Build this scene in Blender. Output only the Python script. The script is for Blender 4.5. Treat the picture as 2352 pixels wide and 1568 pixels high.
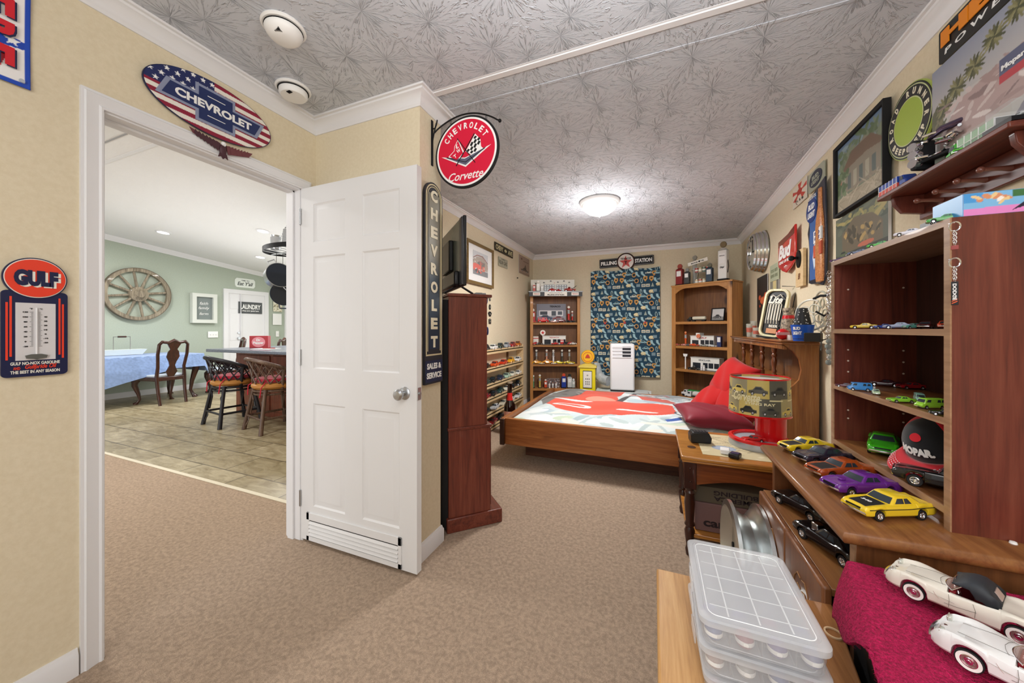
import bpy, bmesh, math, random
import numpy as np
from mathutils import Vector, Matrix

for o in list(bpy.data.objects): bpy.data.objects.remove(o)
SC = bpy.context.scene
COL = SC.collection
R = math.radians
PI = math.pi

# ---------------------------------------------------------------- camera
F, YAW, HZ, CH = 803.4, R(21.99), 755.3, 1.206
cd = bpy.data.cameras.new('camera'); cam = bpy.data.objects.new('camera', cd); COL.objects.link(cam)
cam.location = (0, 0, CH); cam.rotation_euler = (R(90), 0, YAW)
cd.sensor_width = 36; cd.lens = F * 36 / 2352; cd.shift_y = -(784 - HZ) / 2352; cd.clip_start = .02
SC.camera = cam

# ---------------------------------------------------------------- world, exposure, big lights
SC.view_settings.view_transform = 'Standard'; SC.view_settings.look = 'None'
SC.view_settings.exposure = 0.0; SC.view_settings.gamma = 1; SC.view_settings.use_curve_mapping = False
w = bpy.data.worlds.new('world'); SC.world = w; w.use_nodes = True
w.node_tree.nodes['Background'].inputs[0].default_value = (.97, .985, 1, 1)
w.node_tree.nodes['Background'].inputs[1].default_value = .72

def light(name, kind, loc, power, size=.3, rot=(0, 0, 0), color=(1, .985, .97), sy=None):
    l = bpy.data.lights.new(name, kind); l.energy = power; l.color = color
    if kind == 'AREA':
        l.size = size
        if sy: l.shape = 'RECTANGLE'; l.size_y = sy
    else: l.shadow_soft_size = size
    o = bpy.data.objects.new(name, l); COL.objects.link(o); o.location = loc; o.rotation_euler = rot
    return o
light('bedroom_ceiling_lamp_light', 'POINT', (-.46, 3.35, 2.1), 18, .12, (0, 0, 0), (1, .99, .98))
light('bedroom_ceiling_lamp_downlight', 'AREA', (-.46, 3.35, 2.2), 40, .34, (0, 0, 0), (1, .99, .98))
light('near_room_overhead_fill', 'AREA', (-.2, -.6, 2.35), 21, 1.2, (R(28), 0, 0))  # added overhead fill behind the camera, no fixture stands for it
light('ceiling_bounce_fill', 'AREA', (0, .45, 2.0), 19, .5, (R(180 - 12), 0, 0), (1, 1, 1))  # added fill aimed upward to brighten the ceiling
light('near_room_rear_fill', 'AREA', (.3, -1.9, 1.5), 34, 2.0, (R(84), 0, R(4)), (1, .98, .96), 1.6)  # soft fill added at the open rear side, no window there
for k, (x, y, p) in enumerate([(-7.0, 2.6, 42), (-6.3, 4.6, 42), (-4.2, 4.4, 32), (-4.0, 1.0, 42)]):
    light('kitchen_recessed_light', 'AREA', (x, y, 2.9 - abs(y - 1.6) * .107 - .12), p, .35)

light('kitchen_end_fill', 'AREA', (-5.2, 6.6, 1.6), 50, 2.5, (R(-90), 0, 0), (.95, .98, 1), 1.6)  # fill added at the end wall, which has no window
light('living_room_side_fill', 'AREA', (-5.0, -2.4, 1.3), 70, 3.5, (R(78), 0, 0), (1, .99, .97), 1.8)  # unseen fill from the open living room side, added to brighten the kitchen
light('kitchen_ceiling_upfill', 'AREA', (-5.6, 3.6, 1.95), 18, 3.2, (R(180), 0, 0), (1, 1, 1))  # upward fill added to lift the kitchen ceiling

# ---------------------------------------------------------------- pixel -> point on a real plane (photo measuring)
SN, CS = math.sin(YAW), math.cos(YAW)
def ray(px, py):
    u = (px - 1176) / F; v = (HZ - py) / F
    return (CS * u - SN, CS + SN * u, v)
def atX(px, py, X): d = ray(px, py); k = X / d[0]; return Vector((X, d[1] * k, CH + d[2] * k))
def atY(px, py, Y): d = ray(px, py); k = Y / d[1]; return Vector((d[0] * k, Y, CH + d[2] * k))
def atZ(px, py, Z): d = ray(px, py); k = (Z - CH) / d[2]; return Vector((d[0] * k, d[1] * k, Z))
RW0, RWS = .983, .0229            # right wall: X = RW0 + RWS * Y
def atR(px, py, off=0):
    d = ray(px, py); k = (RW0 - off) / (d[0] - RWS * d[1]); return Vector((d[0] * k, d[1] * k, CH + d[2] * k))
XA, YR, XW, YW, DB, ZC = -1.87, 1.50, -1.12, 1.69, 5.56, 2.43
RANG = math.atan(RWS)

# ---------------------------------------------------------------- colours and materials
def C(h):
    v = [int(h[i:i + 2], 16) / 255 for i in (0, 2, 4)]
    return tuple(c / 12.92 if c <= .04045 else ((c + .055) / 1.055) ** 2.4 for c in v)
MC = {}
def mat(name, col='808080', rough=.5, metal=0, emit=0, trans=0, alpha=1, coat=0, ior=1.45, sheen=0):
    if name in MC: return MC[name]
    m = bpy.data.materials.new(name); m.use_nodes = True
    b = m.node_tree.nodes['Principled BSDF']; c = C(col)
    b.inputs['Base Color'].default_value = (*c, 1); b.inputs['Roughness'].default_value = rough
    b.inputs['Metallic'].default_value = metal
    b.inputs['Transmission Weight'].default_value = trans; b.inputs['Alpha'].default_value = alpha
    b.inputs['Coat Weight'].default_value = coat; b.inputs['IOR'].default_value = ior
    b.inputs['Sheen Weight'].default_value = sheen
    if emit: b.inputs['Emission Color'].default_value = (*c, 1); b.inputs['Emission Strength'].default_value = emit
    MC[name] = m
    return m
def nodes(m): nt = m.node_tree; return nt, nt.nodes, nt.links, nt.nodes['Principled BSDF']
def ramp(nt, stops):
    r = nt.nodes.new('ShaderNodeValToRGB'); e = r.color_ramp.elements
    while len(e) < len(stops): e.new(.5)
    for i, (p, c) in enumerate(stops): e[i].position = p; e[i].color = (*C(c), 1)
    return r
def coords(nt, scale, kind='Object', rot=(0, 0, 0)):
    t = nt.nodes.new('ShaderNodeTexCoord'); mp = nt.nodes.new('ShaderNodeMapping')
    mp.inputs['Scale'].default_value = scale; mp.inputs['Rotation'].default_value = rot
    nt.links.new(t.outputs[kind], mp.inputs['Vector']); return mp.outputs['Vector']
def noise(nt, vec, scale, detail=4, rough=.5, dist=0):
    n = nt.nodes.new('ShaderNodeTexNoise'); n.inputs['Scale'].default_value = scale; n.inputs['Detail'].default_value = detail
    n.inputs['Roughness'].default_value = rough; n.inputs['Distortion'].default_value = dist
    nt.links.new(vec, n.inputs['Vector']); return n.outputs['Fac']
def bump(nt, h, strength, dist, b):
    n = nt.nodes.new('ShaderNodeBump'); n.inputs['Strength'].default_value = strength; n.inputs['Distance'].default_value = dist
    nt.links.new(h, n.inputs['Height']); nt.links.new(n.outputs['Normal'], b.inputs['Normal'])
def wood(name, dark, mid, lite, axis='z', rough=.4, scale=1, knots=False, coat=.15):
    if name in MC: return MC[name]
    m = mat(name, mid, rough, coat=coat); nt, N, L, b = nodes(m)
    s = {'x': (.06, 1, 1), 'y': (1, .06, 1), 'z': (1, 1, .06)}[axis]
    v = coords(nt, tuple(k * scale for k in s))
    f = noise(nt, v, 22, 6, .65, 1.3); g = noise(nt, v, 90, 3, .6, .2)
    mx = N.new('ShaderNodeMath'); mx.operation = 'MULTIPLY_ADD'; mx.inputs[1].default_value = .35
    L.new(g, mx.inputs[0])
    sc = N.new('ShaderNodeMath'); sc.operation = 'MULTIPLY'; sc.inputs[1].default_value = .65; L.new(f, sc.inputs[0]); L.new(sc.outputs[0], mx.inputs[2])
    r = ramp(nt, [(.32, dark), (.5, mid), (.7, lite)]); L.new(mx.outputs[0], r.inputs['Fac'])
    out = r.outputs['Color']
    if knots:
        vo = N.new('ShaderNodeTexVoronoi'); vo.inputs['Scale'].default_value = 3.2; 
        s2 = {'x': (.5, 1, 1), 'y': (1, .5, 1), 'z': (1, 1, .5)}[axis]; L.new(coords(nt, s2), vo.inputs['Vector'])
        kr = N.new('ShaderNodeMapRange'); kr.inputs['From Min'].default_value = .05; kr.inputs['From Max'].default_value = .13
        L.new(vo.outputs['Distance'], kr.inputs['Value'])
        mix = N.new('ShaderNodeMix'); mix.data_type = 'RGBA'; mix.inputs[6].default_value = (*C('3c1c0c'), 1)
        L.new(kr.outputs[0], mix.inputs[0]); L.new(out, mix.inputs[7]); out = mix.outputs[2]
    L.new(out, b.inputs['Base Color']); bump(nt, mx.outputs[0], .12, .002, b)
    return m
def speck(name, c1, c2, scale=200, rough=.9, bs=.4, bd=.003, big=None):
    m = mat(name, c1, rough); nt, N, L, b = nodes(m); v = coords(nt, (1, 1, 1))
    f = noise(nt, v, scale, 3, .7); r = ramp(nt, [(.35, c1), (.65, c2)]); L.new(f, r.inputs['Fac']); out = r.outputs['Color']
    if big:
        g = noise(nt, v, big, 3, .6, .5); r2 = ramp(nt, [(.35, 'd8d8d8'), (.65, 'ffffff')]); L.new(g, r2.inputs['Fac'])
        mix = N.new('ShaderNodeMix'); mix.data_type = 'RGBA'; mix.blend_type = 'MULTIPLY'; mix.inputs[0].default_value = 1
        L.new(out, mix.inputs[6]); L.new(r2.outputs['Color'], mix.inputs[7]); out = mix.outputs[2]
    L.new(out, b.inputs['Base Color']); bump(nt, f, bs, bd, b)
    return m
CARPET = speck('carpet', 'a98e76', 'd8c0a8', 420, .95, .8, .006, 60)
WALLM = speck('painted_wall', 'dacdb0', 'e0d4b9', 60, .85, .05, .001)
GREENW = speck('green_painted_wall', 'aab4a6', 'b0baac', 60, .85, .05, .001)
TRIMM = mat('white_trim', 'e4e4e6', .45)
CHROME = mat('chrome', 'e8e8ea', .12, 1); STEEL = mat('brushed_steel', 'b8babc', .35, 1)
BLACK = mat('black_plastic', '141416', .35); MATBLK = mat('matte_black', '101012', .8)
WHITE = mat('white_plastic', 'f0f0ee', .4); DARKMET = mat('dark_metal', '1c1c1e', .5, .6)
GLASSD = mat('car_glass', '39434a', .1, .3, coat=.6); TYRE = mat('tyre', '17171a', .7)
RED = mat('red_paint', 'c8141e', .3); CREAM = mat('cream', 'e8dfc0', .5)
GLASS = mat('clear_glass', 'ffffff', .03, trans=1, ior=1.3)
def ceiling_mat(name, col, bs=.9):
    m = mat(name, col, .8); nt, N, L, b = nodes(m); v = coords(nt, (1, 1, 1))
    vo = N.new('ShaderNodeTexVoronoi'); vo.inputs['Scale'].default_value = 4.2; vo.feature = 'F1'; L.new(v, vo.inputs['Vector'])
    sb = N.new('ShaderNodeVectorMath'); sb.operation = 'SUBTRACT'; L.new(v, sb.inputs[0]); L.new(vo.outputs['Position'], sb.inputs[1])
    sp = N.new('ShaderNodeSeparateXYZ'); L.new(sb.outputs[0], sp.inputs[0])
    at = N.new('ShaderNodeMath'); at.operation = 'ARCTAN2'; L.new(sp.outputs['Y'], at.inputs[0]); L.new(sp.outputs['X'], at.inputs[1])
    cb = N.new('ShaderNodeCombineXYZ')
    k1 = N.new('ShaderNodeMath'); k1.operation = 'MULTIPLY'; k1.inputs[1].default_value = 9.0; L.new(at.outputs[0], k1.inputs[0]); L.new(k1.outputs[0], cb.inputs['X'])
    ln = N.new('ShaderNodeVectorMath'); ln.operation = 'LENGTH'; L.new(sb.outputs[0], ln.inputs[0])
    k2 = N.new('ShaderNodeMath'); k2.operation = 'MULTIPLY'; k2.inputs[1].default_value = 22.0; L.new(ln.outputs['Value'], k2.inputs[0]); L.new(k2.outputs[0], cb.inputs['Y'])
    f1 = noise(nt, cb.outputs[0], 1.0, 3, .6, .8)
    f2 = noise(nt, v, 45, 3, .6, 2.5)
    r1 = N.new('ShaderNodeMapRange'); r1.inputs['From Min'].default_value = .52; r1.inputs['From Max'].default_value = .72; L.new(f1, r1.inputs['Value'])
    mu = N.new('ShaderNodeMath'); mu.operation = 'MULTIPLY'; L.new(r1.outputs[0], mu.inputs[0]); L.new(f2, mu.inputs[1])
    bump(nt, mu.outputs[0], bs, .012, b)
    return m
CEIL = ceiling_mat('stomped_ceiling', 'cdd1d9'); CEILK = ceiling_mat('kitchen_ceiling', 'eeeeee', .3)
CHERRY = wood('cherry_laminate', '431f16', '6a3022', '7e4230', 'z', .42)
CHERRYX = wood('cherry_laminate_long', '431f16', '6a3022', '7e4230', 'y', .42)
OAKY = wood('oak_laminate', '6b3f22', '8a5a34', 'a3713f', 'y', .33)
OAKZ = wood('oak_laminate_upright', '5f3a22', '7b4c2c', '8c5a36', 'z', .4)
EDGE = wood('laminate_edge_band', '8a6546', 'a58060', 'b8936e', 'y', .45)
PINEX = wood('pine_plank', '7a4622', '9c5f30', 'b47a44', 'x', .4, knots=True)
PINEY = wood('pine_plank_side', '6a3c1c', '8a5228', 'a56c3a', 'y', .45, knots=True)
PINEZ = wood('pine_upright', '85582c', 'a3743e', 'b88a50', 'z', .45, knots=True)
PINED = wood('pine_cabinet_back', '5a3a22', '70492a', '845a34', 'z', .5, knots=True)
PALE = wood('raw_pine', 'c8a878', 'dcc092', 'e6cda4', 'y', .6)
WALNUT = wood('dark_stained_wood', '22100a', '3a1a10', '552818', 'z', .3, coat=.4)
OAKT = wood('honey_oak_top', '8a5320', 'b07532', 'c58c48', 'x', .28, coat=.4)

# ---------------------------------------------------------------- mesh builder
class MB:
    def __init__(s): s.v = []; s.f = []; s.m = []
    def add(s, vs, fs, mi=0):
        n = len(s.v); s.v += [tuple(p) for p in vs]; s.f += [tuple(n + i for i in f) for f in fs]; s.m += [mi] * len(fs); return s
    def box(s, x0, x1, y0, y1, z0, z1, mi=0):
        return s.add([(x0, y0, z0), (x1, y0, z0), (x1, y1, z0), (x0, y1, z0), (x0, y0, z1), (x1, y0, z1), (x1, y1, z1), (x0, y1, z1)],
                     [(0, 3, 2, 1), (4, 5, 6, 7), (0, 1, 5, 4), (1, 2, 6, 5), (2, 3, 7, 6), (3, 0, 4, 7)], mi)
    def prism(s, poly, y0, y1, mi=0, ax='y', mside=None):
        n = len(poly)
        mk = {'y': lambda p, t: (p[0], t, p[1]), 'z': lambda p, t: (p[0], p[1], t), 'x': lambda p, t: (t, p[0], p[1])}[ax]
        vs = [mk(p, y0) for p in poly] + [mk(p, y1) for p in poly]
        s.add(vs, [tuple(range(n)), tuple(range(2 * n - 1, n - 1, -1))], mi)
        n0 = len(s.v) - 2 * n
        for i in range(n):
            j = (i + 1) % n; s.f.append((n0 + i, n0 + n + i, n0 + n + j, n0 + j)); s.m.append(mi if mside is None else mside)
        return s
    def ring(s, rings, mi=0, closed=True, caps=True):
        n = len(rings[0]); vs = [p for r in rings for p in r]; fs = []
        for a in range(len(rings) - 1):
            for i in range(n if closed else n - 1):
                j = (i + 1) % n; fs.append((a * n + i, a * n + j, (a + 1) * n + j, (a + 1) * n + i))
        if caps: fs += [tuple(range(n - 1, -1, -1)), tuple((len(rings) - 1) * n + i for i in range(n))]
        return s.add(vs, fs, mi)
    def cyl(s, p0, p1, r0, r1=None, n=16, mi=0):
        r1 = r0 if r1 is None else r1; p0 = Vector(p0); p1 = Vector(p1); d = (p1 - p0).normalized()
        a = d.orthogonal().normalized(); b = d.cross(a)
        rs = [[p + (a * math.cos(t) + b * math.sin(t)) * r for t in [2 * PI * k / n for k in range(n)]] for p, r in ((p0, r0), (p1, r1))]
        return s.ring(rs, mi)
    def tube(s, pts, r, n=8, mi=0, closed=False):
        pts = [Vector(p) for p in pts]; m = len(pts); rs = []; a = None
        for i in range(m):
            if closed: d = (pts[(i + 1) % m] - pts[i - 1]).normalized()
            else: d = (pts[min(i + 1, m - 1)] - pts[max(i - 1, 0)]).normalized()
            a = d.orthogonal().normalized() if a is None else (a - d * a.dot(d)).normalized()
            b = d.cross(a); rr = r[i] if isinstance(r, (list, tuple)) else r
            rs.append([pts[i] + (a * math.cos(t) + b * math.sin(t)) * rr for t in [2 * PI * k / n for k in range(n)]])
        if closed: rs.append(rs[0])
        return s.ring(rs, mi, caps=not closed)
    def lathe(s, prof, n=24, mi=0, c=(0, 0, 0), ax='z', sx=1, sy=1):
        rs = []
        for r, z in prof:
            q = []
            for k in range(n):
                t = 2 * PI * k / n; x = math.cos(t) * r * sx; y = math.sin(t) * r * sy
                p = {'z': (x, y, z), 'y': (x, z, -y), 'x': (z, x, y)}[ax]
                q.append((p[0] + c[0], p[1] + c[1], p[2] + c[2]))
            rs.append(q)
        return s.ring(rs, mi, caps=tuple(prof[0]) != tuple(prof[-1]))
    def ball(s, c, r, n=12, mi=0, sz=1):
        return s.lathe([(r * math.sin(PI * k / 8) + 1e-5, -r * sz * math.cos(PI * k / 8)) for k in range(9)], n, mi, c)
    def xf(s, M):
        s.v = [tuple(M @ Vector(p)) for p in s.v]; return s
    def mesh(s, name, smooth=40):
        me = bpy.data.meshes.new(name); me.from_pydata(s.v, [], s.f); me.polygons.foreach_set('material_index', s.m)
        bm = bmesh.new(); bm.from_mesh(me); bmesh.ops.recalc_face_normals(bm, faces=bm.faces); bm.to_mesh(me); bm.free()
        if smooth:
            me.polygons.foreach_set('use_smooth', [True] * len(me.polygons)); me.set_sharp_from_angle(angle=R(smooth))
        me.update(); return me
    def build(s, name, mats, parent=None, loc=(0, 0, 0), rot=(0, 0, 0), bev=0, smooth=40, seg=2):
        me = s.mesh(name, smooth)
        for m in (mats if isinstance(mats, (list, tuple)) else [mats]): me.materials.append(m)
        return link(name, me, parent, loc, rot, bev, seg)
def link(name, me, parent=None, loc=(0, 0, 0), rot=(0, 0, 0), bev=0, seg=2):
    o = bpy.data.objects.new(name, me); COL.objects.link(o); o.location = loc; o.rotation_euler = rot
    if parent: o.parent = parent
    if bev:
        b = o.modifiers.new('bevel', 'BEVEL'); b.width = bev; b.segments = seg; b.limit_method = 'ANGLE'; b.angle_limit = R(35)
    return o
def tag(o, label, cat, group=None, kind=None):
    if label: o['label'] = label
    if cat: o['category'] = cat
    if group: o['group'] = group
    if kind: o['kind'] = kind
    return o
def thing(name, label, cat, loc=(0, 0, 0), rz=0, group=None, rot=None):
    o = bpy.data.objects.new(name, None); COL.objects.link(o); o.location = loc; o.rotation_euler = rot or (0, 0, rz)
    o.empty_display_size = .05
    return tag(o, label, cat, group)
def struct(name, mb, m, **k): o = mb.build(name, m, **k); o['kind'] = 'structure'; return o
def dup(root, loc, rz, label, group=None, scale=None, recolor=None):
    r = root.copy(); COL.objects.link(r); r.location = loc; r.rotation_euler = (0, 0, rz); r['label'] = label
    if group: r['group'] = group
    if scale: r.scale = (scale,) * 3
    for ch in [c for c in bpy.data.objects if c.parent is root]:
        c = ch.copy(); COL.objects.link(c); c.parent = r
        base = ch.name.split('.')[0]
        if recolor and base in recolor: c.material_slots[0].link = 'OBJECT'; c.material_slots[0].material = recolor[base]
        for g in [q for q in bpy.data.objects if q.parent is ch]:
            d = g.copy(); COL.objects.link(d); d.parent = c
    return r

# ---------------------------------------------------------------- lettering
GL = {}
def glyphs(text, bold=0., shear=0.):
    k = (text, bold, shear)
    if k in GL: return GL[k]
    cu = bpy.data.curves.new('t', 'FONT'); cu.body = text; cu.resolution_u = 3; cu.offset = bold; cu.shear = shear; cu.extrude = .02
    o = bpy.data.objects.new('t', cu); COL.objects.link(o)
    dg = bpy.context.evaluated_depsgraph_get(); me = bpy.data.meshes.new_from_object(o.evaluated_get(dg))
    vs = [tuple(v.co) for v in me.vertices]; fs = [tuple(p.vertices) for p in me.polygons]
    bpy.data.objects.remove(o); bpy.data.curves.remove(cu); bpy.data.meshes.remove(me)
    xs = [v[0] for v in vs]; ys = [v[1] for v in vs]
    GL[k] = (vs, fs, min(xs), max(xs), min(ys), max(ys)); return GL[k]
def put_text(mb, text, cx, cz, w, h, y=0, mi=0, bold=.02, shear=0, rot=0, t=.001):
    vs, fs, x0, x1, y0, y1 = glyphs(text, bold, shear); sx = w / (x1 - x0); sz = h / (y1 - y0); c, s = math.cos(rot), math.sin(rot)
    out = []
    for a, b, d in vs:
        px = (a - (x0 + x1) / 2) * sx; pz = (b - (y0 + y1) / 2) * sz
        out.append((cx + px * c - pz * s, y - (t if d > 0 else 0), cz + px * s + pz * c))
    return mb.add(out, fs, mi)
def arc_text(mb, text, cx, cz, rad, a0, a1, h, wch, y=0, mi=0, flip=False, t=.001, bold=.03):
    n = len(text)
    for i, ch in enumerate(text):
        if ch == ' ': continue
        a = a0 + (a1 - a0) * i / (n - 1)
        put_text(mb, ch, cx + rad * math.cos(a), cz + rad * math.sin(a), wch * (.35 if ch in 'I.' else 1), h * (.3 if ch in '.' else 1), y, mi, bold, 0, a + (PI / 2 if flip else -PI / 2), t)
    return mb
def letters(parent, items, m, name='lettering', y=0, t=.001):
    """items: (text, cx, cz, w, h[, bold, shear, rot]); one mesh"""
    mb = MB()
    for it in items:
        k = list(it[5:]) + [None] * 3
        put_text(mb, *it[:5], y=y, bold=k[0] if k[0] is not None else .02, shear=k[1] or 0, rot=k[2] or 0, t=t)
    return mb.build(name, m, parent, smooth=0)

# ---------------------------------------------------------------- printed pictures: shapes painted per vertex
PRINT = mat('printed_surface', 'ffffff', .45)
nt, N, L, b = nodes(PRINT); at_ = N.new('ShaderNodeAttribute'); at_.attribute_name = 'Col'; L.new(at_.outputs['Color'], b.inputs['Base Color'])
FABPR = mat('printed_fabric', 'ffffff', .95, sheen=.3)
nt, N, L, b = nodes(FABPR); at_ = N.new('ShaderNodeAttribute'); at_.attribute_name = 'Col'; L.new(at_.outputs['Color'], b.inputs['Base Color'])
bump(nt, noise(nt, coords(nt, (1, 1, 1)), 220, 3), .35, .004, b)
class Art:
    def __init__(s, nx, ny, bg, asp=1.):
        s.nx, s.ny = nx, ny; s.a = np.zeros((ny, nx, 3)); s.a[:] = C(bg)
        s.X, s.Y = np.meshgrid(np.linspace(0, asp, nx), np.linspace(0, 1, ny))
    def put(s, mask, col): s.a[mask] = C(col) if isinstance(col, str) else col; return s
    def rect(s, x0, y0, x1, y1, c): return s.put((s.X >= x0) & (s.X <= x1) & (s.Y >= y0) & (s.Y <= y1), c)
    def ell(s, cx, cy, rx, ry, c, rot=0):
        a, b = s.X - cx, s.Y - cy; cr, sr = math.cos(rot), math.sin(rot)
        return s.put(((a * cr + b * sr) / rx) ** 2 + ((-a * sr + b * cr) / ry) ** 2 <= 1, c)
    def inside(s, pts):
        m = np.zeros(s.X.shape, bool); n = len(pts)
        for i in range(n):
            (x0, y0), (x1, y1) = pts[i], pts[(i + 1) % n]
            if y0 == y1: continue
            m ^= ((s.Y < y0) != (s.Y < y1)) & (s.X < (x1 - x0) * (s.Y - y0) / (y1 - y0) + x0)
        return m
    def poly(s, pts, c): return s.put(s.inside(pts), c)
    def grad(s, y0, c0, y1, c1):
        t = np.clip((s.Y - y0) / (y1 - y0), 0, 1)[..., None]; m = (s.Y >= y0) & (s.Y <= y1)
        s.a[m] = (np.array(C(c0)) * (1 - t) + np.array(C(c1)) * t)[m]; return s
    def blobs(s, n, box, rx, ry, cols, seed=1):
        rg = random.Random(seed)
        for _ in range(n):
            s.ell(rg.uniform(box[0], box[2]), rg.uniform(box[1], box[3]), rx * rg.uniform(.4, 1.3), ry * rg.uniform(.4, 1.3), rg.choice(cols), rg.uniform(-1, 1))
        return s
    def star(s, cx, cy, r, c, rot=0):
        return s.poly([(cx + (r if k % 2 == 0 else r * .4) * math.sin(rot + PI * k / 5), cy + (r if k % 2 == 0 else r * .4) * math.cos(rot + PI * k / 5)) for k in range(10)], c)
    def car(s, x, y, l, c, dark='20242a'):
        s.poly([(x, y), (x, y + .12 * l), (x + .22 * l, y + .16 * l), (x + .36 * l, y + .3 * l), (x + .66 * l, y + .3 * l), (x + .82 * l, y + .16 * l), (x + l, y + .13 * l), (x + l, y)], c)
        s.poly([(x + .3 * l, y + .17 * l), (x + .39 * l, y + .27 * l), (x + .63 * l, y + .27 * l), (x + .74 * l, y + .17 * l)], dark)
        for k in (.2, .78): s.ell(x + k * l, y, .09 * l, .09 * l, '18181a'); s.ell(x + k * l, y, .045 * l, .045 * l, 'c8c8c8')
        return s
def colour(me, arr):
    ca = me.color_attributes.new('Col', 'FLOAT_COLOR', 'POINT')
    n = len(me.vertices); d = np.ones((n, 4)); d[:, :3] = .8; d[:len(arr), :3] = arr; ca.data.foreach_set('color', d.ravel().astype(np.float32))
def grid_mesh(name, art, fn, smooth=True, back=None):
    """fn(u, v) -> point; u, v in 0..1"""
    nx, ny = art.nx, art.ny
    vs = [fn(i / (nx - 1), j / (ny - 1)) for j in range(ny) for i in range(nx)]
    fs = [(j * nx + i, j * nx + i + 1, (j + 1) * nx + i + 1, (j + 1) * nx + i) for j in range(ny - 1) for i in range(nx - 1)]
    n0 = len(vs)
    if back:      # thin slab: (w, h, t) behind the printed face
        w_, h_, t_ = back; mb = MB().box(-w_ / 2, w_ / 2, .0002, t_, -h_ / 2, h_ / 2); fs += [tuple(n0 + k for k in f) for f in mb.f]; vs += mb.v
    me = bpy.data.meshes.new(name); me.from_pydata(vs, [], fs); colour(me, art.a.reshape(-1, 3))
    if smooth: me.polygons.foreach_set('use_smooth', [True] * len(me.polygons)); me.set_sharp_from_angle(angle=R(50))
    return me
def picture(name, art, w_, h_, parent=None, m=None, t=.004, loc=(0, 0, 0)):
    me = grid_mesh(name, art, lambda u, v: ((u - .5) * w_, 0, (v - .5) * h_), False, (w_, h_, t)); me.materials.append(m or PRINT)
    return link(name, me, parent, loc)
# wall placement: returns centre, width, height, rz.  side 'A' left wall, 'B' back wall, 'R' right wall, or a number = plane X facing +X
def wallrect(side, x0, y0, x1, y1, off=.01):
    f = {'A': lambda x, y: atX(x, y, XA + off), 'B': lambda x, y: atY(x, y, DB - off), 'R': lambda x, y: atR(x, y, off)}.get(side) or (lambda x, y: atX(x, y, side + off))
    a, c = f(x0, y0), f(x1, y1); hgt = a.z - c.z
    wd = math.hypot(a.x - c.x, a.y - c.y); rz = {'B': 0, 'R': -PI / 2 - RANG}.get(side, PI / 2)
    return (a + c) / 2, wd, abs(hgt), rz
# ================================================================ THE ROOM
def sweep(path, prof, closed=False):
    """path of (x, y) with the room on the right hand; prof of (distance from wall, z)"""
    rings = []; n = len(path)
    for i, p in enumerate(path):
        p = Vector(p); a = (p - Vector(path[i - 1])).normalized() if i else None; c = (Vector(path[(i + 1) % n]) - p).normalized() if i < n - 1 else None
        a = a or c; c = c or a
        na = Vector((a.y, -a.x)); nc = Vector((c.y, -c.x)); m = (na + nc); m = m / m.length; k = 1 / max(.3, m.dot(na))
        rings.append([(p.x + m.x * k * d, p.y + m.y * k * d, z) for d, z in prof])
    return MB().ring(rings)
Y0 = -2.6
xr = lambda y: RW0 + RWS * y
struct('floor', MB().box(-1.97, 1.3, Y0, DB + .1, -.05, 0), CARPET)
struct('ceiling', MB().box(-1.9, 1.35, Y0, DB + .1, ZC, ZC + .05), CEIL)
# left wall, split around the doorway (opening Y .625-1.405, Z 0-2.01)
OY0, OY1, OZ = .62, 1.41, 2.012
wl = MB().box(XA - .11, XA, Y0, OY0, 0, 3.0).box(XA - .11, XA, OY1, YR + .1, 0, 3.0).box(XA - .11, XA, OY0, OY1, OZ, 3.0).box(XA - .11, XA, YR + .1, DB + .1, 0, 3.0)
struct('wall_left', wl, WALLM)
struct('wall_wing', MB().box(XA, XW, YR, YW, 0, ZC), WALLM)
struct('wall_back', MB().box(-1.98, 1.3, DB, DB + .1, 0, ZC), WALLM)
struct('wall_right', MB().prism([(xr(Y0), Y0), (xr(DB + .1), DB + .1), (xr(DB) + .1, DB + .1), (xr(Y0) + .1, Y0)], 0, ZC, ax='z'), WALLM)
crown = [(0, ZC - .072), (.006, ZC - .072), (.010, ZC - .062), (.014, ZC - .058), (.016, ZC - .050), (.026, ZC - .036), (.042, ZC - .022), (.050, ZC - .018), (.053, ZC - .010), (.064, ZC - .008), (.066, ZC), (0, ZC)]
struct('trim_1', sweep([(XA, Y0), (XA, YR), (XW, YR), (XW, YW), (XA, YW), (XA, DB), (xr(DB), DB), (xr(Y0), Y0)], crown), TRIMM)
base = [(0, 0), (.014, 0), (.014, .07), (.009, .08), (.006, .092), (0, .092)]
struct('baseboard_left', sweep([(XA, Y0), (XA, OY0 - .055)], base), TRIMM)
struct('baseboard_wing', sweep([(XA + .0, YR), (XW, YR), (XW, YW), (XA, YW)], base), TRIMM)
struct('baseboard_back', sweep([(XA, YW + .01), (XA, DB), (xr(DB), DB)], base), TRIMM)
struct('baseboard_right', sweep([(xr(DB), DB), (xr(Y0), Y0)], base), TRIMM)
# ceiling seam battens
struct('trim_2', MB().box(XW, 1.04, 1.525, 1.555, ZC - .006, ZC + .001).box(XW - .0, 1.04, 1.515, 1.525, ZC - .001, ZC + .001), TRIMM, bev=.002)
struct('trim_3', MB().box(XW, 1.04, 1.675, 1.69, ZC - .0025, ZC + .001), CEIL)
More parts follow.
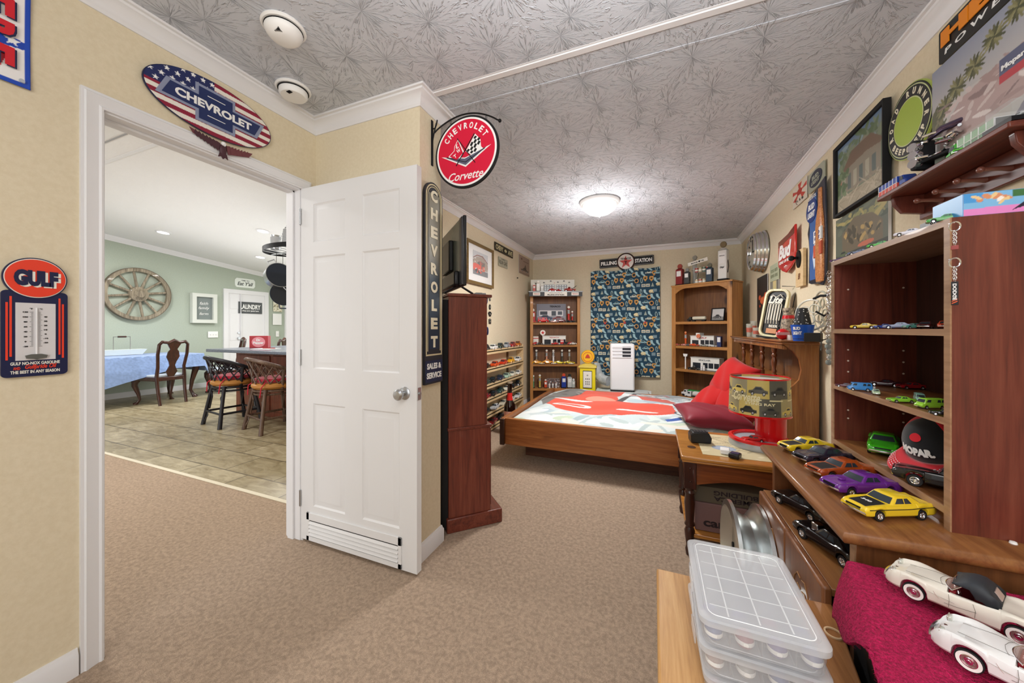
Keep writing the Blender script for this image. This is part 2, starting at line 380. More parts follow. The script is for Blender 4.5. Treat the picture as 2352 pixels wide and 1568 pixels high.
# door casing, swept round the opening on the room side, plus the jamb lining with its stop
prof = [(0, 0), (.0, .012), (.006, .014), (.012, .010), (.030, .013), (.044, .017), (.048, .012), (.056, .012), (.056, 0)]
def casing(xw, sgn, y0, y1, z1):
    rs = []
    for (y, z, dy, dz) in [(y0, 0, -1, 0), (y0, z1, -1, 1), (y1, z1, 1, 1), (y1, 0, 1, 0)]:
        rs.append([(xw + sgn * t, y + dy * d, z + dz * d) for d, t in prof])
    return MB().ring(rs)
struct('trim_4', casing(XA, 1, OY0 + .006, OY1 - .006, OZ - .006), TRIMM)
struct('trim_5', casing(XA - .11, -1, OY0 + .006, OY1 - .006, OZ - .006), TRIMM)
jm = MB().box(XA - .11, XA, OY0, OY0 + .012, 0, OZ).box(XA - .11, XA, OY1 - .012, OY1, 0, OZ).box(XA - .11, XA, OY0, OY1, OZ - .012, OZ)
jm.box(XA - .09, XA - .045, OY0 + .012, OY0 + .022, 0, OZ - .012).box(XA - .09, XA - .045, OY1 - .022, OY1 - .012, 0, OZ - .012).box(XA - .09, XA - .045, OY0, OY1, OZ - .022, OZ - .012)
struct('trim_6', jm, TRIMM, bev=.001)

# the open door: hinge at X=XA, leaf runs along +X
DOORM = mat('door_white', 'dedede', .5)
door = thing('door_1', None, None, (XA + .008, 1.399, 0)); door['kind'] = 'structure'
DW = .80
xs_ = [0, .098, .335, .455, .695, DW]; zs_ = [.016, .215, .79, .985, 1.61, 1.69, 1.905, 2.004]
lf = MB().box(0, DW, .008, .028, .016, 2.004)
for a, c in ((xs_[0], xs_[1]), (xs_[2], xs_[3]), (xs_[4], xs_[5])):
    lf.box(a, c, 0, .008, .016, 2.004); lf.box(a, c, .028, .036, .016, 2.004)
for a, c in ((xs_[1], xs_[2]), (xs_[3], xs_[4])):
    for z0, z1 in ((zs_[0], zs_[1]), (zs_[2], zs_[3]), (zs_[4], zs_[5]), (zs_[6], zs_[7])):
        lf.box(a, c, 0, .008, z0, z1); lf.box(a, c, .028, .036, z0, z1)
lf.build('door_leaf', DOORM, door)
for a, c in ((xs_[1], xs_[2]), (xs_[3], xs_[4])):
    for z0, z1 in ((zs_[1], zs_[2]), (zs_[3], zs_[4]), (zs_[5], zs_[6])):
        q = lambda d, y: [(a + d, y, z0 + d), (c - d, y, z0 + d), (c - d, y, z1 - d), (a + d, y, z1 - d)]
        MB().ring([q(0, .0085), q(.0, .001), q(.008, .0065), q(.014, .0065), q(.036, .0015), q(.037, .0015)]).build('door_panel', DOORM, door, smooth=20)
lv = MB().box(.05, .71, -.006, 0, .02, .045).box(.05, .71, -.006, 0, .135, .175).box(.05, .07, -.006, 0, .02, .175).box(.69, .71, -.006, 0, .02, .175)
vent = lv.build('vent_grille', DOORM, door, bev=.001)
sl = MB()
for k in range(4): sl.prism([(-.009, .050 + k * .021), (-.009, .053 + k * .021), (-.002, .065 + k * .021), (-.002, .062 + k * .021)], .07, .69, ax='x')
sl.build('louvre_slats', DOORM, vent); MB().box(.07, .69, -.0015, -.0005, .045, .135).build('vent_opening', MATBLK, vent)
kx = DW - .072
MB().lathe([(.0, 0), (.032, 0), (.032, .004), (.026, .008), (.012, .010), (.011, .028), (.022, .034), (.027, .044), (.027, .054), (.020, .062), (.002, .064)], 28, ax='y').xf(Matrix.Translation((kx, 0, .89)) @ Matrix.Rotation(PI, 4, 'Z')).build('door_knob', STEEL, door)
MB().lathe([(.0, 0), (.032, 0), (.026, .008), (.011, .010), (.011, .028), (.027, .044), (.020, .058), (.002, .060)], 28, ax='y').xf(Matrix.Translation((kx, .036, .89))).build('door_knob', STEEL, door)
MB().box(DW, DW + .002, .006, .030, .86, .92).cyl((DW, .018, .89), (DW + .009, .018, .89), .007).build('latch_plate', STEEL, door)
for hz in (.2, 1.0, 1.8): MB().cyl((-.002, -.004, hz), (-.002, -.004, hz + .09), .006).build('hinge', STEEL, door)

# bedroom ceiling light
cl = thing('ceiling_light', 'frosted bell-shaped ceiling light glowing over the bed room', 'ceiling light', (*(atZ(1377, 462, ZC).xy), ZC))
MB().lathe([(.001, 0), (.185, 0), (.19, -.012), (.18, -.028), (.165, -.036), (.001, -.036)], 40).build('base_ring', mat('white_metal', 'dcdcdc', .4), cl)
MB().lathe([(.16, -.036), (.158, -.055), (.14, -.085), (.105, -.112), (.06, -.128), (.02, -.134), (.001, -.134)], 40).build('glass_shade', mat('glowing_glass', 'fff6e8', .5, emit=1.1), cl)
MB().lathe([(.001, -.130), (.016, -.134), (.012, -.145), (.004, -.156), (.001, -.157)], 16).build('finial', mat('white_metal'), cl)
for o in bpy.data.objects:
    if o.name == 'bedroom_ceiling_lamp_light': o.location = cl.location + Vector((0, 0, -.42))

def detector(px, py, label, big):
    p = atZ(px, py, ZC); t = thing('smoke_detector', label, 'smoke detector', p)
    MB().lathe([(.001, 0), (.078, 0), (.08, -.006), (.074, -.012), (.001, -.012)], 36).build('mounting_plate', WHITE, t)
    pr = [(.066, -.012), (.068, -.022), (.062, -.036), (.048, -.05), (.03, -.056), (.001, -.057)] if big else [(.064, -.012), (.064, -.034), (.056, -.044), (.001, -.046)]
    MB().lathe(pr, 36).build('cover', WHITE, t)
    d = MB()
    for k in range(5): d.box(.03 - .005 * k, .032 - .005 * k, -.045, -.028, -.0525 if big else -.0475, -.03)
    d.build('vent_slots', MATBLK, t); MB().lathe([(.0685, -.014), (.0692, -.014), (.0692, -.0175), (.0685, -.0175)], 36).build('seam', MATBLK, t)
detector(652, 62, 'white domed smoke alarm on the ceiling, nearer the camera', True)
detector(674, 203, 'flat-faced white smoke alarm on the ceiling beside the crown moulding corner', False)

# ================================================================ SIGNS ON THE LEFT
def sign(name, label, cat, rect, group=None):
    c, w_, h_, rz = rect; return thing(name, label, cat, c, rz, group), w_, h_
def roundrect(w_, h_, r, n=6):
    out = []
    for cx, cz, a in ((w_ / 2 - r, h_ / 2 - r, 0), (-w_ / 2 + r, h_ / 2 - r, 90), (-w_ / 2 + r, -h_ / 2 + r, 180), (w_ / 2 - r, -h_ / 2 + r, 270)):
        out += [(cx + r * math.cos(R(a + 90 * k / n)), cz + r * math.sin(R(a + 90 * k / n))) for k in range(n + 1)]
    return out
def ellp(rx, rz, n=64, cx=0, cz=0): return [(cx + rx * math.cos(2 * PI * k / n), cz + rz * math.sin(2 * PI * k / n)) for k in range(n)]
NAVY = mat('navy_enamel', '1c2247', .35); ORED = mat('orange_red_enamel', 'e8432c', .35); OFFW = mat('off_white_enamel', 'e9e6dc', .4)
SILV = mat('grey_blue_enamel', '8b93ad', .4)
# oval bowtie sign
t, w_, h_ = sign('oval_wall_sign', 'oval stars-and-stripes metal sign with blue bowtie reading CHEVROLET, above the doorway', 'wall sign', wallrect('A', 359, 102, 638, 400))
cc = atX(495, 254, XA + .012); t.location = cc; w_, h_ = .497, .246
a = Art(260, 130, 'e8e4da', 2.0)
for k in range(7): a.rect(0, k * .155, 2, k * .155 + .075, '8d1d38')
a.rect(0, .5, .98, 1, '1f2a5c')
for j in range(4):
    for i in range(7): a.star(.07 + i * .145 + (j % 2) * .07, .93 - j * .125, .05, 'f2f2f2')
m = (((a.X - 1) / 1.0) ** 2 + ((a.Y - .5) / .5) ** 2) <= 1
def ovf(u, v):
    x = (u - .5) * 2; z = (v - .5) * 2; r = max(abs(x), abs(z)); q = math.hypot(x, z)
    if q > 1e-6: x, z = x * r / q, z * r / q
    return (x * w_ / 2 * .985, -.0035, z * h_ / 2 * .985)
# resample the print so it stays undistorted on the oval grid
U, V = np.meshgrid(np.linspace(-1, 1, 260), np.linspace(-1, 1, 130)); rr = np.maximum(abs(U), abs(V)); qq = np.hypot(U, V) + 1e-9
ix = np.clip(((U * rr / qq) * .5 + .5) * 259, 0, 259).astype(int); iy = np.clip(((V * rr / qq) * .5 + .5) * 129, 0, 129).astype(int); a.a = a.a[iy, ix]
me = grid_mesh('printed_face', a, ovf, False); me.materials.append(PRINT); link('printed_face', me, t)
MB().prism(ellp(w_ / 2, h_ / 2), -.003, .004).build('backing_plate', NAVY, t)
def bow(w2, h2, bx, bz, sl):   # bowtie outline
    return [(-w2 + sl, bz), (-bx, bz), (-bx, h2), (bx, h2), (bx, bz), (w2, bz), (w2 - sl, -bz), (bx, -bz), (bx, -h2), (-bx, -h2), (-bx, -bz), (-w2, -bz)]
MB().prism(bow(.212, .082, .078, .041, .035), -.006, -.003).build('bowtie_border', SILV, t)
MB().prism(bow(.192, .070, .066, .030, .027), -.008, -.006).build('bowtie', mat('deep_blue_enamel', '22305f', .35), t)
lm = MB(); put_text(lm, 'CHEVROLET', 0, 0, .30, .036, y=-.008, bold=.04); lm.box(-.035, .035, -.009, -.008, .042, .045).box(-.035, .035, -.009, -.008, -.045, -.042)
lm.build('lettering', WHITE, t, smooth=0)
# little eagle
p = atX(512, 338, XA + .02); t = thing('eagle_plaque', 'small stars-and-stripes metal eagle perched on the door casing under the oval sign', 'wall ornament', p, PI / 2)
EAG = mat('eagle_maroon', '4a2a33', .5); EAGR = mat('eagle_stripe', '6e3a40', .5)
for s in (-1, 1):
    wm = MB()
    for k in range(7):
        x0 = s * (.012 + k * .013); wm.prism([(x0, .012 - abs(x0) * .05), (x0 + s * .016, .016 + k * .002), (x0 + s * .022, -.022 + k * .004 + (.01 if s < 0 else 0)), (x0 + s * .008, -.026 + k * .004)], -.004 - .0006 * (k % 2), 0)
    wm.build('wing', EAGR if s > 0 else EAG, t)
    MB().prism([(s * .085, .02), (s * .128, .028), (s * .115, .008), (s * .085, 0)], -.003, 0).build('wing_tip', EAGR, t)
MB().lathe([(.001, -.045), (.013, -.03), (.016, -.01), (.012, .008), (.001, .014)], 16, sy=.5).build('body', EAG, t)
MB().ball((0, -.005, .014), .010).prism([(-.003, .012), (.003, .012), (0, .0)], -.02, -.012).build('head', WHITE, t)
MB().prism([(-.014, -.03), (.014, -.03), (.020, -.052), (.008, -.046), (0, -.056), (-.008, -.046), (-.020, -.052)], -.004, 0).build('tail', EAG, t)
# banner HERE
tl = atX(70, 208, XA + .006)
t = thing('vertical_banner', 'red, white and blue vertical banner with sideways red letters, top left', 'banner', (XA + .006, tl.y, tl.z), PI / 2)
a = Art(60, 320, 'f2f0f0', .1875)
a.poly([(0, 0), (.11, .03), (.14, .13), (.11, .15), (0, .1)], 'c81e30'); a.poly([(0, .16), (.12, .14), (.19, .155), (.19, .18), (.12, .185), (.05, .21), (0, .2)], '1743b0')
a.star(.145, .17, .022, 'f4f4f4'); a.rect(.172, 0, .1875, 1, '1848b8'); a.rect(0, 0, .1875, .018, '1848b8'); a.rect(0, .98, .1875, 1, '1848b8')
bw, bh = .15, .80
me = grid_mesh('banner_cloth', a, lambda u, v: ((u - 1) * bw, -.002 + .003 * math.sin(v * 9), v * bh), True); me.materials.append(PRINT); sd = link('banner_cloth', me, t); sd.modifiers.new('s', 'SOLIDIFY').thickness = .001
lb = MB(); lw = MB()
for i, ch in enumerate('EREHTRAP'):
    zc = .080 + i * .075
    put_text(lb, ch, -.066, zc - .003, .060, .078, y=-.0055, rot=-PI / 2, bold=.05); put_text(lw, ch, -.069, zc, .060, .075, y=-.0065, rot=-PI / 2, bold=.05)
lb.build('letter_shadow', NAVY, t, smooth=0); lw.build('lettering', mat('banner_red', 'd21c2c', .6), t, smooth=0)
MB().lathe([(.003, 0), (.006, 0), (.006, -.002), (.003, -.002)], 16, ax='y').xf(Matrix.Translation((-.018, -.006, .018))).build('grommet', STEEL, t)
# GULF thermometer
c0 = atX(82, 733, XA + .008); t = thing('wall_thermometer', 'navy and orange metal wall thermometer reading GULF, left of the doorway', 'thermometer', c0, PI / 2)
tlw, brw = atX(8, 665, XA), atX(160, 868, XA); tw = brw.y - tlw.y; zt, zb_ = atX(8, 665, XA).z - c0.z, atX(8, 868, XA).z - c0.z
zc_ = (zt + zb_) / 2; hh = zt - zb_
MB().prism([(x, z + zc_) for x, z in roundrect(tw, hh, .012)], -.002, .004).build('backing_plate', NAVY, t)
ez = atX(82, 640, XA).z - c0.z; ew = tw * .475; eh = (atX(82, 594, XA).z - atX(82, 687, XA).z) / 2
MB().prism(ellp(ew * 1.03, eh, cz=ez), -.004, .004).build('oval_border', NAVY, t)
MB().prism(ellp(ew * .985, eh * .95, cz=ez), -.0055, -.004).build('oval_ring', OFFW, t)
ov = MB().prism(ellp(ew * .955, eh * .91, cz=ez), -.007, -.0055).build('oval_panel', ORED, t)
m1 = MB(); put_text(m1, 'GULF', .006, ez - .004, ew * 1.4, eh * .78, y=-.007, bold=.07); m1.build('letter_shadow', OFFW, t, smooth=0)
m1 = MB(); put_text(m1, 'GULF', 0, ez, ew * 1.4, eh * .78, y=-.008, bold=.07); m1.build('lettering', NAVY, t, smooth=0)
pw, pz0, pz1 = tw * .60, zb_ + hh * .19, zb_ + hh * .86
MB().box(-pw / 2, pw / 2, -.004, -.002, pz0, pz1).build('scale_plate', mat('pale_grey', 'd6d4d6', .5), t)
m1 = MB(); put_text(m1, 'GULF NO-NOX GASOLINE', 0, zb_ + hh * .155, tw * .74, .010, y=-.002, bold=.03); put_text(m1, 'THE BEST IN ANY SEASON', 0, zb_ + hh * .055, tw * .74, .010, y=-.002, bold=.03)
m1.build('lettering', OFFW, t, smooth=0)
m1 = MB(); put_text(m1, 'AND', -tw * .28, zb_ + hh * .1, tw * .1, .009, y=-.002); put_text(m1, 'Gulfpride Oil', tw * .08, zb_ + hh * .107, tw * .48, .018, y=-.002, shear=.35); m1.build('red_lettering', ORED, t, smooth=0)
m1 = MB()
for s in (-1, 1):
    for k, (zz0, zz1) in enumerate(((.20, .86), (.24, .93))): m1.box(s * tw * (.42 - .055 * k) - .0022, s * tw * (.42 - .055 * k) + .0022, -.003, -.002, zb_ + hh * zz0, zb_ + hh * zz1)
m1.build('red_stripes', ORED, t)
m1 = MB(); ph = pz1 - pz0
for k in range(29):
    z = pz0 + ph * (.24 + .6 * k / 28); q = .007 if k % 4 == 0 else .004; m1.box(-.006 - q, -.006, -.005, -.004, z, z + .0008)
for k in range(27):
    z = pz0 + ph * (.24 + .6 * k / 26); q = .007 if k % 4 == 0 else .004; m1.box(.005, .005 + q, -.005, -.004, z, z + .0008)
for k, s in enumerate(('-20', '0', '20', '40', '60', '80', '100', '120')): put_text(m1, s, -.021, pz0 + ph * (.24 + .6 * k / 7), .003 * len(s) + .001, .0045, y=-.004, bold=.04)
for k, s in enumerate(('-20', '-10', '0', '10', '20', '30', '40')): put_text(m1, s, .019, pz0 + ph * (.30 + .5 * k / 6.5), .003 * len(s) + .001, .0045, y=-.004, bold=.04)
put_text(m1, '°F', -.01, pz0 + ph * .9, .006, .005, y=-.004); put_text(m1, '°C', .01, pz0 + ph * .9, .006, .005, y=-.004)
m1.build('scale_marks', MATBLK, t, smooth=0)
MB().cyl((0, -.007, pz0 + ph * .06), (0, -.007, pz0 + ph * .92), .0022, n=10).build('glass_tube', mat('tube_glass', 'e8e8ea', .1), t)
MB().prism([(-.022, .004), (-.01, .008), (.01, .008), (.022, .004), (.020, -.005), (.006, -.007), (0, -.010), (-.006, -.007), (-.020, -.005)], -.010, -.004).xf(Matrix.Translation((0, 0, pz0 + ph * .06))).build('bulb_clip', mat('grey_metal', '70726e', .4, .5), t)

# hanging round sign on its bracket, from the wing wall
by = 1.605; bt = atX(993, 280, XW + .004); bz1 = atX(993, 278, XW).z; bz0 = atX(993, 382, XW).z
br = thing('sign_bracket', 'black iron scroll bracket holding the round red sign on the wing wall', 'bracket', (XW, by, 0))
ctr = atY(1072, 350, by); rad = (atY(1144, 350, by).x - atY(1000, 350, by).x) / 2
MB().box(0, .005, -.009, .009, bz0, bz1).build('wall_strip', DARKMET, br, bev=.002)
cxl = ctr.x - XW; pts = []
for k in range(25):
    t_ = k / 24; q = atY(998 + 150 * t_, 0, by).x - XW
    a_ = math.sin(PI * min(1, t_ * 1.02)) ** .8
    pts.append((q, 0, atY(998 + 150 * t_, 305 - 28 * t_ - 30 * a_ + 0 * t_, by).z))
MB().tube(pts, .004, 8).ball(pts[-1], .009).build('arched_arm', DARKMET, br)
MB().tube([(.003, 0, bz1 - .045), (.012, 0, bz1 - .048), (.022, 0, bz1 - .045), (.03, 0, bz1 - .03), (.035, 0, bz1 - .005)], .0035).tube([(.003, 0, bz1 - .13), (.008, 0, bz1 - .10), (.018, 0, bz1 - .06), (.03, 0, bz1 - .02)], .0035).build('scroll_brace', DARKMET, br)
for q in (6, 19):
    px_, pz_ = pts[q][0], pts[q][2]
    MB().tube([(px_ + .004 * math.cos(a_), 0, pz_ - .013 + .010 * math.sin(a_)) for a_ in [2 * PI * k / 12 for k in range(12)]], .0012, 6, closed=True).build('hanging_ring', DARKMET, br)
t = thing('round_hanging_sign', 'round red hanging sign with crossed flags reading CHEVROLET Corvette, by the door', 'hanging sign', ctr)
MB().lathe([(.001, 0), (rad, 0), (rad, -.012), (.001, -.012)], 72, ax='y').xf(Matrix.Translation((0, .0045, 0))).build('black_rim', MATBLK, t)
MB().lathe([(.001, 0), (rad * .945, 0), (rad * .945, -.002), (.001, -.002)], 72, ax='y').xf(Matrix.Translation((0, -.0072, 0))).build('white_ring', WHITE, t)
CRIM = mat('crimson_enamel', 'd40f38', .4)
MB().lathe([(.001, 0), (rad * .89, 0), (rad * .89, -.002), (.001, -.002)], 72, ax='y').xf(Matrix.Translation((0, -.0088, 0))).build('red_face', CRIM, t)
m1 = MB(); arc_text(m1, 'CHEVROLET', 0, 0, rad * .72, R(147), R(33), rad * .17, rad * .115, y=-.0105)
put_text(m1, 'Corvette', .0, -rad * .66, rad * 1.1, rad * .23, y=-.0105, shear=.4, bold=.01)
m1.build('lettering', WHITE, t, smooth=0)
s_ = rad
m1 = MB().prism([(-.04 * s_, -.02 * s_), (-.24 * s_, .38 * s_), (-.36 * s_, .2 * s_), (-.37 * s_, .08 * s_), (-.55 * s_, -.05 * s_), (-.3 * s_, -.24 * s_)], -.0122, -.0105)
m1.prism([(-.78 * s_, -.03 * s_), (-.02 * s_, -.17 * s_), (.78 * s_, .05 * s_), (-.0 * s_, -.43 * s_)], -.0120, -.0105)
m1.prism([(.0, 0), (.30 * s_, .43 * s_), (.46 * s_, .25 * s_), (.48 * s_, .05 * s_), (.58 * s_, -.05 * s_), (.2 * s_, -.14 * s_)], -.0122, -.0105)
m1.build('emblem_outline', WHITE, t)
MB().prism([(-.08 * s_, -.03 * s_), (-.24 * s_, .34 * s_), (-.34 * s_, .19 * s_), (-.35 * s_, .07 * s_), (-.51 * s_, -.05 * s_), (-.3 * s_, -.21 * s_)], -.0135, -.012).build('red_flag', CRIM, t)
m1 = MB()
put_text(m1, '£', -.27 * s_, .18 * s_, .09 * s_, .12 * s_, y=-.0135, rot=.5); put_text(m1, 'W', -.22 * s_, .05 * s_, .12 * s_, .1 * s_, y=-.0135, rot=.4); put_text(m1, 'T', -.33 * s_, -.08 * s_, .1 * s_, .1 * s_, y=-.0135, rot=.5)
m1.build('flag_emblems', WHITE, t, smooth=0)
m1 = MB()
for i in range(5):
    for j in range(4):
        if (i + j) % 2 == 0:
            f = lambda u, v: (.03 * s_ + (.27 * u + .22 * v) * s_ * 1.0, (.0 + .37 * u - .13 * v - .02 * math.sin(u * 6)) * s_)
            m1.prism([f(i / 5, j / 4), f((i + 1) / 5, j / 4), f((i + 1) / 5, (j + 1) / 4), f(i / 5, (j + 1) / 4)], -.0132, -.012)
m1.build('chequered_flag', MATBLK, t)
m1 = MB().prism([(-.66 * s_, -.06 * s_), (-.02 * s_, -.2 * s_), (.64 * s_, .01 * s_), (0, -.38 * s_)], -.0132, -.012)
m1.build('chevron', mat('slate_enamel', '5b5d72', .4), t)
m1 = MB().tube([(-.26 * s_, -.0135, .4 * s_), (.3 * s_, -.0135, -.36 * s_)], .0022, 6).tube([(.28 * s_, -.0135, .44 * s_), (-.3 * s_, -.0135, -.36 * s_)], .0022, 6).tube([(-.6 * s_, -.0135, -.07 * s_), (0, -.0135, -.3 * s_), (.6 * s_, -.0135, -.02 * s_)], .0018, 6)
m1.build('flag_poles', MATBLK, t)

# tall vertical CHEVROLET sign on the wing wall
a0, a1 = atX(978, 450, XW + .01), atX(1019, 450, XW + .01)
zt, zb_ = atX(1000, 428, XW).z, atX(1000, 877, XW).z
vw = .165; hh = zt - zb_; t = thing('tall_wall_sign', 'tall narrow metal sign reading CHEVROLET downwards, SALES & SERVICE at its foot', 'wall sign', (XW + .004, 1.60, (zt + zb_) / 2), PI / 2)
MB().prism([(-vw / 2, -hh / 2), (vw / 2, -hh / 2)] + [(vw / 2 * math.cos(PI * k / 16), hh / 2 - vw / 2 + vw / 2 * math.sin(PI * k / 16)) for k in range(17)], -.014, 0).build('backing_plate', mat('aged_charcoal', '2b2c33', .6), t)
def cap(wd, z0, z1, n=14): return [(-wd, z0), (wd, z0)] + [(wd * math.cos(PI * k / n), z1 + wd * math.sin(PI * k / n)) for k in range(n + 1)]
def capring(m1, w1, w2, z0, zt_, y0, y1):
    A, B = cap(w1, z0, zt_), cap(w2, z0, zt_)
    for k in range(1, len(A) - 1): m1.prism([A[k], A[k + 1], B[k + 1], B[k]], y0, y1)
    m1.prism([A[0], B[0], B[-1], A[-1]], y0, y1); return m1
zt2 = hh / 2 - vw / 2; z0 = -hh / 2 + .155
m1 = MB(); capring(m1, .074, .067, z0, zt2, -.0155, -.014); capring(m1, .060, .056, z0 + .02, zt2, -.0155, -.014); m1.box(-.074, .074, -.0155, -.014, z0 - .004, z0 + .004); m1.build('cream_outline', mat('aged_cream', 'd9cba4', .5), t)
a = Art(10, 60, '8a8676'); a.grad(0, '1c3048', .45, '3a4a58'); a.grad(.45, '3a4a58', .62, '8a8676')
me = grid_mesh('centre_panel', a, lambda u, v: ((u - .5) * .094, -.0146, z0 + .03 + v * (zt2 - z0 - .01)), False); me.materials.append(PRINT); link('centre_panel', me, t)
m1 = MB(); n = 9
for i, ch in enumerate('CHEVROLET'):
    put_text(m1, ch, 0, zt2 + .01 - i * (zt2 - z0 - .06) / 8, .062 if ch != 'L' else .05, .062, y=-.0155, bold=.05)
m1.build('lettering', mat('warm_white', 'eee6cc', .5), t, smooth=0)
MB().box(-vw / 2 + .004, vw / 2 - .004, -.0155, -.014, -hh / 2 + .01, -hh / 2 + .125).build('foot_panel', mat('ink_blue', '1d2a4a', .5), t)
letters(t, [('SALES &', 0, -hh / 2 + .095, .13, .032, .04), ('SERVICE', 0, -hh / 2 + .045, .135, .032, .04)], WHITE, 'foot_lettering', y=-.0155)
# ================================================================ THE ROOM THROUGH THE DOORWAY
XG, YF = -8.6, 6.9
tile = mat('floor_tile', 'b8ab8c', .35); nt, N, L, b = nodes(tile)
br_ = N.new('ShaderNodeTexBrick'); br_.inputs['Scale'].default_value = 1.0; br_.inputs['Brick Width'].default_value = .62; br_.inputs['Row Height'].default_value = .31
br_.inputs['Mortar Size'].default_value = .006; br_.inputs['Color1'].default_value = (*C('c2b698'), 1); br_.inputs['Color2'].default_value = (*C('a79b7c'), 1); br_.inputs['Mortar'].default_value = (*C('756c58'), 1)
v = coords(nt, (1, 1, 1)); L.new(v, br_.inputs['Vector'])
r_ = ramp(nt, [(.3, 'b8b0a0'), (.7, 'ffffff')]); L.new(noise(nt, coords(nt, (1, 2.5, 1)), 5, 6, .65, 1), r_.inputs['Fac'])
mx = N.new('ShaderNodeMix'); mx.data_type = 'RGBA'; mx.blend_type = 'MULTIPLY'; mx.inputs[0].default_value = 1
L.new(br_.outputs['Color'], mx.inputs[6]); L.new(r_.outputs['Color'], mx.inputs[7]); L.new(mx.outputs[2], b.inputs['Base Color'])
struct('floor_kitchen_carpet', MB().box(XG, -1.97, Y0, 1.67, -.05, 0), CARPET)
struct('floor_kitchen_tile', MB().box(XG, -1.97, 1.67, YF, -.05, .001), tile)
struct('trim_7', MB().box(XG, -1.97, 1.655, 1.685, 0, .006), mat('threshold_strip', 'd8cfb8', .5), bev=.002)
RY, RZ, SL = 1.60, 2.945, .107
zk = lambda y: RZ - abs(y - RY) * SL
for n_, y0, y1 in (('ceiling_kitchen_far', RY, YF), ('ceiling_kitchen_near', Y0, RY)):
    struct(n_, MB().prism([(y0, zk(y0)), (y1, zk(y1)), (y1, zk(y1) + .05), (y0, zk(y0) + .05)], XG, -1.97, ax='x'), CEILK)
struct('trim_8', MB().box(XG, -1.97, RY - .006, RY + .006, RZ - .007, RZ), mat('ceiling_seam_grey', 'a4a4a6', .9))  # grey strip along the ridge seam
struct('trim_9', MB().prism([(RY + .16, zk(RY + .16) - .006), (RY + .19, zk(RY + .19) - .006), (RY + .19, zk(RY + .19)), (RY + .16, zk(RY + .16))], XG, -1.97, ax='x'), TRIMM)
struct('wall_kitchen_green', MB().prism([(Y0, 0), (YF, 0), (YF, zk(YF)), (RY, RZ), (Y0, zk(Y0))], XG - .1, XG, ax='x'), GREENW)
struct('wall_kitchen_end', MB().box(XG, -1.97, YF, YF + .1, 0, 2.6), GREENW)
def slopetrim(y0, y1, z0f): return MB().ring([[(XG, y, z0f(y) - .085), (XG + .012, y, z0f(y) - .085), (XG + .02, y, z0f(y) - .06), (XG + .055, y, z0f(y) - .02), (XG + .06, y, z0f(y)), (XG, y, z0f(y))] for y in (y0, y1)])
struct('trim_10', slopetrim(RY, YF, zk), TRIMM); struct('trim_11', slopetrim(Y0, RY, zk), TRIMM)
struct('baseboard_kitchen', MB().box(XG, XG + .015, Y0, 4.6, 0, .1), TRIMM, bev=.004)
for px, py in ((375, 533), (604, 530), (598, 590)):
    d = ray(px, py); k = (RZ - CH + RY * SL) / (d[2] + SL * d[1]); p = Vector((d[0] * k, d[1] * k, CH + d[2] * k))
    t = thing('recessed_light', 'glowing recessed ceiling light ' + {375: 'furthest left, above the wagon wheel', 604: 'above the pot rack', 598: 'lower on the slope, beside the pot rack'}[px], 'ceiling light', p, rot=(-math.atan(SL), 0, 0))
    MB().lathe([(.07, 0), (.095, 0), (.095, -.008), (.075, -.012), (.07, -.004)], 32).build('trim_ring', TRIMM, t)
    MB().lathe([(.001, -.003), (.07, -.003), (.07, -.005), (.001, -.006)], 32).build('lamp', mat('lamp_glow', 'ffffff', .5, emit=12), t)
G = lambda x0, y0, x1, y1, off=.02: wallrect(XG, x0, y0, x1, y1, off)
# wagon wheel
a_, b_ = atX(231, 675, XG), atX(387, 675, XG); cw = atX(309, 675, XG + .05); cw.y = (a_.y + b_.y) / 2
RWH = (atX(312, 617, XG).z - atX(312, 735, XG).z) / 2
t = thing('wagon_wheel', 'weathered wooden wagon wheel hung on the green wall', 'wagon wheel', cw, PI / 2); RY_ = (b_.y - a_.y) / 2
t.scale = (RY_ / RWH, 1, 1)
WW = wood('weathered_wood', '4c4438', '8a7f6c', 'b5aa94', 'z', .8)
MB().lathe([(RWH * .88, -.03), (RWH, -.03), (RWH, .03), (RWH * .88, .03), (RWH * .88, -.03)], 64, ax='y').build('rim', WW, t)
MB().lathe([(RWH, -.034), (RWH * 1.02, -.034), (RWH * 1.02, .034), (RWH, .034), (RWH, -.034)], 64, ax='y').build('iron_tyre', mat('rusty_iron', '6a6052', .8), t)
MB().lathe([(.001, -.09), (.06, -.09), (.08, -.06), (.13, -.04), (.135, .02), (.001, .02)], 32, ax='y').build('hub', WW, t)
for k in range(12):
    q = PI * k / 6 + .15; MB().cyl((.11 * math.cos(q), 0, .11 * math.sin(q)), (RWH * .9 * math.cos(q), 0, RWH * .9 * math.sin(q)), .022, .019, 10).build('spoke', WW, t)
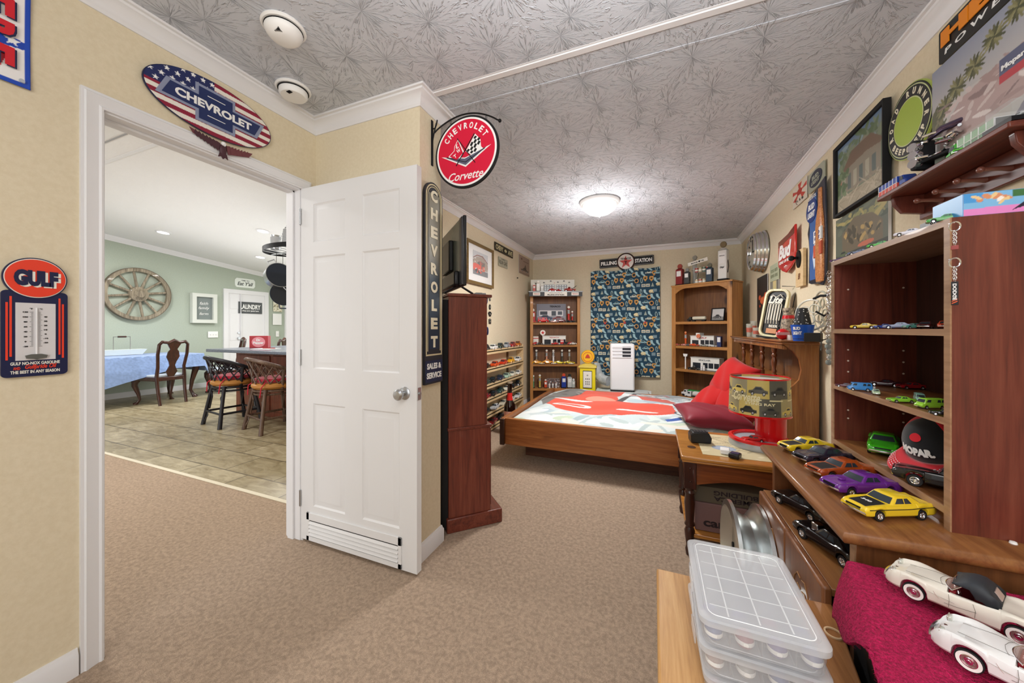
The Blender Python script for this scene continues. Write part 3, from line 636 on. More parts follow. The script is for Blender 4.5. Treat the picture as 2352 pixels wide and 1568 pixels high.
# chalk board picture
t, w_, h_ = sign('chalk_board', 'small chalkboard reading faith family farm in a white galvanised frame', 'wall sign', G(439, 672, 496, 742, .04))
MB().box(-w_ / 2 + .03, w_ / 2 - .03, -.0, .03, -h_ / 2 + .03, h_ / 2 - .03).build('board', mat('grey_slate', '7d8684', .8), t)
fr = MB()
for x0, x1, z0_, z1_ in ((-w_ / 2, w_ / 2, h_ / 2 - .07, h_ / 2), (-w_ / 2, w_ / 2, -h_ / 2, -h_ / 2 + .07), (-w_ / 2, -w_ / 2 + .07, -h_ / 2 + .07, h_ / 2 - .07), (w_ / 2 - .07, w_ / 2, -h_ / 2 + .07, h_ / 2 - .07)): fr.box(x0, x1, -.05, .04, z0_, z1_)
fr.build('frame', mat('chippy_white', 'd8dcd4', .7), t)
letters(t, [('faith', 0, h_ * .17, w_ * .34, h_ * .1, 0, .3), ('family', 0, 0, w_ * .44, h_ * .12, 0, .3), ('farm', 0, -h_ * .18, w_ * .36, h_ * .09, 0, .3)], WHITE, y=-.002)
# time to eat sign
t, w_, h_ = sign('eat_sign', 'white plaque with clipped corners reading Time to Eat Y\'all, above the laundry door', 'wall sign', G(540, 637, 586, 663))
cp = [(-w_ / 2, -h_ * .3), (-w_ * .42, -h_ / 2), (w_ * .42, -h_ / 2), (w_ / 2, -h_ * .3), (w_ / 2, h_ * .3), (w_ * .42, h_ / 2), (-w_ * .42, h_ / 2), (-w_ / 2, h_ * .3)]
MB().prism(cp, -.0, .02).build('board', mat('pale_board', 'e6ece6', .7), t)
letters(t, [('TIME TO', 0, h_ * .26, w_ * .4, h_ * .12), ("Eat Y'all", 0, -h_ * .08, w_ * .78, h_ * .4, .02, .3)], mat('charcoal_ink', '3a403e', .8), y=-.0)
# light switch
t, w_, h_ = sign('light_switch', 'triple white light switch plate on the green wall beside the laundry door', 'light switch', G(478, 761, 501, 775))
MB().box(-w_ / 2, w_ / 2, -.0, .012, -h_ / 2, h_ / 2).build('plate', WHITE, t, bev=.003)
for k in (-1, 0, 1): MB().box(k * w_ * .28 - .006, k * w_ * .28 + .006, -.014, 0, -.012, .012).build('toggle', TRIMM, t)
t, w_, h_ = sign('light_switch', 'single white light switch on the green strip right of the laundry door', 'light switch', G(634, 760, 641, 773))
MB().box(-w_ / 2, w_ / 2, -.0, .012, -h_ / 2, h_ / 2).build('plate', WHITE, t, bev=.003); MB().box(-.006, .006, -.014, 0, -.012, .012).build('toggle', TRIMM, t)
# laundry door
p0, p1 = atX(512, 667, XG), atX(615, 667, XG)
t = thing('door_2', None, None, (XG, (p0.y + p1.y) / 2, 0), PI / 2); t['kind'] = 'structure'; dw = p1.y - p0.y; dh = 2.08
MB().box(-dw / 2 + .08, dw / 2 - .08, -.015, -.002, 0, dh - .08).build('door_leaf', TRIMM, t)
cs_ = MB().box(-dw / 2, -dw / 2 + .09, -.035, 0, 0, dh).box(dw / 2 - .09, dw / 2, -.035, 0, 0, dh).box(-dw / 2 + .09, dw / 2 - .09, -.035, 0, dh - .09, dh)
cs_.build('casing', TRIMM, t)
MB().box(-dw / 2 + .325, -dw / 2 + .335, -.05, -.01, 0, dh - .09).build('folding_edge', TRIMM, t)
for z0_, z1_ in ((.2, .8), (.95, 1.55), (1.65, 1.9)): MB().box(-dw / 2 + .13, -dw / 2 + .31, -.02, -.014, z0_, z1_).build('door_panel', TRIMM, t, bev=.006)
MB().cyl((-dw / 2 + .29, -.015, 1.0), (-dw / 2 + .29, -.06, 1.0), .028).build('door_knob', STEEL, t); MB().cyl((-dw / 2 + .29, -.015, 1.12), (-dw / 2 + .29, -.045, 1.12), .022).build('deadbolt', STEEL, t)
t, w_, h_ = sign('laundry_sign', 'charcoal LAUNDRY sign hung on the white laundry door', 'wall sign', G(548, 692, 602, 721, .03))
MB().box(-w_ / 2, w_ / 2, -.0, .014, -h_ / 2, h_ / 2).build('board', mat('chalk_grey', '55585a', .8), t)
letters(t, [('LAUNDRY', 0, h_ * .08, w_ * .86, h_ * .42, .03), ('drop your pants here', 0, -h_ * .28, w_ * .7, h_ * .16)], WHITE, y=-.0)
# hanging calendar / pictures and window at the wall end
t = thing('wall_hanging', 'cream hanging picture and calendar below it on a black wire hook by the window', 'wall hanging', atX(636, 690, XG + .02), PI / 2)
f = lambda x, y: (atX(x, y, XG).y - t.location.y, atX(x, y, XG).z - t.location.z)
(x0, z1_), (x1, z0_) = f(626, 685), f(646, 716); a = Art(20, 24, 'e0dcc8'); a.blobs(14, (0, 0, 1, .5), .2, .05, ['b8ac8c', '8c8468', 'cfc6a6'])
me = grid_mesh('picture', a, lambda u, v: (x0 + (x1 - x0) * u, -.012, z0_ + (z1_ - z0_) * v), False); me.materials.append(PRINT); pp = link('picture', me, t); pp.modifiers.new('s', 'SOLIDIFY').thickness = .01
(x0, z1_), (x1, z0_) = f(625, 720), f(645, 746); MB().box(x0, x1, -.01, 0, z0_, z1_).build('calendar_page', WHITE, t)
(xa_, za_), (xb_, zb2) = f(624, 683), f(648, 683); xm, zm = f(636, 676)
MB().tube([(xa_, -.01, za_), (xm, -.01, zm), (xb_, -.01, zb2)], .008, 6).build('wire_hook', DARKMET, t)
p0, p1 = atX(653, 690, XG), atX(672, 690, XG)
wd = thing('window_1', None, None, (XG, p0.y, 0), PI / 2); wd['kind'] = 'structure'
MB().box(0, .09, -.04, 0, .95, 2.1).box(.09, 1.0, -.04, 0, 2.02, 2.1).box(.09, 1.0, -.04, 0, .95, 1.03).box(.55, .58, -.03, 0, 1.03, 2.02).build('window_frame', TRIMM, wd, bev=.005)
MB().box(.09, 1.0, -.012, -.002, 1.03, 2.02).build('window_pane', mat('daylit_pane', 'f4f8ff', .3, emit=1.6), wd)
t, w_, h_ = sign('window_valance', 'dark red-brown valance box above the kitchen window', 'valance', G(634, 658, 668, 675, .12))
MB().box(-w_ / 2, w_ / 2 + .4, -.06, .08, -h_ / 2, h_ / 2).build('board', mat('maroon_board', '5a2a28', .6), t, bev=.004)
MB().box(w_ / 2 - .02, w_ / 2 + .04, -.1, -.06, -h_ * 1.4, h_ * .3).build('bracket', DARKMET, t)

# dining table with blue cloth
TX0, TX1, TY0, TY1, TZ = -8.45, -7.5, 2.42, 3.75, .765
tb = thing('dining_table', 'dark wood dining table with cabriole legs under the blue cloth', 'table', ((TX0 + TX1) / 2, (TY0 + TY1) / 2, 0))
hx, hy = (TX1 - TX0) / 2, (TY1 - TY0) / 2
MB().prism([(x, y) for x, y in roundrect(2 * hx, 2 * hy, .2)], TZ - .035, TZ, ax='z').build('table_top', WALNUT, tb)
def cabriole(x, y, h, sx, sy, r=.035):
    return MB().tube([(x, y, h), (x + sx * .045, y + sy * .045, h * .86), (x + sx * .05, y + sy * .05, h * .72), (x + sx * .01, y + sy * .01, h * .4), (x - sx * .005, y - sy * .005, h * .18), (x + sx * .02, y + sy * .02, h * .07), (x + sx * .045, y + sy * .045, 0)],
                     [r * 1.2, r * 1.35, r * 1.1, r * .7, r * .5, r * .55, r * 1.0], 12)
for sx in (-1, 1):
    for sy in (-1, 1): cabriole(sx * (hx - .12), sy * (hy - .12), TZ - .035, sx, sy, .045).build('leg', WALNUT, tb)
cl_ = Art(90, 120, '7c97c8'); rg = random.Random(3)
cl_.a[:] = np.array(C('8aa4d2')) * (.85 + .25 * np.random.RandomState(1).rand(120, 90, 1))
def clothf(u, v):
    ov = .60 - .36 * min(1, v * 1.6); x = (u - .5) * 2 * (hx + ov); y = (v - .5) * 2 * (hy + .34)
    dx = max(0, abs(x) - hx); dy = max(0, abs(y) - hy)
    d = math.hypot(dx, dy); px = max(-hx, min(hx, x)); py = max(-hy, min(hy, y))
    z = TZ + .006 - max(0, d - .01) * .97
    o = .015 + .02 * min(1, d * 4) + .018 * math.sin((x * 1 + y * 7)) * min(1, d * 5)
    if dx: px += math.copysign(o + .05 * d, x) * (dx / d)
    if dy: py += math.copysign(o + .05 * d, y) * (dy / d)
    z = max(.2, z)
    return (px, py, z)
me = grid_mesh('tablecloth', cl_, clothf); me.materials.append(FABPR)
tc = link('tablecloth', me, None, ((TX0 + TX1) / 2, (TY0 + TY1) / 2, 0)); tag(tc, 'mottled blue cloth draped over the dining table', 'tablecloth')
p = atZ(322, 812, TZ); t = thing('serving_tray', 'long white enamel tray with a wire handle on the blue tablecloth', 'tray', (-8.15, 2.95, TZ + .012), PI / 2)
MB().ring([[(sx * .22, sy * .08, 0) for sx, sy in ((-1, -1), (1, -1), (1, 1), (-1, 1))], [(sx * .27, sy * .11, .09) for sx, sy in ((-1, -1), (1, -1), (1, 1), (-1, 1))]]).build('trough', mat('enamel_white', 'dfe6e0', .4), t)
MB().tube([(-.1, 0, .09), (-.1, 0, .30), (.1, 0, .30), (.1, 0, .09)], .006).build('wire_handle', STEEL, t); MB().cyl((-.05, 0, .30), (.05, 0, .30), .014).build('wooden_grip', WALNUT, t)

SEATF = mat('pale_seat_fabric', 'b9c3cc', .9)
def dining_chair(loc, rz, label):      # faces local -y
    t = thing('dining_chair', label, 'chair', loc, rz, 'dark dining chairs round the table')
    for s in (-1, 1):
        cabriole(s * .2, -.2, .42, s * .8, -.8, .034).build('front_leg', WALNUT, t)
        MB().tube([(s * .17, .27, 0), (s * .175, .22, .25), (s * .18, .2, .45), (s * .17, .21, .6), (s * .19, .25, .8), (s * .185, .28, .96), (s * .14, .285, 1.01)], [.02, .022, .025, .022, .022, .022, .022], 10).build('rear_post', WALNUT, t)
    MB().prism([(-.24, -.24), (.24, -.24), (.195, .22), (-.195, .22)], .38, .44, ax='z').build('seat_rail', WALNUT, t, bev=.008)
    MB().prism([(-.22, -.22), (.22, -.22), (.18, .19), (-.18, .19)], .435, .475, ax='z').build('seat', SEATF, t, bev=.015)
    MB().tube([(-.15, .285, 1.0), (-.07, .285, .985), (0, .285, 1.02), (.07, .285, .985), (.15, .285, 1.0)], [.024, .024, .03, .024, .024], 10).build('crest_rail', WALNUT, t)
    pr = [(.035, .44), (.075, .52), (.05, .58), (.035, .62), (.05, .68), (.085, .76), (.07, .84), (.045, .88), (.085, .96), (.09, 1.0)]
    MB().prism([(x, z) for x, z in pr] + [(-x, z) for x, z in pr[::-1]], 0, .016).xf(Matrix(((1, 0, 0, 0), (0, 1, .16, .125), (0, 0, 1, 0), (0, 0, 0, 1)))).build('splat', WALNUT, t)
    return t
dining_chair((-7.44, 3.17, 0), -PI / 2 + .06, 'dark dining chair with its vase-shaped back toward the doorway, in front of the blue cloth')
dining_chair((-7.55, 4.12, 0), R(-22), 'dark dining chair at the far end of the table, half hidden by the island')
#dining_chair((-7.22, 2.08, 0), -PI / 2 - .2, 'dark dining chair at the extreme left, only its seat edge beside the door casing')
dining_chair((-6.6, 4.3, 0), R(-60), 'dark dining chair behind the black stool, only legs and seat showing')
t = thing('waste_bin', 'pale grey waste bin on the floor by the green wall', 'bin', (-8.2, 4.35, 0))
MB().lathe([(.001, 0), (.13, 0), (.16, .42), (.155, .42), (.12, .02), (.001, .02)], 28).build('tub', mat('grey_bin', 'b0b6b8', .5), t)
MB().lathe([(.155, .415), (.168, .42), (.168, .435), (.155, .435), (.155, .415)], 28).build('rim', mat('grey_bin'), t)

# island
isl = thing('kitchen_island', 'red-brown kitchen island with speckled dark worktop', 'island', (-4.5, 3.2, 0))
MB().box(-1.1, 1.5, 0, .75, 0, .89).build('cabinet_body', wood('redwood', '4a2218', '6f3826', '854836', 'z', .4), isl, bev=.005)
for x in (-1.04, -.3, .45): MB().box(x, x + .68, -.014, 0, .08, .84).build('side_panel', MC['redwood'], isl, bev=.01)
MB().box(-1.24, 1.6, -.30, .85, .89, .93).build('worktop', speck('granite', '3c4350', '8a92a0', 120, .25, 0, .001), isl, bev=.006)
t = thing('soda_sign_box', 'red box with round Dr Pepper logo standing on the island', 'box', (-5.36, 3.36, .93), R(25))
MB().box(-.13, .13, 0, .07, 0, .175).build('carton', mat('soda_red', 'b01422', .4), t, bev=.003)
MB().prism(ellp(.095, .075, cz=.085), -.002, 0).build('logo_disc', mat('pink_disc', 'e8909a', .4), t)
letters(t, [('Dr', 0, .115, .06, .035, .05), ('Pepper', 0, .07, .15, .045, .05)], WHITE, y=-.002)
t = thing('paper_stack', 'loose papers and a pen lying on the island top', 'papers', (-4.95, 3.2, .93), R(10))
MB().box(-.15, .15, -.1, .1, 0, .006).build('sheets', WHITE, t); MB().cyl((-.05, 0, .012), (.12, .03, .012), .006).build('pen', mat('pen_red', '9a1c1c'), t)
t = thing('dish_rack', 'chrome wire dish rack on the island by the window', 'rack', (-4.35, 3.45, .93))
m1 = MB()
for k in range(7): m1.tube([(-.15 + k * .05, -.1, 0), (-.15 + k * .05, -.1, .16), (-.15 + k * .05, .1, .16), (-.15 + k * .05, .1, 0)], .004, 6)
m1.tube([(-.16, -.1, .01), (.16, -.1, .01), (.16, .1, .01), (-.16, .1, .01)], .005, 6, closed=True); m1.build('wires', CHROME, t)

# bar stools with cane lattice backs
RATT = {'black': mat('black_rattan', '1f1f26', .4), 'brown': wood('brown_rattan', '3a2a22', '5c463a', '7a6252', 'z', .45)}
SEATW = mat('cane_seat_ring', 'b07a3c', .5); CUSH = mat('red_cushion', 'b81f3c', .9, sheen=.4); TIE = mat('cushion_tie', 'c02038', .8)
def stool(loc, rz, label, key):
    t = thing('bar_stool', label, 'stool', loc, rz, 'rattan bar stools at the island'); m = RATT[key]
    for s in (-1, 1):
        for q in (-1, 1):
            MB().tube([(s * .16, q * .15, .5), (s * .20, q * .19, .25), (s * .235, q * .225, 0)], [.02, .02, .024], 10).build('leg', m, t)
    ring_ = lambda r, z, rr: MB().tube([(r * math.cos(2 * PI * k / 28), r * math.sin(2 * PI * k / 28), z) for k in range(28)], rr, 8, closed=True)
    sq = lambda r, z: MB().tube([(-r, -r, z), (r, -r, z), (r, r, z), (-r, r, z)], .014, 8, closed=True)
    sq(.205, .17).build('foot_rail', m, t); ring_(.2, .48, .013).build('upper_ring', m, t); ring_(.19, .44, .012).build('lower_ring', m, t)
    for s in (-1, 1):
        for q in (-1, 1):
            br2 = MB().tube([(s * .17, q * .16, .42), (s * .12, q * .17, .36), (s * .185, q * .175, .2)], .009, 6); br2.tube([(s * .2, q * .19, .19), (s * .17, q * .2, .12), (s * .2, q * .22, .05)], .007, 6); br2.build('bent_brace', m, t)
    MB().lathe([(.001, .50), (.2, .50), (.225, .525), (.225, .55), (.2, .57), (.001, .57)], 36).build('seat', SEATW, t)
    c = MB().lathe([(.001, .565), (.17, .565), (.2, .59), (.19, .62), (.12, .635), (.001, .625)], 36).build('cushion', CUSH, t)
    for s in (-1, 1): MB().tube([(s * .15, -.15, .58), (s * .18, -.2, .53), (s * .17, -.21, .42)], .006, 6).build('cushion_tie', TIE, c)
    bp = []   # barrel top rail
    for k in range(25):
        q = R(-90 + (k - 12) * 11.5); e = abs(k - 12) / 12
        bp.append((.245 * math.cos(q) * (1 + .08 * (1 - e)), .245 * math.sin(q) * (1 + .12 * (1 - e)), .86 - .22 * e ** 1.6))
    MB().tube(bp, .022, 10).build('top_rail', m, t)
    lat = MB()
    for k in range(2, 23, 2):
        for d in (-3, 3):
            j = min(24, max(0, k + d)); a2 = Vector(bp[k]); q = R(-90 + (j - 12) * 11.5); lat.cyl(a2, (.21 * math.cos(q), .21 * math.sin(q), .57), .008, n=6)
    lat.build('lattice_back', m, t)
    for k in (4, 20): 
        a2 = Vector(bp[k]); q = R(-90 + (k - 12) * 11.5); MB().cyl(a2, (.2 * math.cos(q), .2 * math.sin(q), .5), .018, n=8).build('back_post', m, t)
    return t
stool((-5.02, 2.83, 0), R(-8), 'black rattan bar stool with red cushion, further left', 'black')
stool((-4.28, 2.86, 0), R(-12), 'brown rattan bar stool with red cushion, next to the door edge', 'brown')
#stool((-3.55, 2.95, 0), R(-5), 'brown rattan bar stool mostly hidden behind the open door', 'brown')

# pot rack
PR = Vector((-4.42, 3.25, 2.26))
t = thing('pot_rack', 'oval black hanging pot rack on chains over the island', 'pot rack', PR)
m1 = MB().ring([[(.5 * math.cos(2 * PI * k / 40) * s, .3 * math.sin(2 * PI * k / 40) * s, z) for k in range(40)] for s, z in ((1, -.03), (1, .03), (.985, .03), (.985, -.03), (1, -.03))], caps=False)
m1.build('rack_band', DARKMET, t)
m1 = MB()
for k in range(-3, 4): m1.cyl((k * .12, -.29 * math.sqrt(max(0, 1 - (k * .24) ** 2)), -.02), (k * .12, .29 * math.sqrt(max(0, 1 - (k * .24) ** 2)), -.02), .006, n=6)
m1.cyl((-.5, 0, -.02), (.5, 0, -.02), .012, n=8).build('grid_bars', STEEL, t)
for s in (-1, 1):
    m1 = MB(); a2, b2 = Vector((s * .42, 0, .03)), Vector((s * .12, 0, .42))
    for k in range(16):
        c = a2.lerp(b2, k / 15); m1.tube([(c.x + .012 * math.cos(q), c.y + (.012 * math.sin(q) if k % 2 else 0), c.z + (0 if k % 2 else .014 * math.sin(q))) for q in [2 * PI * i / 8 for i in range(8)]], .003, 4, closed=True)
    m1.build('chain', STEEL, t)
    MB().tube([(s * .12, 0, .42), (s * .12, 0, .5), (s * .11, 0, .55)], .005, 6).build('ceiling_hook', DARKMET, t)
ALU = mat('aluminium', 'c6c8cc', .3, 1); NONST = mat('non_stick', '1e2430', .35)
def pan(name, label, loc, rot, r, h, outer, nh=2):
    t = thing(name, label, 'pan', loc, rot=rot)
    M_ = t.rotation_euler.to_matrix().inverted(); up = M_ @ Vector((0, 0, PR.z - .03 - loc.z)); MB().tube([up * .2, up * .6, up], .003, 6).build('hanging_hook', DARKMET, t)
    MB().lathe([(.001, 0), (r * .86, 0), (r * .95, .01), (r, h), (r + .006, h), (r + .006, h - .004), (r * .97, -.004), (r * .86, -.008), (.001, -.008)], 40, 0).build('outer_shell', outer, t)
    MB().lathe([(.001, .002), (r * .85, .002), (r * .94, .012), (r * .99, h - .001)], 40, 0).build('lining', NONST, t)
    for s in ((-1, 1) if nh == 2 else (1,)):
        MB().tube([(s * r, -.05, h - .01), (s * (r + .045), -.045, h), (s * (r + .045), .045, h), (s * r, .05, h - .01)], .008, 8).build('handle', outer if nh == 2 else DARKMET, t)
    return t
pan('cooking_pot', 'aluminium pot with dark lining hanging open toward the doorway', PR + Vector((-.30, -.06, -.36)), (R(68), R(90 - 30), R(55)), .16, .13, ALU)
pan('frying_pan', 'dark blue shallow pan hanging below the aluminium pot', PR + Vector((-.26, .0, -.58)), (R(75), R(90), R(50)), .15, .05, mat('blue_enamel', '1b2a46', .3))
t = thing('box_grater', 'tall metal box grater standing on the pot rack', 'grater', PR + Vector((-.02, -.1, .03)), R(20))
MB().ring([[(sx * .055, sy * .045, 0) for sx, sy in ((-1, -1), (1, -1), (1, 1), (-1, 1))], [(sx * .04, sy * .032, .22) for sx, sy in ((-1, -1), (1, -1), (1, 1), (-1, 1))]]).build('body', speck('perforated_steel', '707478', 'c4c6ca', 300, .4, .6, .002), t)
MB().tube([(-.04, 0, .22), (-.035, 0, .25), (.035, 0, .25), (.04, 0, .22)], .005, 6).build('handle', STEEL, t)
t = thing('metal_jug', 'tall aluminium jug standing on the left end of the pot rack', 'jug', PR + Vector((-.36, -.03, .03)))
MB().lathe([(.001, 0), (.06, 0), (.062, .16), (.055, .17), (.058, .19), (.001, .19)], 28).build('body', ALU, t); MB().tube([(-.06, 0, .16), (-.1, 0, .15), (-.1, 0, .06), (-.06, 0, .04)], .006, 6).build('handle', ALU, t)
# ================================================================ MODEL CARS
# unit-length bodies, nose toward +x; controls are (x, value) lists
STY = {
 'muscle': dict(w=[(-.5, .165), (-.44, .19), (-.2, .198), (.2, .195), (.42, .188), (.5, .165)], zc=[(-.5, .150), (-.46, .178), (-.3, .182), (.1, .178), (.16, .176), (.4, .160), (.48, .150), (.5, .135)],
   zf=[(-.5, .152), (-.46, .185), (-.28, .198), (-.1, .176), (.1, .178), (.3, .175), (.46, .160), (.5, .14)], zb=.055, wx=(.315, -.275), wr=.066, cab=(.155, .035, -.17, -.33, .166, .262, .125), sail=1),
 'fifties': dict(w=[(-.5, .16), (-.44, .188), (0, .195), (.4, .19), (.5, .16)], zc=[(-.5, .16), (-.44, .195), (-.28, .205), (.14, .205), (.3, .2), (.46, .185), (.5, .15)],
   zf=[(-.5, .19), (-.42, .225), (-.3, .215), (0, .195), (.2, .205), (.4, .205), (.48, .19), (.5, .16)], zb=.055, wx=(.31, -.29), wr=.068, cab=(.15, .06, -.17, -.26, .17, .30, .135), sail=0),
 'forties': dict(w=[(-.5, .13), (-.42, .17), (-.28, .195), (-.1, .185), (.1, .185), (.3, .195), (.45, .17), (.5, .13)], zc=[(-.5, .13), (-.45, .2), (-.3, .25), (-.1, .26), (.12, .25), (.16, .245), (.36, .225), (.46, .19), (.5, .13)],
   zf=[(-.5, .11), (-.42, .16), (-.3, .185), (-.16, .15), (.08, .14), (.2, .175), (.34, .195), (.45, .17), (.5, .12)], zb=.055, wx=(.32, -.30), wr=.072, cab=(.13, .07, -.14, -.32, .135, .345, .11), sail=1),
 'pickup': dict(w=[(-.5, .175), (-.3, .18), (-.05, .175), (.1, .18), (.3, .195), (.45, .17), (.5, .13)], zc=[(-.5, .10), (-.49, .10), (-.09, .10), (-.075, .24), (.14, .245), (.2, .24), (.4, .22), (.47, .18), (.5, .13)],
   zf=[(-.5, .20), (-.1, .20), (-.07, .22), (.1, .20), (.22, .185), (.34, .19), (.45, .165), (.5, .12)], zb=.06, wx=(.32, -.30), wr=.072, cab=(.15, .10, -.045, -.075, .155, .36, .12), sail=0),
 'van': dict(w=[(-.5, .18), (-.46, .195), (.3, .195), (.46, .18), (.5, .165)], zc=[(-.5, .2), (.3, .24), (.38, .23), (.46, .2), (.5, .15)], zf=[(-.5, .2), (.3, .24), (.38, .22), (.46, .195), (.5, .14)],
   zb=.06, wx=(.30, -.29), wr=.068, cab=(.40, .30, -.45, -.49, .185, .40, .165), sail=0),
 'vette': dict(w=[(-.5, .14), (-.44, .185), (-.3, .205), (-.1, .198), (.05, .195), (.3, .205), (.43, .185), (.48, .15), (.5, .12)],
   zc=[(-.5, .12), (-.46, .165), (-.33, .195), (-.19, .200), (-.175, .07), (.075, .07), (.09, .198), (.2, .195), (.36, .178), (.45, .14), (.5, .09)],
   zf=[(-.5, .13), (-.46, .175), (-.38, .200), (-.26, .21), (-.12, .185), (.05, .172), (.2, .192), (.33, .202), (.42, .19), (.47, .155), (.5, .10)], zb=.052, wx=(.29, -.29), wr=.074, cab=None, sail=0),
}
CM = {}
def body_mesh(sty, hood=False):
    k = ('b', sty, hood)
    if k in CM: return CM[k]
    S = STY[sty]; big = sty in ('muscle', 'vette'); n = 72 if big else 44
    xs = set(-.5 + k / n for k in range(n + 1))
    for wx in S['wx']:
        ra = S['wr'] * 1.17
        xs |= {wx + ra * math.sin(R(q)) for q in (-90, -80, -65, -45, -22, 0, 22, 45, 65, 80, 90)} | {wx - ra - .004, wx + ra + .004}
    xs |= {-.498, .498, -.485, .485}
    for key in ('zc',): xs |= {p[0] for p in S[key]}
    xs = sorted(xs); ip = lambda c, x: float(np.interp(x, [p[0] for p in c], [p[1] for p in c])); sm = lambda c, x: (ip(c, x - .015) + ip(c, x) * 2 + ip(c, x + .015)) / 4
    mb = MB(); rings = []
    for x in xs:
        e = min(1, (.5 - abs(x)) / .03) ** .5 if .5 - abs(x) < .03 else 1
        w_ = sm(S['w'], x); zc, zf = (ip(S['zc'], x) if sty in ('vette', 'pickup') else sm(S['zc'], x)), sm(S['zf'], x)
        zb = S['zb'] + .02 * (1 - e)
        for wx in S['wx']:
            ra = S['wr'] * 1.17
            if abs(x - wx) <= ra: zb = max(zb, S['wr'] + math.sqrt(max(0, ra * ra - (x - wx) ** 2)))
        zf2 = max(zf - (.012 * (1 - e)), zb + .008); hgt = zf2 - zb; zc = zc - .02 * (1 - e)
        zc_ = zc
        P = [(w_ * .90, zb), (w_ * .975, zb + hgt * .12), (w_ * 1.0, zb + hgt * .45), (w_ * .985, zb + hgt * .75), (w_ * .93, zf2 - hgt * .08), (w_ * .84, zf2), (w_ * .70, zf2 * .5 + max(zc, min(zf2, .17)) * .5 if zc < .11 and sty == 'vette' else (zf2 if zc < .11 else (zf2 + zc) / 2)), (w_ * .62, zc), (w_ * .25, zc + .004)]
        rings.append([(x, y, z) for y, z in P] + [(x, -y, z) for y, z in P[::-1]])
    mb.ring(rings)
    for i, f in enumerate(mb.f):
        c = [mb.v[q] for q in f]; x = sum(p[0] for p in c) / len(c); z = sum(p[2] for p in c) / len(c); y = sum(abs(p[1]) for p in c) / len(c)
        if sty == 'vette' and -.19 < x < .085 and y < .13 and z < .185: mb.m[i] = 1
        if hood and .165 < x < .44 and y < .115 and z > .14 and len(f) == 4: mb.m[i] = 1
        if sty == 'pickup' and x < -.09 and z < .14 and y < .12: mb.m[i] = 0
    if S['cab']:
        xa, ra_, rb, xb, wr_, zr, wt = S['cab']; zb2 = ip(S['zc'], xa) - .015
        if sty == 'muscle' or sty == 'fifties': wr_ = .172
        crown = []
        for t in (0, .5, .85, 1): 
            z = zb2 + (zr - zb2) * [0, .55, .93, 1][(0, .5, .85, 1).index(t)]; q = [0, .5, .9, 1.0][(0, .5, .85, 1).index(t)]
            x1 = xa + (ra_ - xa) * min(1, q) - (.012 if t == 1 else 0); x0 = xb + (rb - xb) * min(1, q) + (.012 if t == 1 else 0); ww = wr_ + (wt - wr_) * q - (.012 if t == 1 else 0)
            crown.append([(x1, -ww * .92, z), (x1 + .012, 0, z), (x1, ww * .92, z), (x1 - .02, ww, z), ((x0 + x1) / 2, ww * 1.02, z), (x0 + .02, ww, z), (x0, ww * .9, z), (x0 - .008, 0, z), (x0, -ww * .9, z), (x0 + .02, -ww, z), ((x0 + x1) / 2, -ww * 1.02, z), (x1 - .02, -ww, z)])
        mb.ring(crown, 0)
    me = mb.mesh('car_body', 32); CM[k] = me; return me
def glass_mesh(sty):
    k = ('g', sty)
    if k in CM: return CM[k]
    S = STY[sty]; xa, ra_, rb, xb, wr_, zr, wt = S['cab']; ipz = lambda x: float(np.interp(x, [p[0] for p in S['zc']], [p[1] for p in S['zc']])); zb2 = ipz(xa) - .015
    if sty in ('muscle', 'fifties'): wr_ = .172
    mb = MB(); o = .0022
    Q = lambda t: float(np.interp(t, [0, .55, .93, 1], [0, .5, .9, 1]))
    def side(s, t): # s along 0 front..1 rear, t up
        q = Q(t); x1 = xa + (ra_ - xa) * q; x0 = xb + (rb - xb) * q; return (x1 + (x0 - x1) * s, (wr_ + (wt - wr_) * q) * (1 + .02 * (1 - abs(s - .5) * 2)) + o + .001, zb2 + (zr - zb2) * t)
    wins = {'muscle': [(.10, .40), (.43, .66)], 'fifties': [(.09, .45), (.50, .90)], 'forties': [(.12, .42), (.46, .72)], 'pickup': [(.15, .88)], 'van': [(.07, .26), (.55, .72), (.75, .93)]}[sty]
    for a, c in wins:
        for sg in (1, -1):
            quad = [side(a, .30), side(c, .30), side(c + (-.02 if c > .6 else 0), .80), side(a + .03, .80)]
            p = [(x, sg * y, z) for x, y, z in quad]; p2 = [(x, sg * (y - .006), z) for x, y, z in quad]
            mb.ring([p2, p])
    def fr(xa_, ra2, sg, y, t):
        q = Q(t); return (xa_ + (ra2 - xa_) * q + sg * (o + .002 + (.012 if sg > 0 else .008) * (1 - abs(y) * .93)), (wr_ + (wt - wr_) * q) * .86 * y, zb2 + (zr - zb2) * t)
    for xa_, ra2, sg in ((xa, ra_, 1), (xb, rb, -1)):
        if sty == 'van' and sg < 0: continue
        grid = [[fr(xa_, ra2, sg, y, t) for y in (-1, -.5, 0, .5, 1)] for t in (.22, .5, .83)]
        vs = [p for r in grid for p in r]; vs += [(p[0] - sg * .012, p[1], p[2]) for p in vs]
        fs = []
        for a in range(2):
            for c in range(4): i = a * 5 + c; fs += [(i, i + 1, i + 6, i + 5), (15 + i, 15 + i + 1, 15 + i + 6, 15 + i + 5)]
        mb.add(vs, fs)
    me = mb.mesh('windows', 30); me.materials.append(GLASSD); CM[k] = me; return me
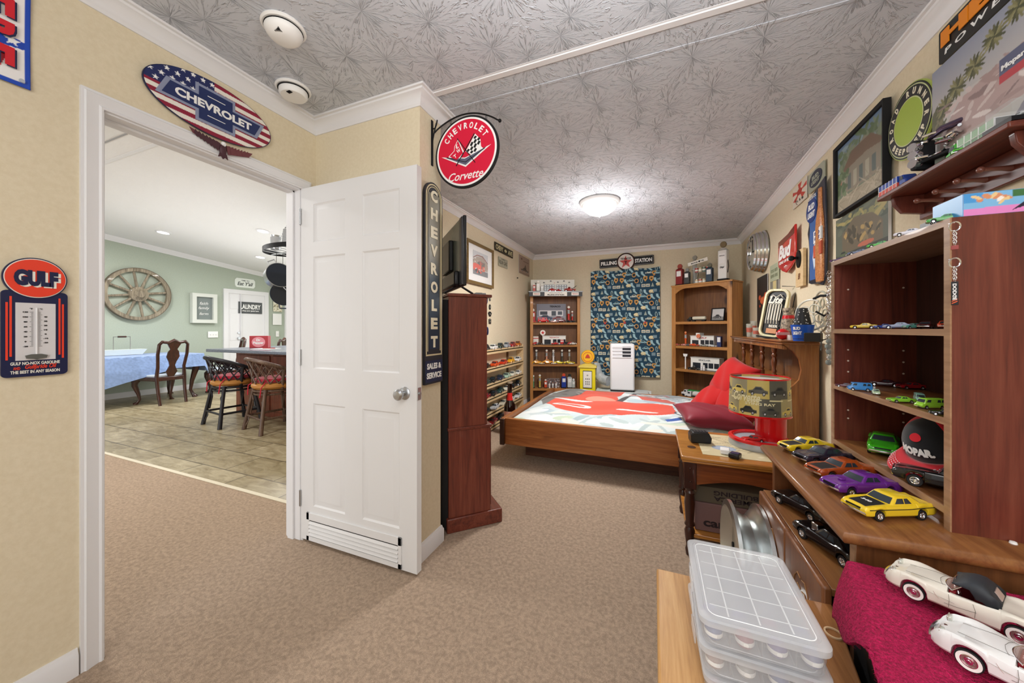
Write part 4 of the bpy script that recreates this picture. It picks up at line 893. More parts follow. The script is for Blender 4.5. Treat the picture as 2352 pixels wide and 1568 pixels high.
def wheel_mesh(sty, kind):
    k = ('w', sty, kind)
    if k in CM: return CM[k]
    r = STY[sty]['wr']; wd = .022; mb = MB()
    mb.lathe([(r * .60, -wd * .9), (r * .92, -wd), (r, -wd * .7), (r, wd * .7), (r * .92, wd), (r * .60, wd * .9), (r * .60, -wd * .9)], 32, 0, ax='y')
    if kind == 'white': 
        for s in (-1, 1): mb.lathe([(r * .60, s * wd * .93), (r * .88, s * wd * 1.03), (r * .88, s * wd * .98), (r * .60, s * wd * .85), (r * .60, s * wd * .93)], 32, 2, ax='y')
    mb.lathe([(r * .62, -wd * .5), (r * .62, wd * .5)], 32, 3 if kind == 'white' else 1, ax='y')
    for s in (-1, 1):
        mb.lathe([(r * .62, s * wd * .92), (r * .55, s * wd * .98), (r * .52, s * wd * .6), (r * .52, s * wd * .5), (r * .62, s * wd * .5), (r * .62, s * wd * .92)], 32, 1, ax='y')
        if kind == 'white':
            mb.lathe([(.0001, s * wd * 1.25), (r * .12, s * wd * 1.2), (r * .16, s * wd * 1.0), (r * .3, s * wd * .95), (r * .36, s * wd * .7), (r * .36, s * wd * .5), (.0001, s * wd * .5), (.0001, s * wd * 1.25)], 24, 1, ax='y')
        else:
            mb.lathe([(.0001, s * wd * 1.0), (r * .15, s * wd * .95), (r * .18, s * wd * .5), (.0001, s * wd * .5), (.0001, s * wd * 1.0)], 16, 1, ax='y')
            for q in range(5):
                a = 2 * PI * q / 5; mb.cyl((r * .12 * math.cos(a), s * wd * .75, r * .12 * math.sin(a)), (r * .55 * math.cos(a), s * wd * .7, r * .55 * math.sin(a)), r * .075, r * .06, 6, 1)
    me = mb.mesh('wheel', 35); CM[k] = me
    for m in (TYRE, CHROME, mat('whitewall', 'f2f0ec', .5), mat('hub_red', 'b09490', .3, .7)): me.materials.append(m)
    return me
def trim_mesh(sty, kind):
    k = ('t', sty, kind)
    if k in CM: return CM[k]
    mb = MB(); w_ = .165 if sty != 'vette' else .15
    bar = lambda x, z, h, bow: mb.ring([[(x + bow * (1 - (y / w_) ** 2) + dx, y, z + dz) for dx, dz in ((-.006, -h), (.006, -h * .8), (.009, 0), (.006, h * .8), (-.006, h))] for y in [w_ * q / 6 for q in range(-6, 7)]])
    if kind == 'bumper_front': bar(.492, .088, .014, .018)
    if kind == 'bumper_rear':
        bar(.492, .092, .013, .012); mb.v = [(-p[0], p[1], p[2]) for p in mb.v]
    if kind == 'headlights':
        for s in (-1, 1):
            for q in ((.145, .112) if sty == 'muscle' else (.135,)):
                z = .122 if sty == 'muscle' else .135; r = .014 if sty == 'muscle' else .024
                mb.lathe([(.0001, .012), (r * .7, .009), (r, 0), (r, -.02), (.0001, -.02)], 16, 0, (.487 if sty == 'muscle' else .465, s * q, z), ax='x')
    if kind == 'grille': mb.box(.486, .500, -.095, .095, .10, .138)
    if kind == 'tail_lights':
        for s in (-1, 1): mb.box(-.503, -.49, s * .10 - .04, s * .10 + .04, .122, .142)
    me = mb.mesh(kind, 40); CM[k] = me
    me.materials.append({'bumper_front': CHROME, 'bumper_rear': CHROME, 'headlights': mat('headlamp', 'e8eef0', .15, .3), 'grille': mat('dark_grille', '2a2c2e', .4, .6), 'tail_lights': mat('tail_red', 'a0101c', .25)}[kind]); return me
def paint(hexc, rough=.22): return mat('car_paint_' + hexc, hexc, rough, coat=.6)
def child(name, me, root, m=None, loc=(0, 0, 0)):
    o = link(name, me, root, loc)
    if m:
        while len(me.materials) < (2 if name == 'body' else 1): me.materials.append(None)
        for i, q in enumerate(m): o.material_slots[i].link = 'OBJECT'; o.material_slots[i].material = q
    return o
def car(sty, L_, hexc, loc, rz, label, group=None, hood=None, wheels='mag', detail=True, name='model_car', second=None, tilt=None, cat='toy car'):
    t = thing(name, label, cat, loc, rz, group); t.scale = (L_, L_, L_ * 1.14)
    if tilt: t.rotation_euler = tilt
    child('body', body_mesh(sty, bool(hood)), t, [paint(hexc), second or (mat('hood_black', '1b1b1d', .5) if hood else mat('interior_red', 'b01c26', .6))])
    if STY[sty]['cab']: link('windows', glass_mesh(sty), t)
    wm = wheel_mesh(sty, wheels); yo = .165 if sty != 'vette' else .172
    for x in STY[sty]['wx']:
        for s in (-1, 1): link('wheel', wm, t, (x, s * yo, STY[sty]['wr'] * .94)).scale = (1, 1, .9)
    if detail:
        for k in {True: ('bumper_front', 'bumper_rear', 'headlights', 'grille', 'tail_lights'), 'some': ('bumper_front', 'headlights'), 'none': ('bumper_front', 'bumper_rear')}[detail]: link(k, trim_mesh(sty, k), t)
    return t

# ================================================================ CORNER CABINET AND TELEVISION
ca = thing('corner_cabinet', 'tall cherry-red wooden cabinet standing cornerwise behind the door wall', 'cabinet', (-1.12, 1.775, 0), R(45.5))
# local x runs along the visible side (away from camera to the front), local y toward the left wall
CW, CD = .78, .262
MB().box(0, CD, 0, CW, .085, .60).build('lower_body', CHERRY, ca, bev=.002)
MB().box(0, CD - .022, 0, CW, .618, 1.40).build('upper_body', CHERRY, ca, bev=.002)
MB().box(-.012, CD + .075, -.012, CW + .01, 0, .085).build('plinth', CHERRYX, ca, bev=.006)
MB().box(-.006, CD + .008, -.006, CW, .60, .618).build('middle_ledge', CHERRYX, ca, bev=.003)
MB().box(-.006, CD + .008, -.010, CW + .01, 1.40, 1.418).build('top_board', CHERRYX, ca, bev=.004)
MB().box(-.04, -.002, .012, CW - .02, .02, 1.38).build('back_panel', MATBLK, ca)
for y in (.03, .40): MB().box(CD, CD + .016, y, y + .34, .10, .585).build('door', CHERRY, ca, bev=.004)
# television seen from behind
tv0, tv1 = Vector((-1.035, 1.80, 0)), Vector((-1.50, 2.26, 0)); d_ = tv1 - tv0; TW_ = d_.length
tv = thing('television', 'flat black television on the corner cabinet, seen from its back edge', 'television', (tv0.x, tv0.y, 1.418), math.atan2(d_.y, d_.x))
MB().box(0, TW_, -.02, .0, .045, .46).build('screen_panel', BLACK, tv, bev=.004)
MB().box(.012, TW_ - .012, 0, .006, .06, .45).build('rear_cover', mat('satin_grey_plastic', '5c6258', .25), tv, bev=.003)
MB().box(.0, .05, -.001, .012, .05, .45).build('edge_band', mat('charcoal_plastic', '3a3a3e', .35), tv, bev=.003)
MB().box(.06, TW_ - .06, .004, .04, .05, .14).build('rear_housing', BLACK, tv, bev=.012)
MB().box(.22, .46, .004, .035, .16, .36).build('mount_box', BLACK, tv, bev=.008)
MB().tube([(.10, -.09, .006), (.11, 0, .06), (.10, .09, .006)], .007, 8).build('stand_leg', BLACK, tv); MB().tube([(TW_ - .10, -.09, .006), (TW_ - .11, 0, .06), (TW_ - .10, .09, .006)], .007, 8).build('stand_leg', BLACK, tv)
p = atZ(1098, 671, 1.42 + .001); t = thing('remote_control', 'small grey device lying on top of the corner cabinet', 'remote control', (-1.03, 1.985, 1.418), R(40))
MB().box(-.03, .045, -.02, .02, 0, .016).build('case', mat('grey_case', '85888a', .4), t, bev=.005); MB().box(-.02, .02, -.012, .012, .016, .018).build('screen', MATBLK, t)
for k, (px, py, hh, col, lb) in enumerate([(1117, 689, .05, '3c55b0', 'blue badge stuck high on the far edge of the corner cabinet'), (1119, 760, .05, '2c4c9c', 'round blue and white badge lower on the far edge of the corner cabinet')]):
    q = atZ(px, py, 1.3); d = ray(px, py); kk = 2.235; t = thing('cabinet_badge', lb, 'badge', (d[0] * kk, d[1] * kk, CH + d[2] * kk), R(-40))
    MB().prism(ellp(.016, .026, 24), -.003, .003).build('disc', mat('badge_blue' + col, col, .3), t); MB().prism(ellp(.007, .012, 20), -.005, -.003).build('centre', WHITE, t)

# ================================================================ LEFT BEDROOM WALL
XB = XA
def frame4(w_, h_, b_, y0, y1, m, parent, bev=.003):
    mb = MB().ring([[(sx * (w_ / 2 - d), y, sz * (h_ / 2 - d)) for sx, sz in ((-1, -1), (1, -1), (1, 1), (-1, 1))] for d, y in ((0, y1), (0, y0), (b_, y0 + .004), (b_, y1), (0, y1))], caps=False)
    return mb.build('frame', m, parent, smooth=20)
t, w_, h_ = sign('framed_picture', 'brown-framed print of a red vintage truck at a filling station, on the left bedroom wall', 'picture', wallrect('A', 1071, 546, 1132, 663, .02))
frame4(w_, h_, .035, -.015, .012, wood('brown_frame', '5a4428', '7a6238', '8f7848', 'x', .4), t)
MB().box(-w_ / 2 + .03, w_ / 2 - .03, -.0, .008, -h_ / 2 + .03, h_ / 2 - .03).build('mat_board', WHITE, t)
a = Art(70, 90, 'c9ccd0', .78)
a.rect(0, 0, .78, .22, '6d7074'); a.poly([(0, .62), (.2, .78), (.5, .8), (.78, .55), (.78, .25), (0, .3)], 'a89888'); a.poly([(0, .66), (.22, .82), (.48, .82), (.78, .58), (.78, .64), (.5, .88), (.2, .86), (0, .7)], '8a5a48')
a.rect(.22, .3, .6, .6, '6a5c56'); a.rect(.36, .36, .42, .62, 'd05a40'); a.poly([(.0, .22), (.0, .44), (.1, .48), (.3, .46), (.42, .36), (.42, .1), (.2, .08)], 'e5472a'); a.ell(.16, .2, .07, .09, '2a2422'); a.ell(.3, .14, .06, .08, '3a2c28'); a.poly([(.46, .2), (.48, .42), (.6, .44), (.62, .22)], 'd86a48'); a.blobs(25, (0, .1, .78, .7), .03, .02, ['58504c', 'e6e2dc', 'b84c34'], 5)
pw = picture('print', a, w_ * .56, h_ * .56, t, t=.002); pw.location = (0, -.003, .01)
MB().box(-w_ / 2 + .034, w_ / 2 - .034, -.0062, -.0055, -h_ / 2 + .034, h_ / 2 - .034).build('glazing', mat('picture_glass', 'ffffff', .02, alpha=.08), t)
t, w_, h_ = sign('street_sign', 'dark street-style plate reading CHEVY AVE, high on the left bedroom wall', 'wall sign', wallrect('A', 1136, 554, 1178, 594))
MB().prism(roundrect(w_, h_, .008), -.001, .002).build('plate', mat('bronze_black', '35301f', .5), t)
letters(t, [('CHEVY', -w_ * .25, 0, w_ * .38, h_ * .6, .03), ('AVE', w_ * .33, 0, w_ * .25, h_ * .6, .03)], mat('faded_gold', 'cfc79c', .5), y=-.001)
MB().prism([(x + w_ * .07, z) for x, z in bow(w_ * .07, h_ * .2, w_ * .025, h_ * .1, .01)], -.003, -.001).build('bowtie', mat('faded_gold'), t)
t, w_, h_ = sign('license_plate', 'worn pale licence plate below the CHEVY AVE plate', 'licence plate', wallrect('A', 1145, 588, 1166, 618))
MB().prism(roundrect(w_, h_, .012), -.001, .002).build('plate', mat('worn_plate', 'b5b4a0', .5, .3), t)
letters(t, [('RLN GAS', 0, -h_ * .03, w_ * .85, h_ * .42, .03), ('FLORIDA', 0, h_ * .34, w_ * .4, h_ * .12), ('· · ·', 0, -h_ * .38, w_ * .3, h_ * .05)], mat('plate_ink', '6e6e5e', .6), y=-.001)
t, w_, h_ = sign('tin_sign', 'brown tin sign with star and old car, near the back corner of the left wall', 'wall sign', wallrect('A', 1192, 583, 1216, 636))
a = Art(40, 56, '9a8272', .75); a.rect(.03, .03, .72, .97, 'a08a7a'); a.star(.18, .82, .09, '5c3a30'); a.rect(.3, .72, .68, .76, '6c5448'); a.car(.12, .2, .55, '5e463c'); a.poly([(.35, .35), (.45, .6), (.52, .35)], '54403a'); a.rect(.03, .03, .72, .1, '86705f')
picture('printed_tin', a, w_, h_, t)
t, w_, h_ = sign('wall_hole', 'small dark hook on the bare left wall below the tin sign', 'hook', wallrect('A', 1187, 635, 1191, 641)); MB().cyl((0, -.006, 0), (0, .008, 0), .009).build('cap', MATBLK, t)  # dark disc stands for a hole in the wall
for k, (py, c_, lb) in enumerate([(686, '5a5a58', 'topmost badge of the small column beside the corner cabinet'), (705, '3a3a3a', 'second badge down in the column beside the corner cabinet'), (721, '2e2e30', 'wide winged badge in the column beside the corner cabinet'), (738, '4a4a48', 'lowest crown-shaped badge beside the corner cabinet')]):
    t = thing('wall_badge', lb, 'badge', atX(1125, py, XA + .003), PI / 2, 'small metal badges in a column on the left wall')
    sh = [ellp(.022, .030, 20), ellp(.026, .034, 20), [(-.05, .01), (-.02, .03), (.02, .03), (.05, .01), (.02, -.03), (-.02, -.03)], [(-.03, -.03), (.03, -.03), (.035, .03), (.015, .01), (0, .04), (-.015, .01), (-.035, .03)]][k]
    MB().prism(sh, -.004, .002).build('badge_plate', mat('badge_metal' + c_, c_, .4, .5), t); MB().prism(ellp(.010, .012, 14), -.006, -.004).build('boss', mat('badge_pale', 'b0ae9c', .4, .4), t)

# ledges with cars: front face at XL
XL = -1.765
LZ = [(.965, 3.2, 4.80), (.755, 3.2, 4.80), (.568, 3.2, 4.80), (.405, 3.2, 4.80), (.232, 3.2, 4.80), (.070, 3.2, 4.18)]
ra_ = thing('display_ledge_rack', 'raw pine rack of six narrow car ledges on the left bedroom wall', 'shelf', (XA, 4.0, 0))
MB().box(.002, .105, .80, .82, .01, .985).build('end_board', PALE, ra_, bev=.002)
for y in (.42, -.3): MB().box(.002, .02, y, y + .035, .02, .98).build('upright_batten', mat('batten_brown', '6a5038', .7), ra_)  # battens in a darker brown than the ledges
for z, y0, y1 in LZ:
    sh = MB().box(.002, .105, y0 - 4.0, y1 - 4.0, z - .03, z - .018).build('ledge', PALE, ra_)
    MB().box(.092, .105, y0 - 4.0, y1 - 4.0, z - .055, z - .002).build('front_lip', PALE, sh)
CN = {'f2f2ee': 'white', '8a8e94': 'silver', '1d2f24': 'dark green', '9aa0a8': 'grey', 'a01820': 'dark red', 'c46a1c': 'copper orange', '1a1c20': 'black', 'e0501c': 'orange', 'd83818': 'red-orange', 'f0b020': 'yellow', 'cfd2d4': 'pale silver', '20403c': 'teal black', 'f4f0dc': 'cream', 'b8d8c0': 'mint', '1c2a4a': 'navy', '902028': 'maroon', 'e8e8e8': 'white', 'c8141e': 'bright red', 'd8d0b8': 'beige'}
KN = {'muscle': 'coupe', 'fifties': 'fifties sedan', 'forties': 'rounded forties coupe', 'pickup': 'pickup truck', 'van': 'panel van'}
rows = [
 [('1a1c20', 'forties'), ('f2f2ee', 'fifties'), ('1d2f24', 'forties'), ('9aa0a8', 'forties'), ('a01820', 'forties'), ('c46a1c', 'pickup')],
 [('1a1c20', 'fifties'), ('e0501c', 'fifties'), ('d83818', 'fifties'), ('f0b020', 'forties'), ('f2f2ee', 'fifties')],
 [('20403c', 'fifties'), ('1a1c20', 'fifties'), ('1c2a4a', 'fifties'), ('b8d8c0', 'fifties'), ('f4f0dc', 'fifties'), ('f2f2ee', 'muscle')],
 [('902028', 'fifties'), ('1a1c20', 'fifties'), ('20403c', 'forties'), ('f4f0dc', 'fifties'), ('1a1c20', 'muscle'), ('1a1c20', 'forties')],
 [('1a1c20', 'fifties'), ('cfd2d4', 'fifties'), ('d8d0b8', 'fifties'), ('f2f2ee', 'muscle'), ('e8e8e8', 'fifties')],
 [('e0501c', 'muscle'), ('902028', 'fifties'), ('1a1c20', 'forties')]]
RN = ['top', 'second', 'third', 'fourth', 'fifth', 'bottom']; ON = ['first', 'second', 'third', 'fourth', 'fifth', 'last']
for i, row in enumerate(rows):
    z, y0, y1 = LZ[i]; n = len(row); ya = 3.66 if i < 5 else 3.62; yb = 4.72 if i < 5 else 4.1
    if i == 5: n = 3
    for j, (hc, st) in enumerate(row):
        y = ya + (yb - ya) * j / (n - 1)
        car(st, .212, hc, (-1.814, y, z - .018), -PI / 2 + R(9), f'{CN[hc]} model {KN[st]} on the {RN[i]} pine ledge, {ON[j]} from the cabinet', f'model cars on the {RN[i]} pine ledge', detail='some')

# ================================================================ GIANT BOTTLE at the foot of the bed
bt = thing('giant_beer_bottle', 'very large dark beer bottle with red neck label between the pine ledges and the bed', 'bottle', (-1.53, 3.72, 0))
bh = .600; br_r = .066
MB().lathe([(.001, 0), (br_r, .002), (br_r, .30), (br_r * .92, .34), (br_r * .55, .39), (br_r * .42, .44), (br_r * .38, bh - .03), (br_r * .44, bh - .025), (br_r * .44, bh - .012), (.001, bh - .012)], 36).build('glass_body', mat('brown_bottle_glass', '160806', .06, coat=1), bt)
MB().lathe([(.001, bh + .004), (br_r * .5, bh), (br_r * .52, bh - .016), (br_r * .46, bh - .018), (.001, bh - .014)], 24).build('crown_cap', mat('cap_silver', 'b8b0a0', .3, .8), bt)
MB().lathe([(br_r * .55 + .0006, .392), (br_r * .46, .43), (br_r * .43, .475), (br_r * .41, .475), (br_r * .5, .392), (br_r * .55 + .0006, .392)], 36).build('neck_label', mat('label_red', 'd0221c', .5), bt)
MB().lathe([(br_r + .0008, .12), (br_r + .0008, .27), (br_r - .002, .27), (br_r - .002, .12), (br_r + .0008, .12)], 40).build('body_label', mat('label_pink', 'd8a090', .5), bt)
# ================================================================ BOOKCASES
PINEF = wood('honey_pine', '94602e', 'b88046', 'cf9c60', 'z', .45, knots=True)
PINEFX = wood('honey_pine_shelf', '8a5728', 'b07a40', 'c8945a', 'x', .45, knots=True)
def bookcase(FL, FR, depth, H, shelves, label, arch=True):
    FL, FR = Vector(FL), Vector(FR); w_ = (FR - FL).length; rz = math.atan2(FR.y - FL.y, FR.x - FL.x)
    t = thing('bookcase', label, 'bookcase', (FL.x, FL.y, 0), rz); s_ = .055 if arch else .045
    for x in (0, w_ - .02): MB().box(x, x + .02, .018, depth, 0, H - .02).build('side_panel', PINEF, t, bev=.002)
    for x in (0, w_ - s_): MB().box(x, x + s_, 0, .018, 0, H - .02).build('front_stile', PINEF, t, bev=.002)
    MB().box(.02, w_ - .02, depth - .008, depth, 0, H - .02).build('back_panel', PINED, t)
    MB().box(-.008, w_ + .008, -.008, depth, H - .02, H).build('top_board', PINEFX, t, bev=.004)
    if arch:
        pts = [(s_, H - .02), (w_ - s_, H - .02), (w_ - s_, H - .115)] + [(w_ / 2 + (w_ / 2 - s_) * math.cos(PI * k / 20) * .96, H - .115 + .062 * min(1, 1.35 * math.sin(PI * k / 20)) ** 1.3) for k in range(1, 20)] + [(s_, H - .115)]
        MB().prism(pts, 0, .016).build('arched_apron', PINEFX, t, bev=.002)
    for z in shelves: MB().box(.02, w_ - .02, .004, depth - .008, z - .035, z).build('shelf', PINEFX, t, bev=.002)
    return t, w_
BL, BLW = bookcase((-1.757, 5.10), (-1.04, 5.37), .165, 1.765, (1.306, .966, .667, .292), 'honey pine bookcase in the far left corner, packed with filling-station models', False)
BR, BRW = bookcase((.233, 5.24), (.865, 4.815), .28, 1.795, (1.303, .983, .675, .300), 'honey pine bookcase with arched top in the far right corner')
def on(root, x, y, z):        # local spot on a bookcase -> world
    q = root.rotation_euler.z; return Vector((root.location.x + x * math.cos(q) - y * math.sin(q), root.location.y + x * math.sin(q) + y * math.cos(q), z))
LR, RR = BL.rotation_euler.z, BR.rotation_euler.z

def pump(loc, rz, h, col, label, globe='f0ece0', group='model petrol pumps', slim=False, name='model_gas_pump', wf=.17):
    t = thing(name, label, 'model petrol pump', loc, rz, group); w_ = h * (.11 if slim else wf); m = mat('pump_' + col, col, .35)
    MB().box(-w_, w_, -w_ * .7, w_ * .7, 0, h * .06).build('base', MATBLK, t)
    if slim: MB().lathe([(.001, h * .06), (w_ * .7, h * .06), (w_ * .55, h * .1), (w_ * .55, h * .45), (w_ * .8, h * .47), (w_ * .8, h * .5), (.001, h * .5)], 14).build('body', m, t); MB().lathe([(.001, h * .5), (w_ * .6, h * .5), (w_ * .6, h * .76), (.001, h * .76)], 14).build('glass_cylinder', mat('pump_glass', 'cfd8da', .1, alpha=.5), t)
    else:
        MB().box(-w_ * .9, w_ * .9, -w_ * .6, w_ * .6, h * .06, h * .74).build('body', m, t, bev=h * .015)
        MB().box(-w_ * .6, w_ * .6, -w_ * .64, -w_ * .6, h * .42, h * .66).build('dial_face', WHITE, t)
    MB().lathe([(.001, h * .74), (w_ * .9, h * .75), (w_ * .5, h * .79), (w_ * .3, h * .8), (.001, h * .8)], 14).build('cap', m if not slim else mat('pump_' + col), t)
    MB().lathe([(.001, -.2 * w_), (w_ * .62, -.2 * w_), (w_ * .68, 0), (w_ * .62, .2 * w_), (.001, .2 * w_)], 20, ax='y').xf(Matrix.Translation((0, 0, h * .88))).build('globe', mat('globe_' + globe, globe, .3), t)
    MB().tube([(w_ * .9, 0, h * .5), (w_ * 1.2, -w_ * .3, h * .35), (w_ * .95, -w_ * .2, h * .2)], h * .008, 5).build('hose', MATBLK, t)
    return t
def station(loc, rz, w_, h_, d_, label, text, col='eeeee8', tcol='b01820', tower=False, dark='2a3038', name='model_station'):
    t = thing(name, label, 'model building', loc, rz, None)
    MB().box(-w_ / 2 - .01, w_ / 2 + .01, -d_ / 2 - .05, d_ / 2, 0, .006).build('base_plate', mat('base_grey', '6a6a68', .6), t)
    m = mat('station_' + col, col, .5); body = MB().box(-w_ / 2, w_ / 2, -d_ / 2, d_ / 2, .006, h_)
    if tower: body.box(-w_ * .25, -w_ * .08, -d_ / 2 - .004, d_ / 2, h_, h_ * 1.32)
    bd = body.build('walls', m, t, bev=.001)
    for k in range(3): MB().box(-w_ * .05 + k * w_ * .19, -w_ * .05 + k * w_ * .19 + w_ * .16, -d_ / 2 - .002, -d_ / 2, h_ * .2, h_ * .62).build('window', mat('window_' + dark, dark, .15), t)
    MB().box(-w_ * .42, -w_ * .14, -d_ / 2 - .002, -d_ / 2, .006, h_ * .6).build('garage_door', mat('window_' + dark), t)
    MB().box(-w_ / 2 - .004, w_ / 2 + .004, -d_ / 2 - .006, d_ / 2, h_, h_ + .008).build('roof_edge', mat('roofline', 'c8c8c4', .5), t)
    letters(t, [(text, 0, h_ * .83, w_ * .42, h_ * .13, .03)], mat('sign_' + tcol, tcol, .5), y=-d_ / 2 - .0005)
    return t
def disc_sign(loc, rz, h, label, face='f2f0ea'):
    t = thing('model_pole_sign', label, 'model sign', loc, rz); MB().cyl((0, 0, 0), (0, 0, h * .75), h * .02, n=8).lathe([(.001, 0), (h * .12, 0), (h * .1, .004), (.001, .004)], 16).build('pole', WHITE, t)
    MB().lathe([(.001, -.003), (h * .19, -.003), (h * .19, .003), (.001, .003)], 28, ax='y').xf(Matrix.Translation((0, 0, h * .83))).build('disc', mat('disc_' + face, face, .4), t)
    a = [(h * .15 * (1 if k % 2 == 0 else .4) * math.sin(PI * k / 5), h * .83 + h * .15 * (1 if k % 2 == 0 else .4) * math.cos(PI * k / 5)) for k in range(10)]
    MB().prism(a, -.005, -.003).build('star', RED, t); return t
# ---- left bookcase top
t = thing('display_header', 'dark header box reading FILLING STATION with red and white logos, topping the left bookcase', 'sign', on(BL, BLW / 2, .03, 1.765), LR)
MB().box(-.41, .41, -.13, .12, 0, .012).box(-.39, .39, -.118, -.108, -.062, 0).build('tray', mat('tin_tray', '8a8c8c', .4, .6), t)
MB().box(-.40, .40, -.124, -.118, -.066, .004).build('front_panel', mat('slate_dark', '3c4044', .5), t)
MB().box(-.17, .17, -.127, -.124, -.060, -.0).build('name_strip', OFFW, t)
letters(t, [('FILLING STATION', 0, -.042, .25, .022, .04), ('VETERAN GAS & SUPPLY CO.', 0, -.013, .2, .010, .02)], mat('ink_dark', '2c2c2e', .6), y=-.127)
for s in (-1, 1):
    MB().box(s * .29 - .055, s * .29 + .055, -.128, -.124, -.052, -.006).build('logo_plate', OFFW, t); 
    letters(t, [('TEXACO', s * .29, -.029, .085, .016, .04)], mat('logo_red', 'b83030', .5), 'logo_lettering', y=-.128)
a = Art(110, 44, 'e9e7dc', 2.5)
for x0 in (.75, 1.45):
    a.rect(x0, .1, x0 + .62, .62, '8a8f94')
    for i in range(4):
        for j in range(3): a.rect(x0 + .03 + i * .15, .15 + j * .16, x0 + .14 + i * .15, .28 + j * .16, 'dfe3e4')
for x0, y0 in ((.4, .86), (.75, .76), (1.15, .88), (1.55, .8), (1.9, .88), (2.2, .78), (.3, .7)): a.ell(x0, y0, .06, .035, '6a6a66'); a.ell(x0, y0 + .03, .04, .03, '4a4c4a')
a.star(1.35, .75, .05, 'b0342c'); a.rect(.12, .05, .3, .6, 'cfc8c4'); a.rect(.14, .3, .2, .5, 'b84034')
bd = picture('backdrop', a, .68, .20, None, t=.006); bd.location = on(BL, BLW / 2 - .03, .10, 1.777 + .10); bd.rotation_euler.z = LR; tag(bd, 'white garage-front backdrop board with two paned doors on top of the left bookcase', 'backdrop')
car('pickup', .175, 'a8281e', on(BL, .60, -.02, 1.777), LR + PI, 'red tow truck at the right end of the left bookcase top', name='model_tow_truck', detail='some')
tw_ = thing('tow_crane', 'little crane arm of the red tow truck on the left bookcase', 'toy crane', on(BL, .655, -.02, 1.777 + .03), LR)
MB().cyl((-.03, 0, .0), (.05, 0, .06), .004, n=8).cyl((-.02, 0, -.005), (-.02, 0, .03), .004, n=8).build('arm', DARKMET, tw_)
car('forties', .13, 'b82420', on(BL, .34, -.03, 1.777), LR, 'dark red fire chief truck in front of the paned backdrop', detail='some'); car('forties', .09, 'c0282c', on(BL, .43, -.06, 1.777), LR + .5, 'tiny red coupe in front of the paned backdrop', detail='some')
for k, x in enumerate((.06, .12, .18)): pump(on(BL, x, -.02 - .02 * (k == 1), 1.777), LR, (.13, .17, .12)[k], ('c84838', 'e8e4dc', 'd8d4d0')[k], ('short red pump at the left end of the left bookcase top', 'tallest white pump with a lit globe on the left bookcase top', 'short white pump third along the left bookcase top')[k])
# ---- left bookcase shelf 1: photo of station, cars, pumps
a = Art(100, 60, '8a8c98', 1.66); a.rect(0, .62, 1.66, 1, '777884'); a.rect(.15, .3, 1.5, .62, 'e2e2e4'); a.rect(.2, .36, .62, .56, '2c3440'); a.rect(.85, .32, 1.1, .58, '3c4450'); a.rect(1.2, .36, 1.45, .56, '4a5460'); a.rect(0, 0, 1.66, .3, '9a9ca4')
a.car(.05, .1, .85, '3e4a6a'); a.car(.92, .1, .62, 'a04048')
pc = picture('station_picture', a, .46, .27, None, t=.006); pc.location = on(BL, .335, .135, 1.306 + .16); pc.rotation_euler.z = LR; tag(pc, 'grey photo panel of a TEXACO station, top shelf of the left bookcase', 'picture')
letters(pc, [('TEXACO', .06, .095, .17, .028, .05)], MATBLK)
car('van', .17, 'd01c1c', on(BL, .20, .03, 1.306), LR, 'bright red tanker lorry on the top shelf of the left bookcase', detail='some', name='model_tanker')
for x, c_, st, l_ in ((.06, 'b82020', 'fifties', 'small red car at the left end'), (.12, '1a1c20', 'forties', 'small black car by the left end'), (.36, 'd8a098', 'muscle', 'tiny pink car lowest in the middle'), (.39, 'c8c8c8', 'forties', 'small silver car in the middle'), (.47, '6a2c30', 'van', 'dark maroon tanker right of the middle'), (.58, '1c1c1e', 'pickup', 'small black lorry at the right end'), (.645, '2a2a2e', 'fifties', 'small black sedan last at the right')):
    car(st, .10 if st != 'van' else .15, c_, on(BL, x, .02 if x != .36 else -.005, 1.306), LR + .3 * (x > .5), l_ + ' of the top shelf in the left bookcase', detail='some', group='small cars on the top shelf of the left bookcase')
for x, h_, c_, l_ in ((.045, .22, 'c02020', 'red and white pump at the far left'), (.60, .27, 'c82a20', 'tallest red visible-glass pump right of the photo panel'), (.655, .19, 'd03028', 'shorter red pump beside the tallest one')): pump(on(BL, x, .07, 1.306), LR, h_, c_, l_ + ', left bookcase top shelf', slim=x > .5)
# shelf 2
station(on(BL, .37, .08, .966), LR, .36, .13, .09, 'white model filling station with red TEXACO lettering, second shelf of the left bookcase', 'TEXACO')
disc_sign(on(BL, .195, .03, .966), LR, .22, 'round red-star pole sign beside the white model station')
t = thing('small_shop_model', 'little white building cut off at the left end of the second shelf', 'model building', on(BL, .08, .09, .966), LR); MB().box(-.03, .05, -.03, .03, 0, .125).build('walls', OFFW, t); MB().box(-.034, .054, -.034, .034, .09, .10).build('roof_line', RED, t)
for x, c_, st, l_ in ((.09, 'c02420', 'forties', 'red car at the left end'), (.14, '1c1c1e', 'muscle', 'low dark car by the pole sign'), (.38, 'c82424', 'pickup', 'red pickup before the white station'), (.56, '202022', 'forties', 'black car right of the station'), (.62, 'b8241c', 'forties', 'red truck near the right end'), (.655, 'e8e0d8', 'fifties', 'small pale car last at the right')):
    car(st, .11, c_, on(BL, x, -.0 if x != .38 else -.015, .966), LR + .2, l_ + ', second shelf of the left bookcase', detail='some', group='cars on the second shelf of the left bookcase')
for x in (.475, .50): pump(on(BL, x, -.0, .972), LR, .085, 'c8302c', 'small red pump before the white model station, ' + ('left' if x < .49 else 'right') + ' of the pair')
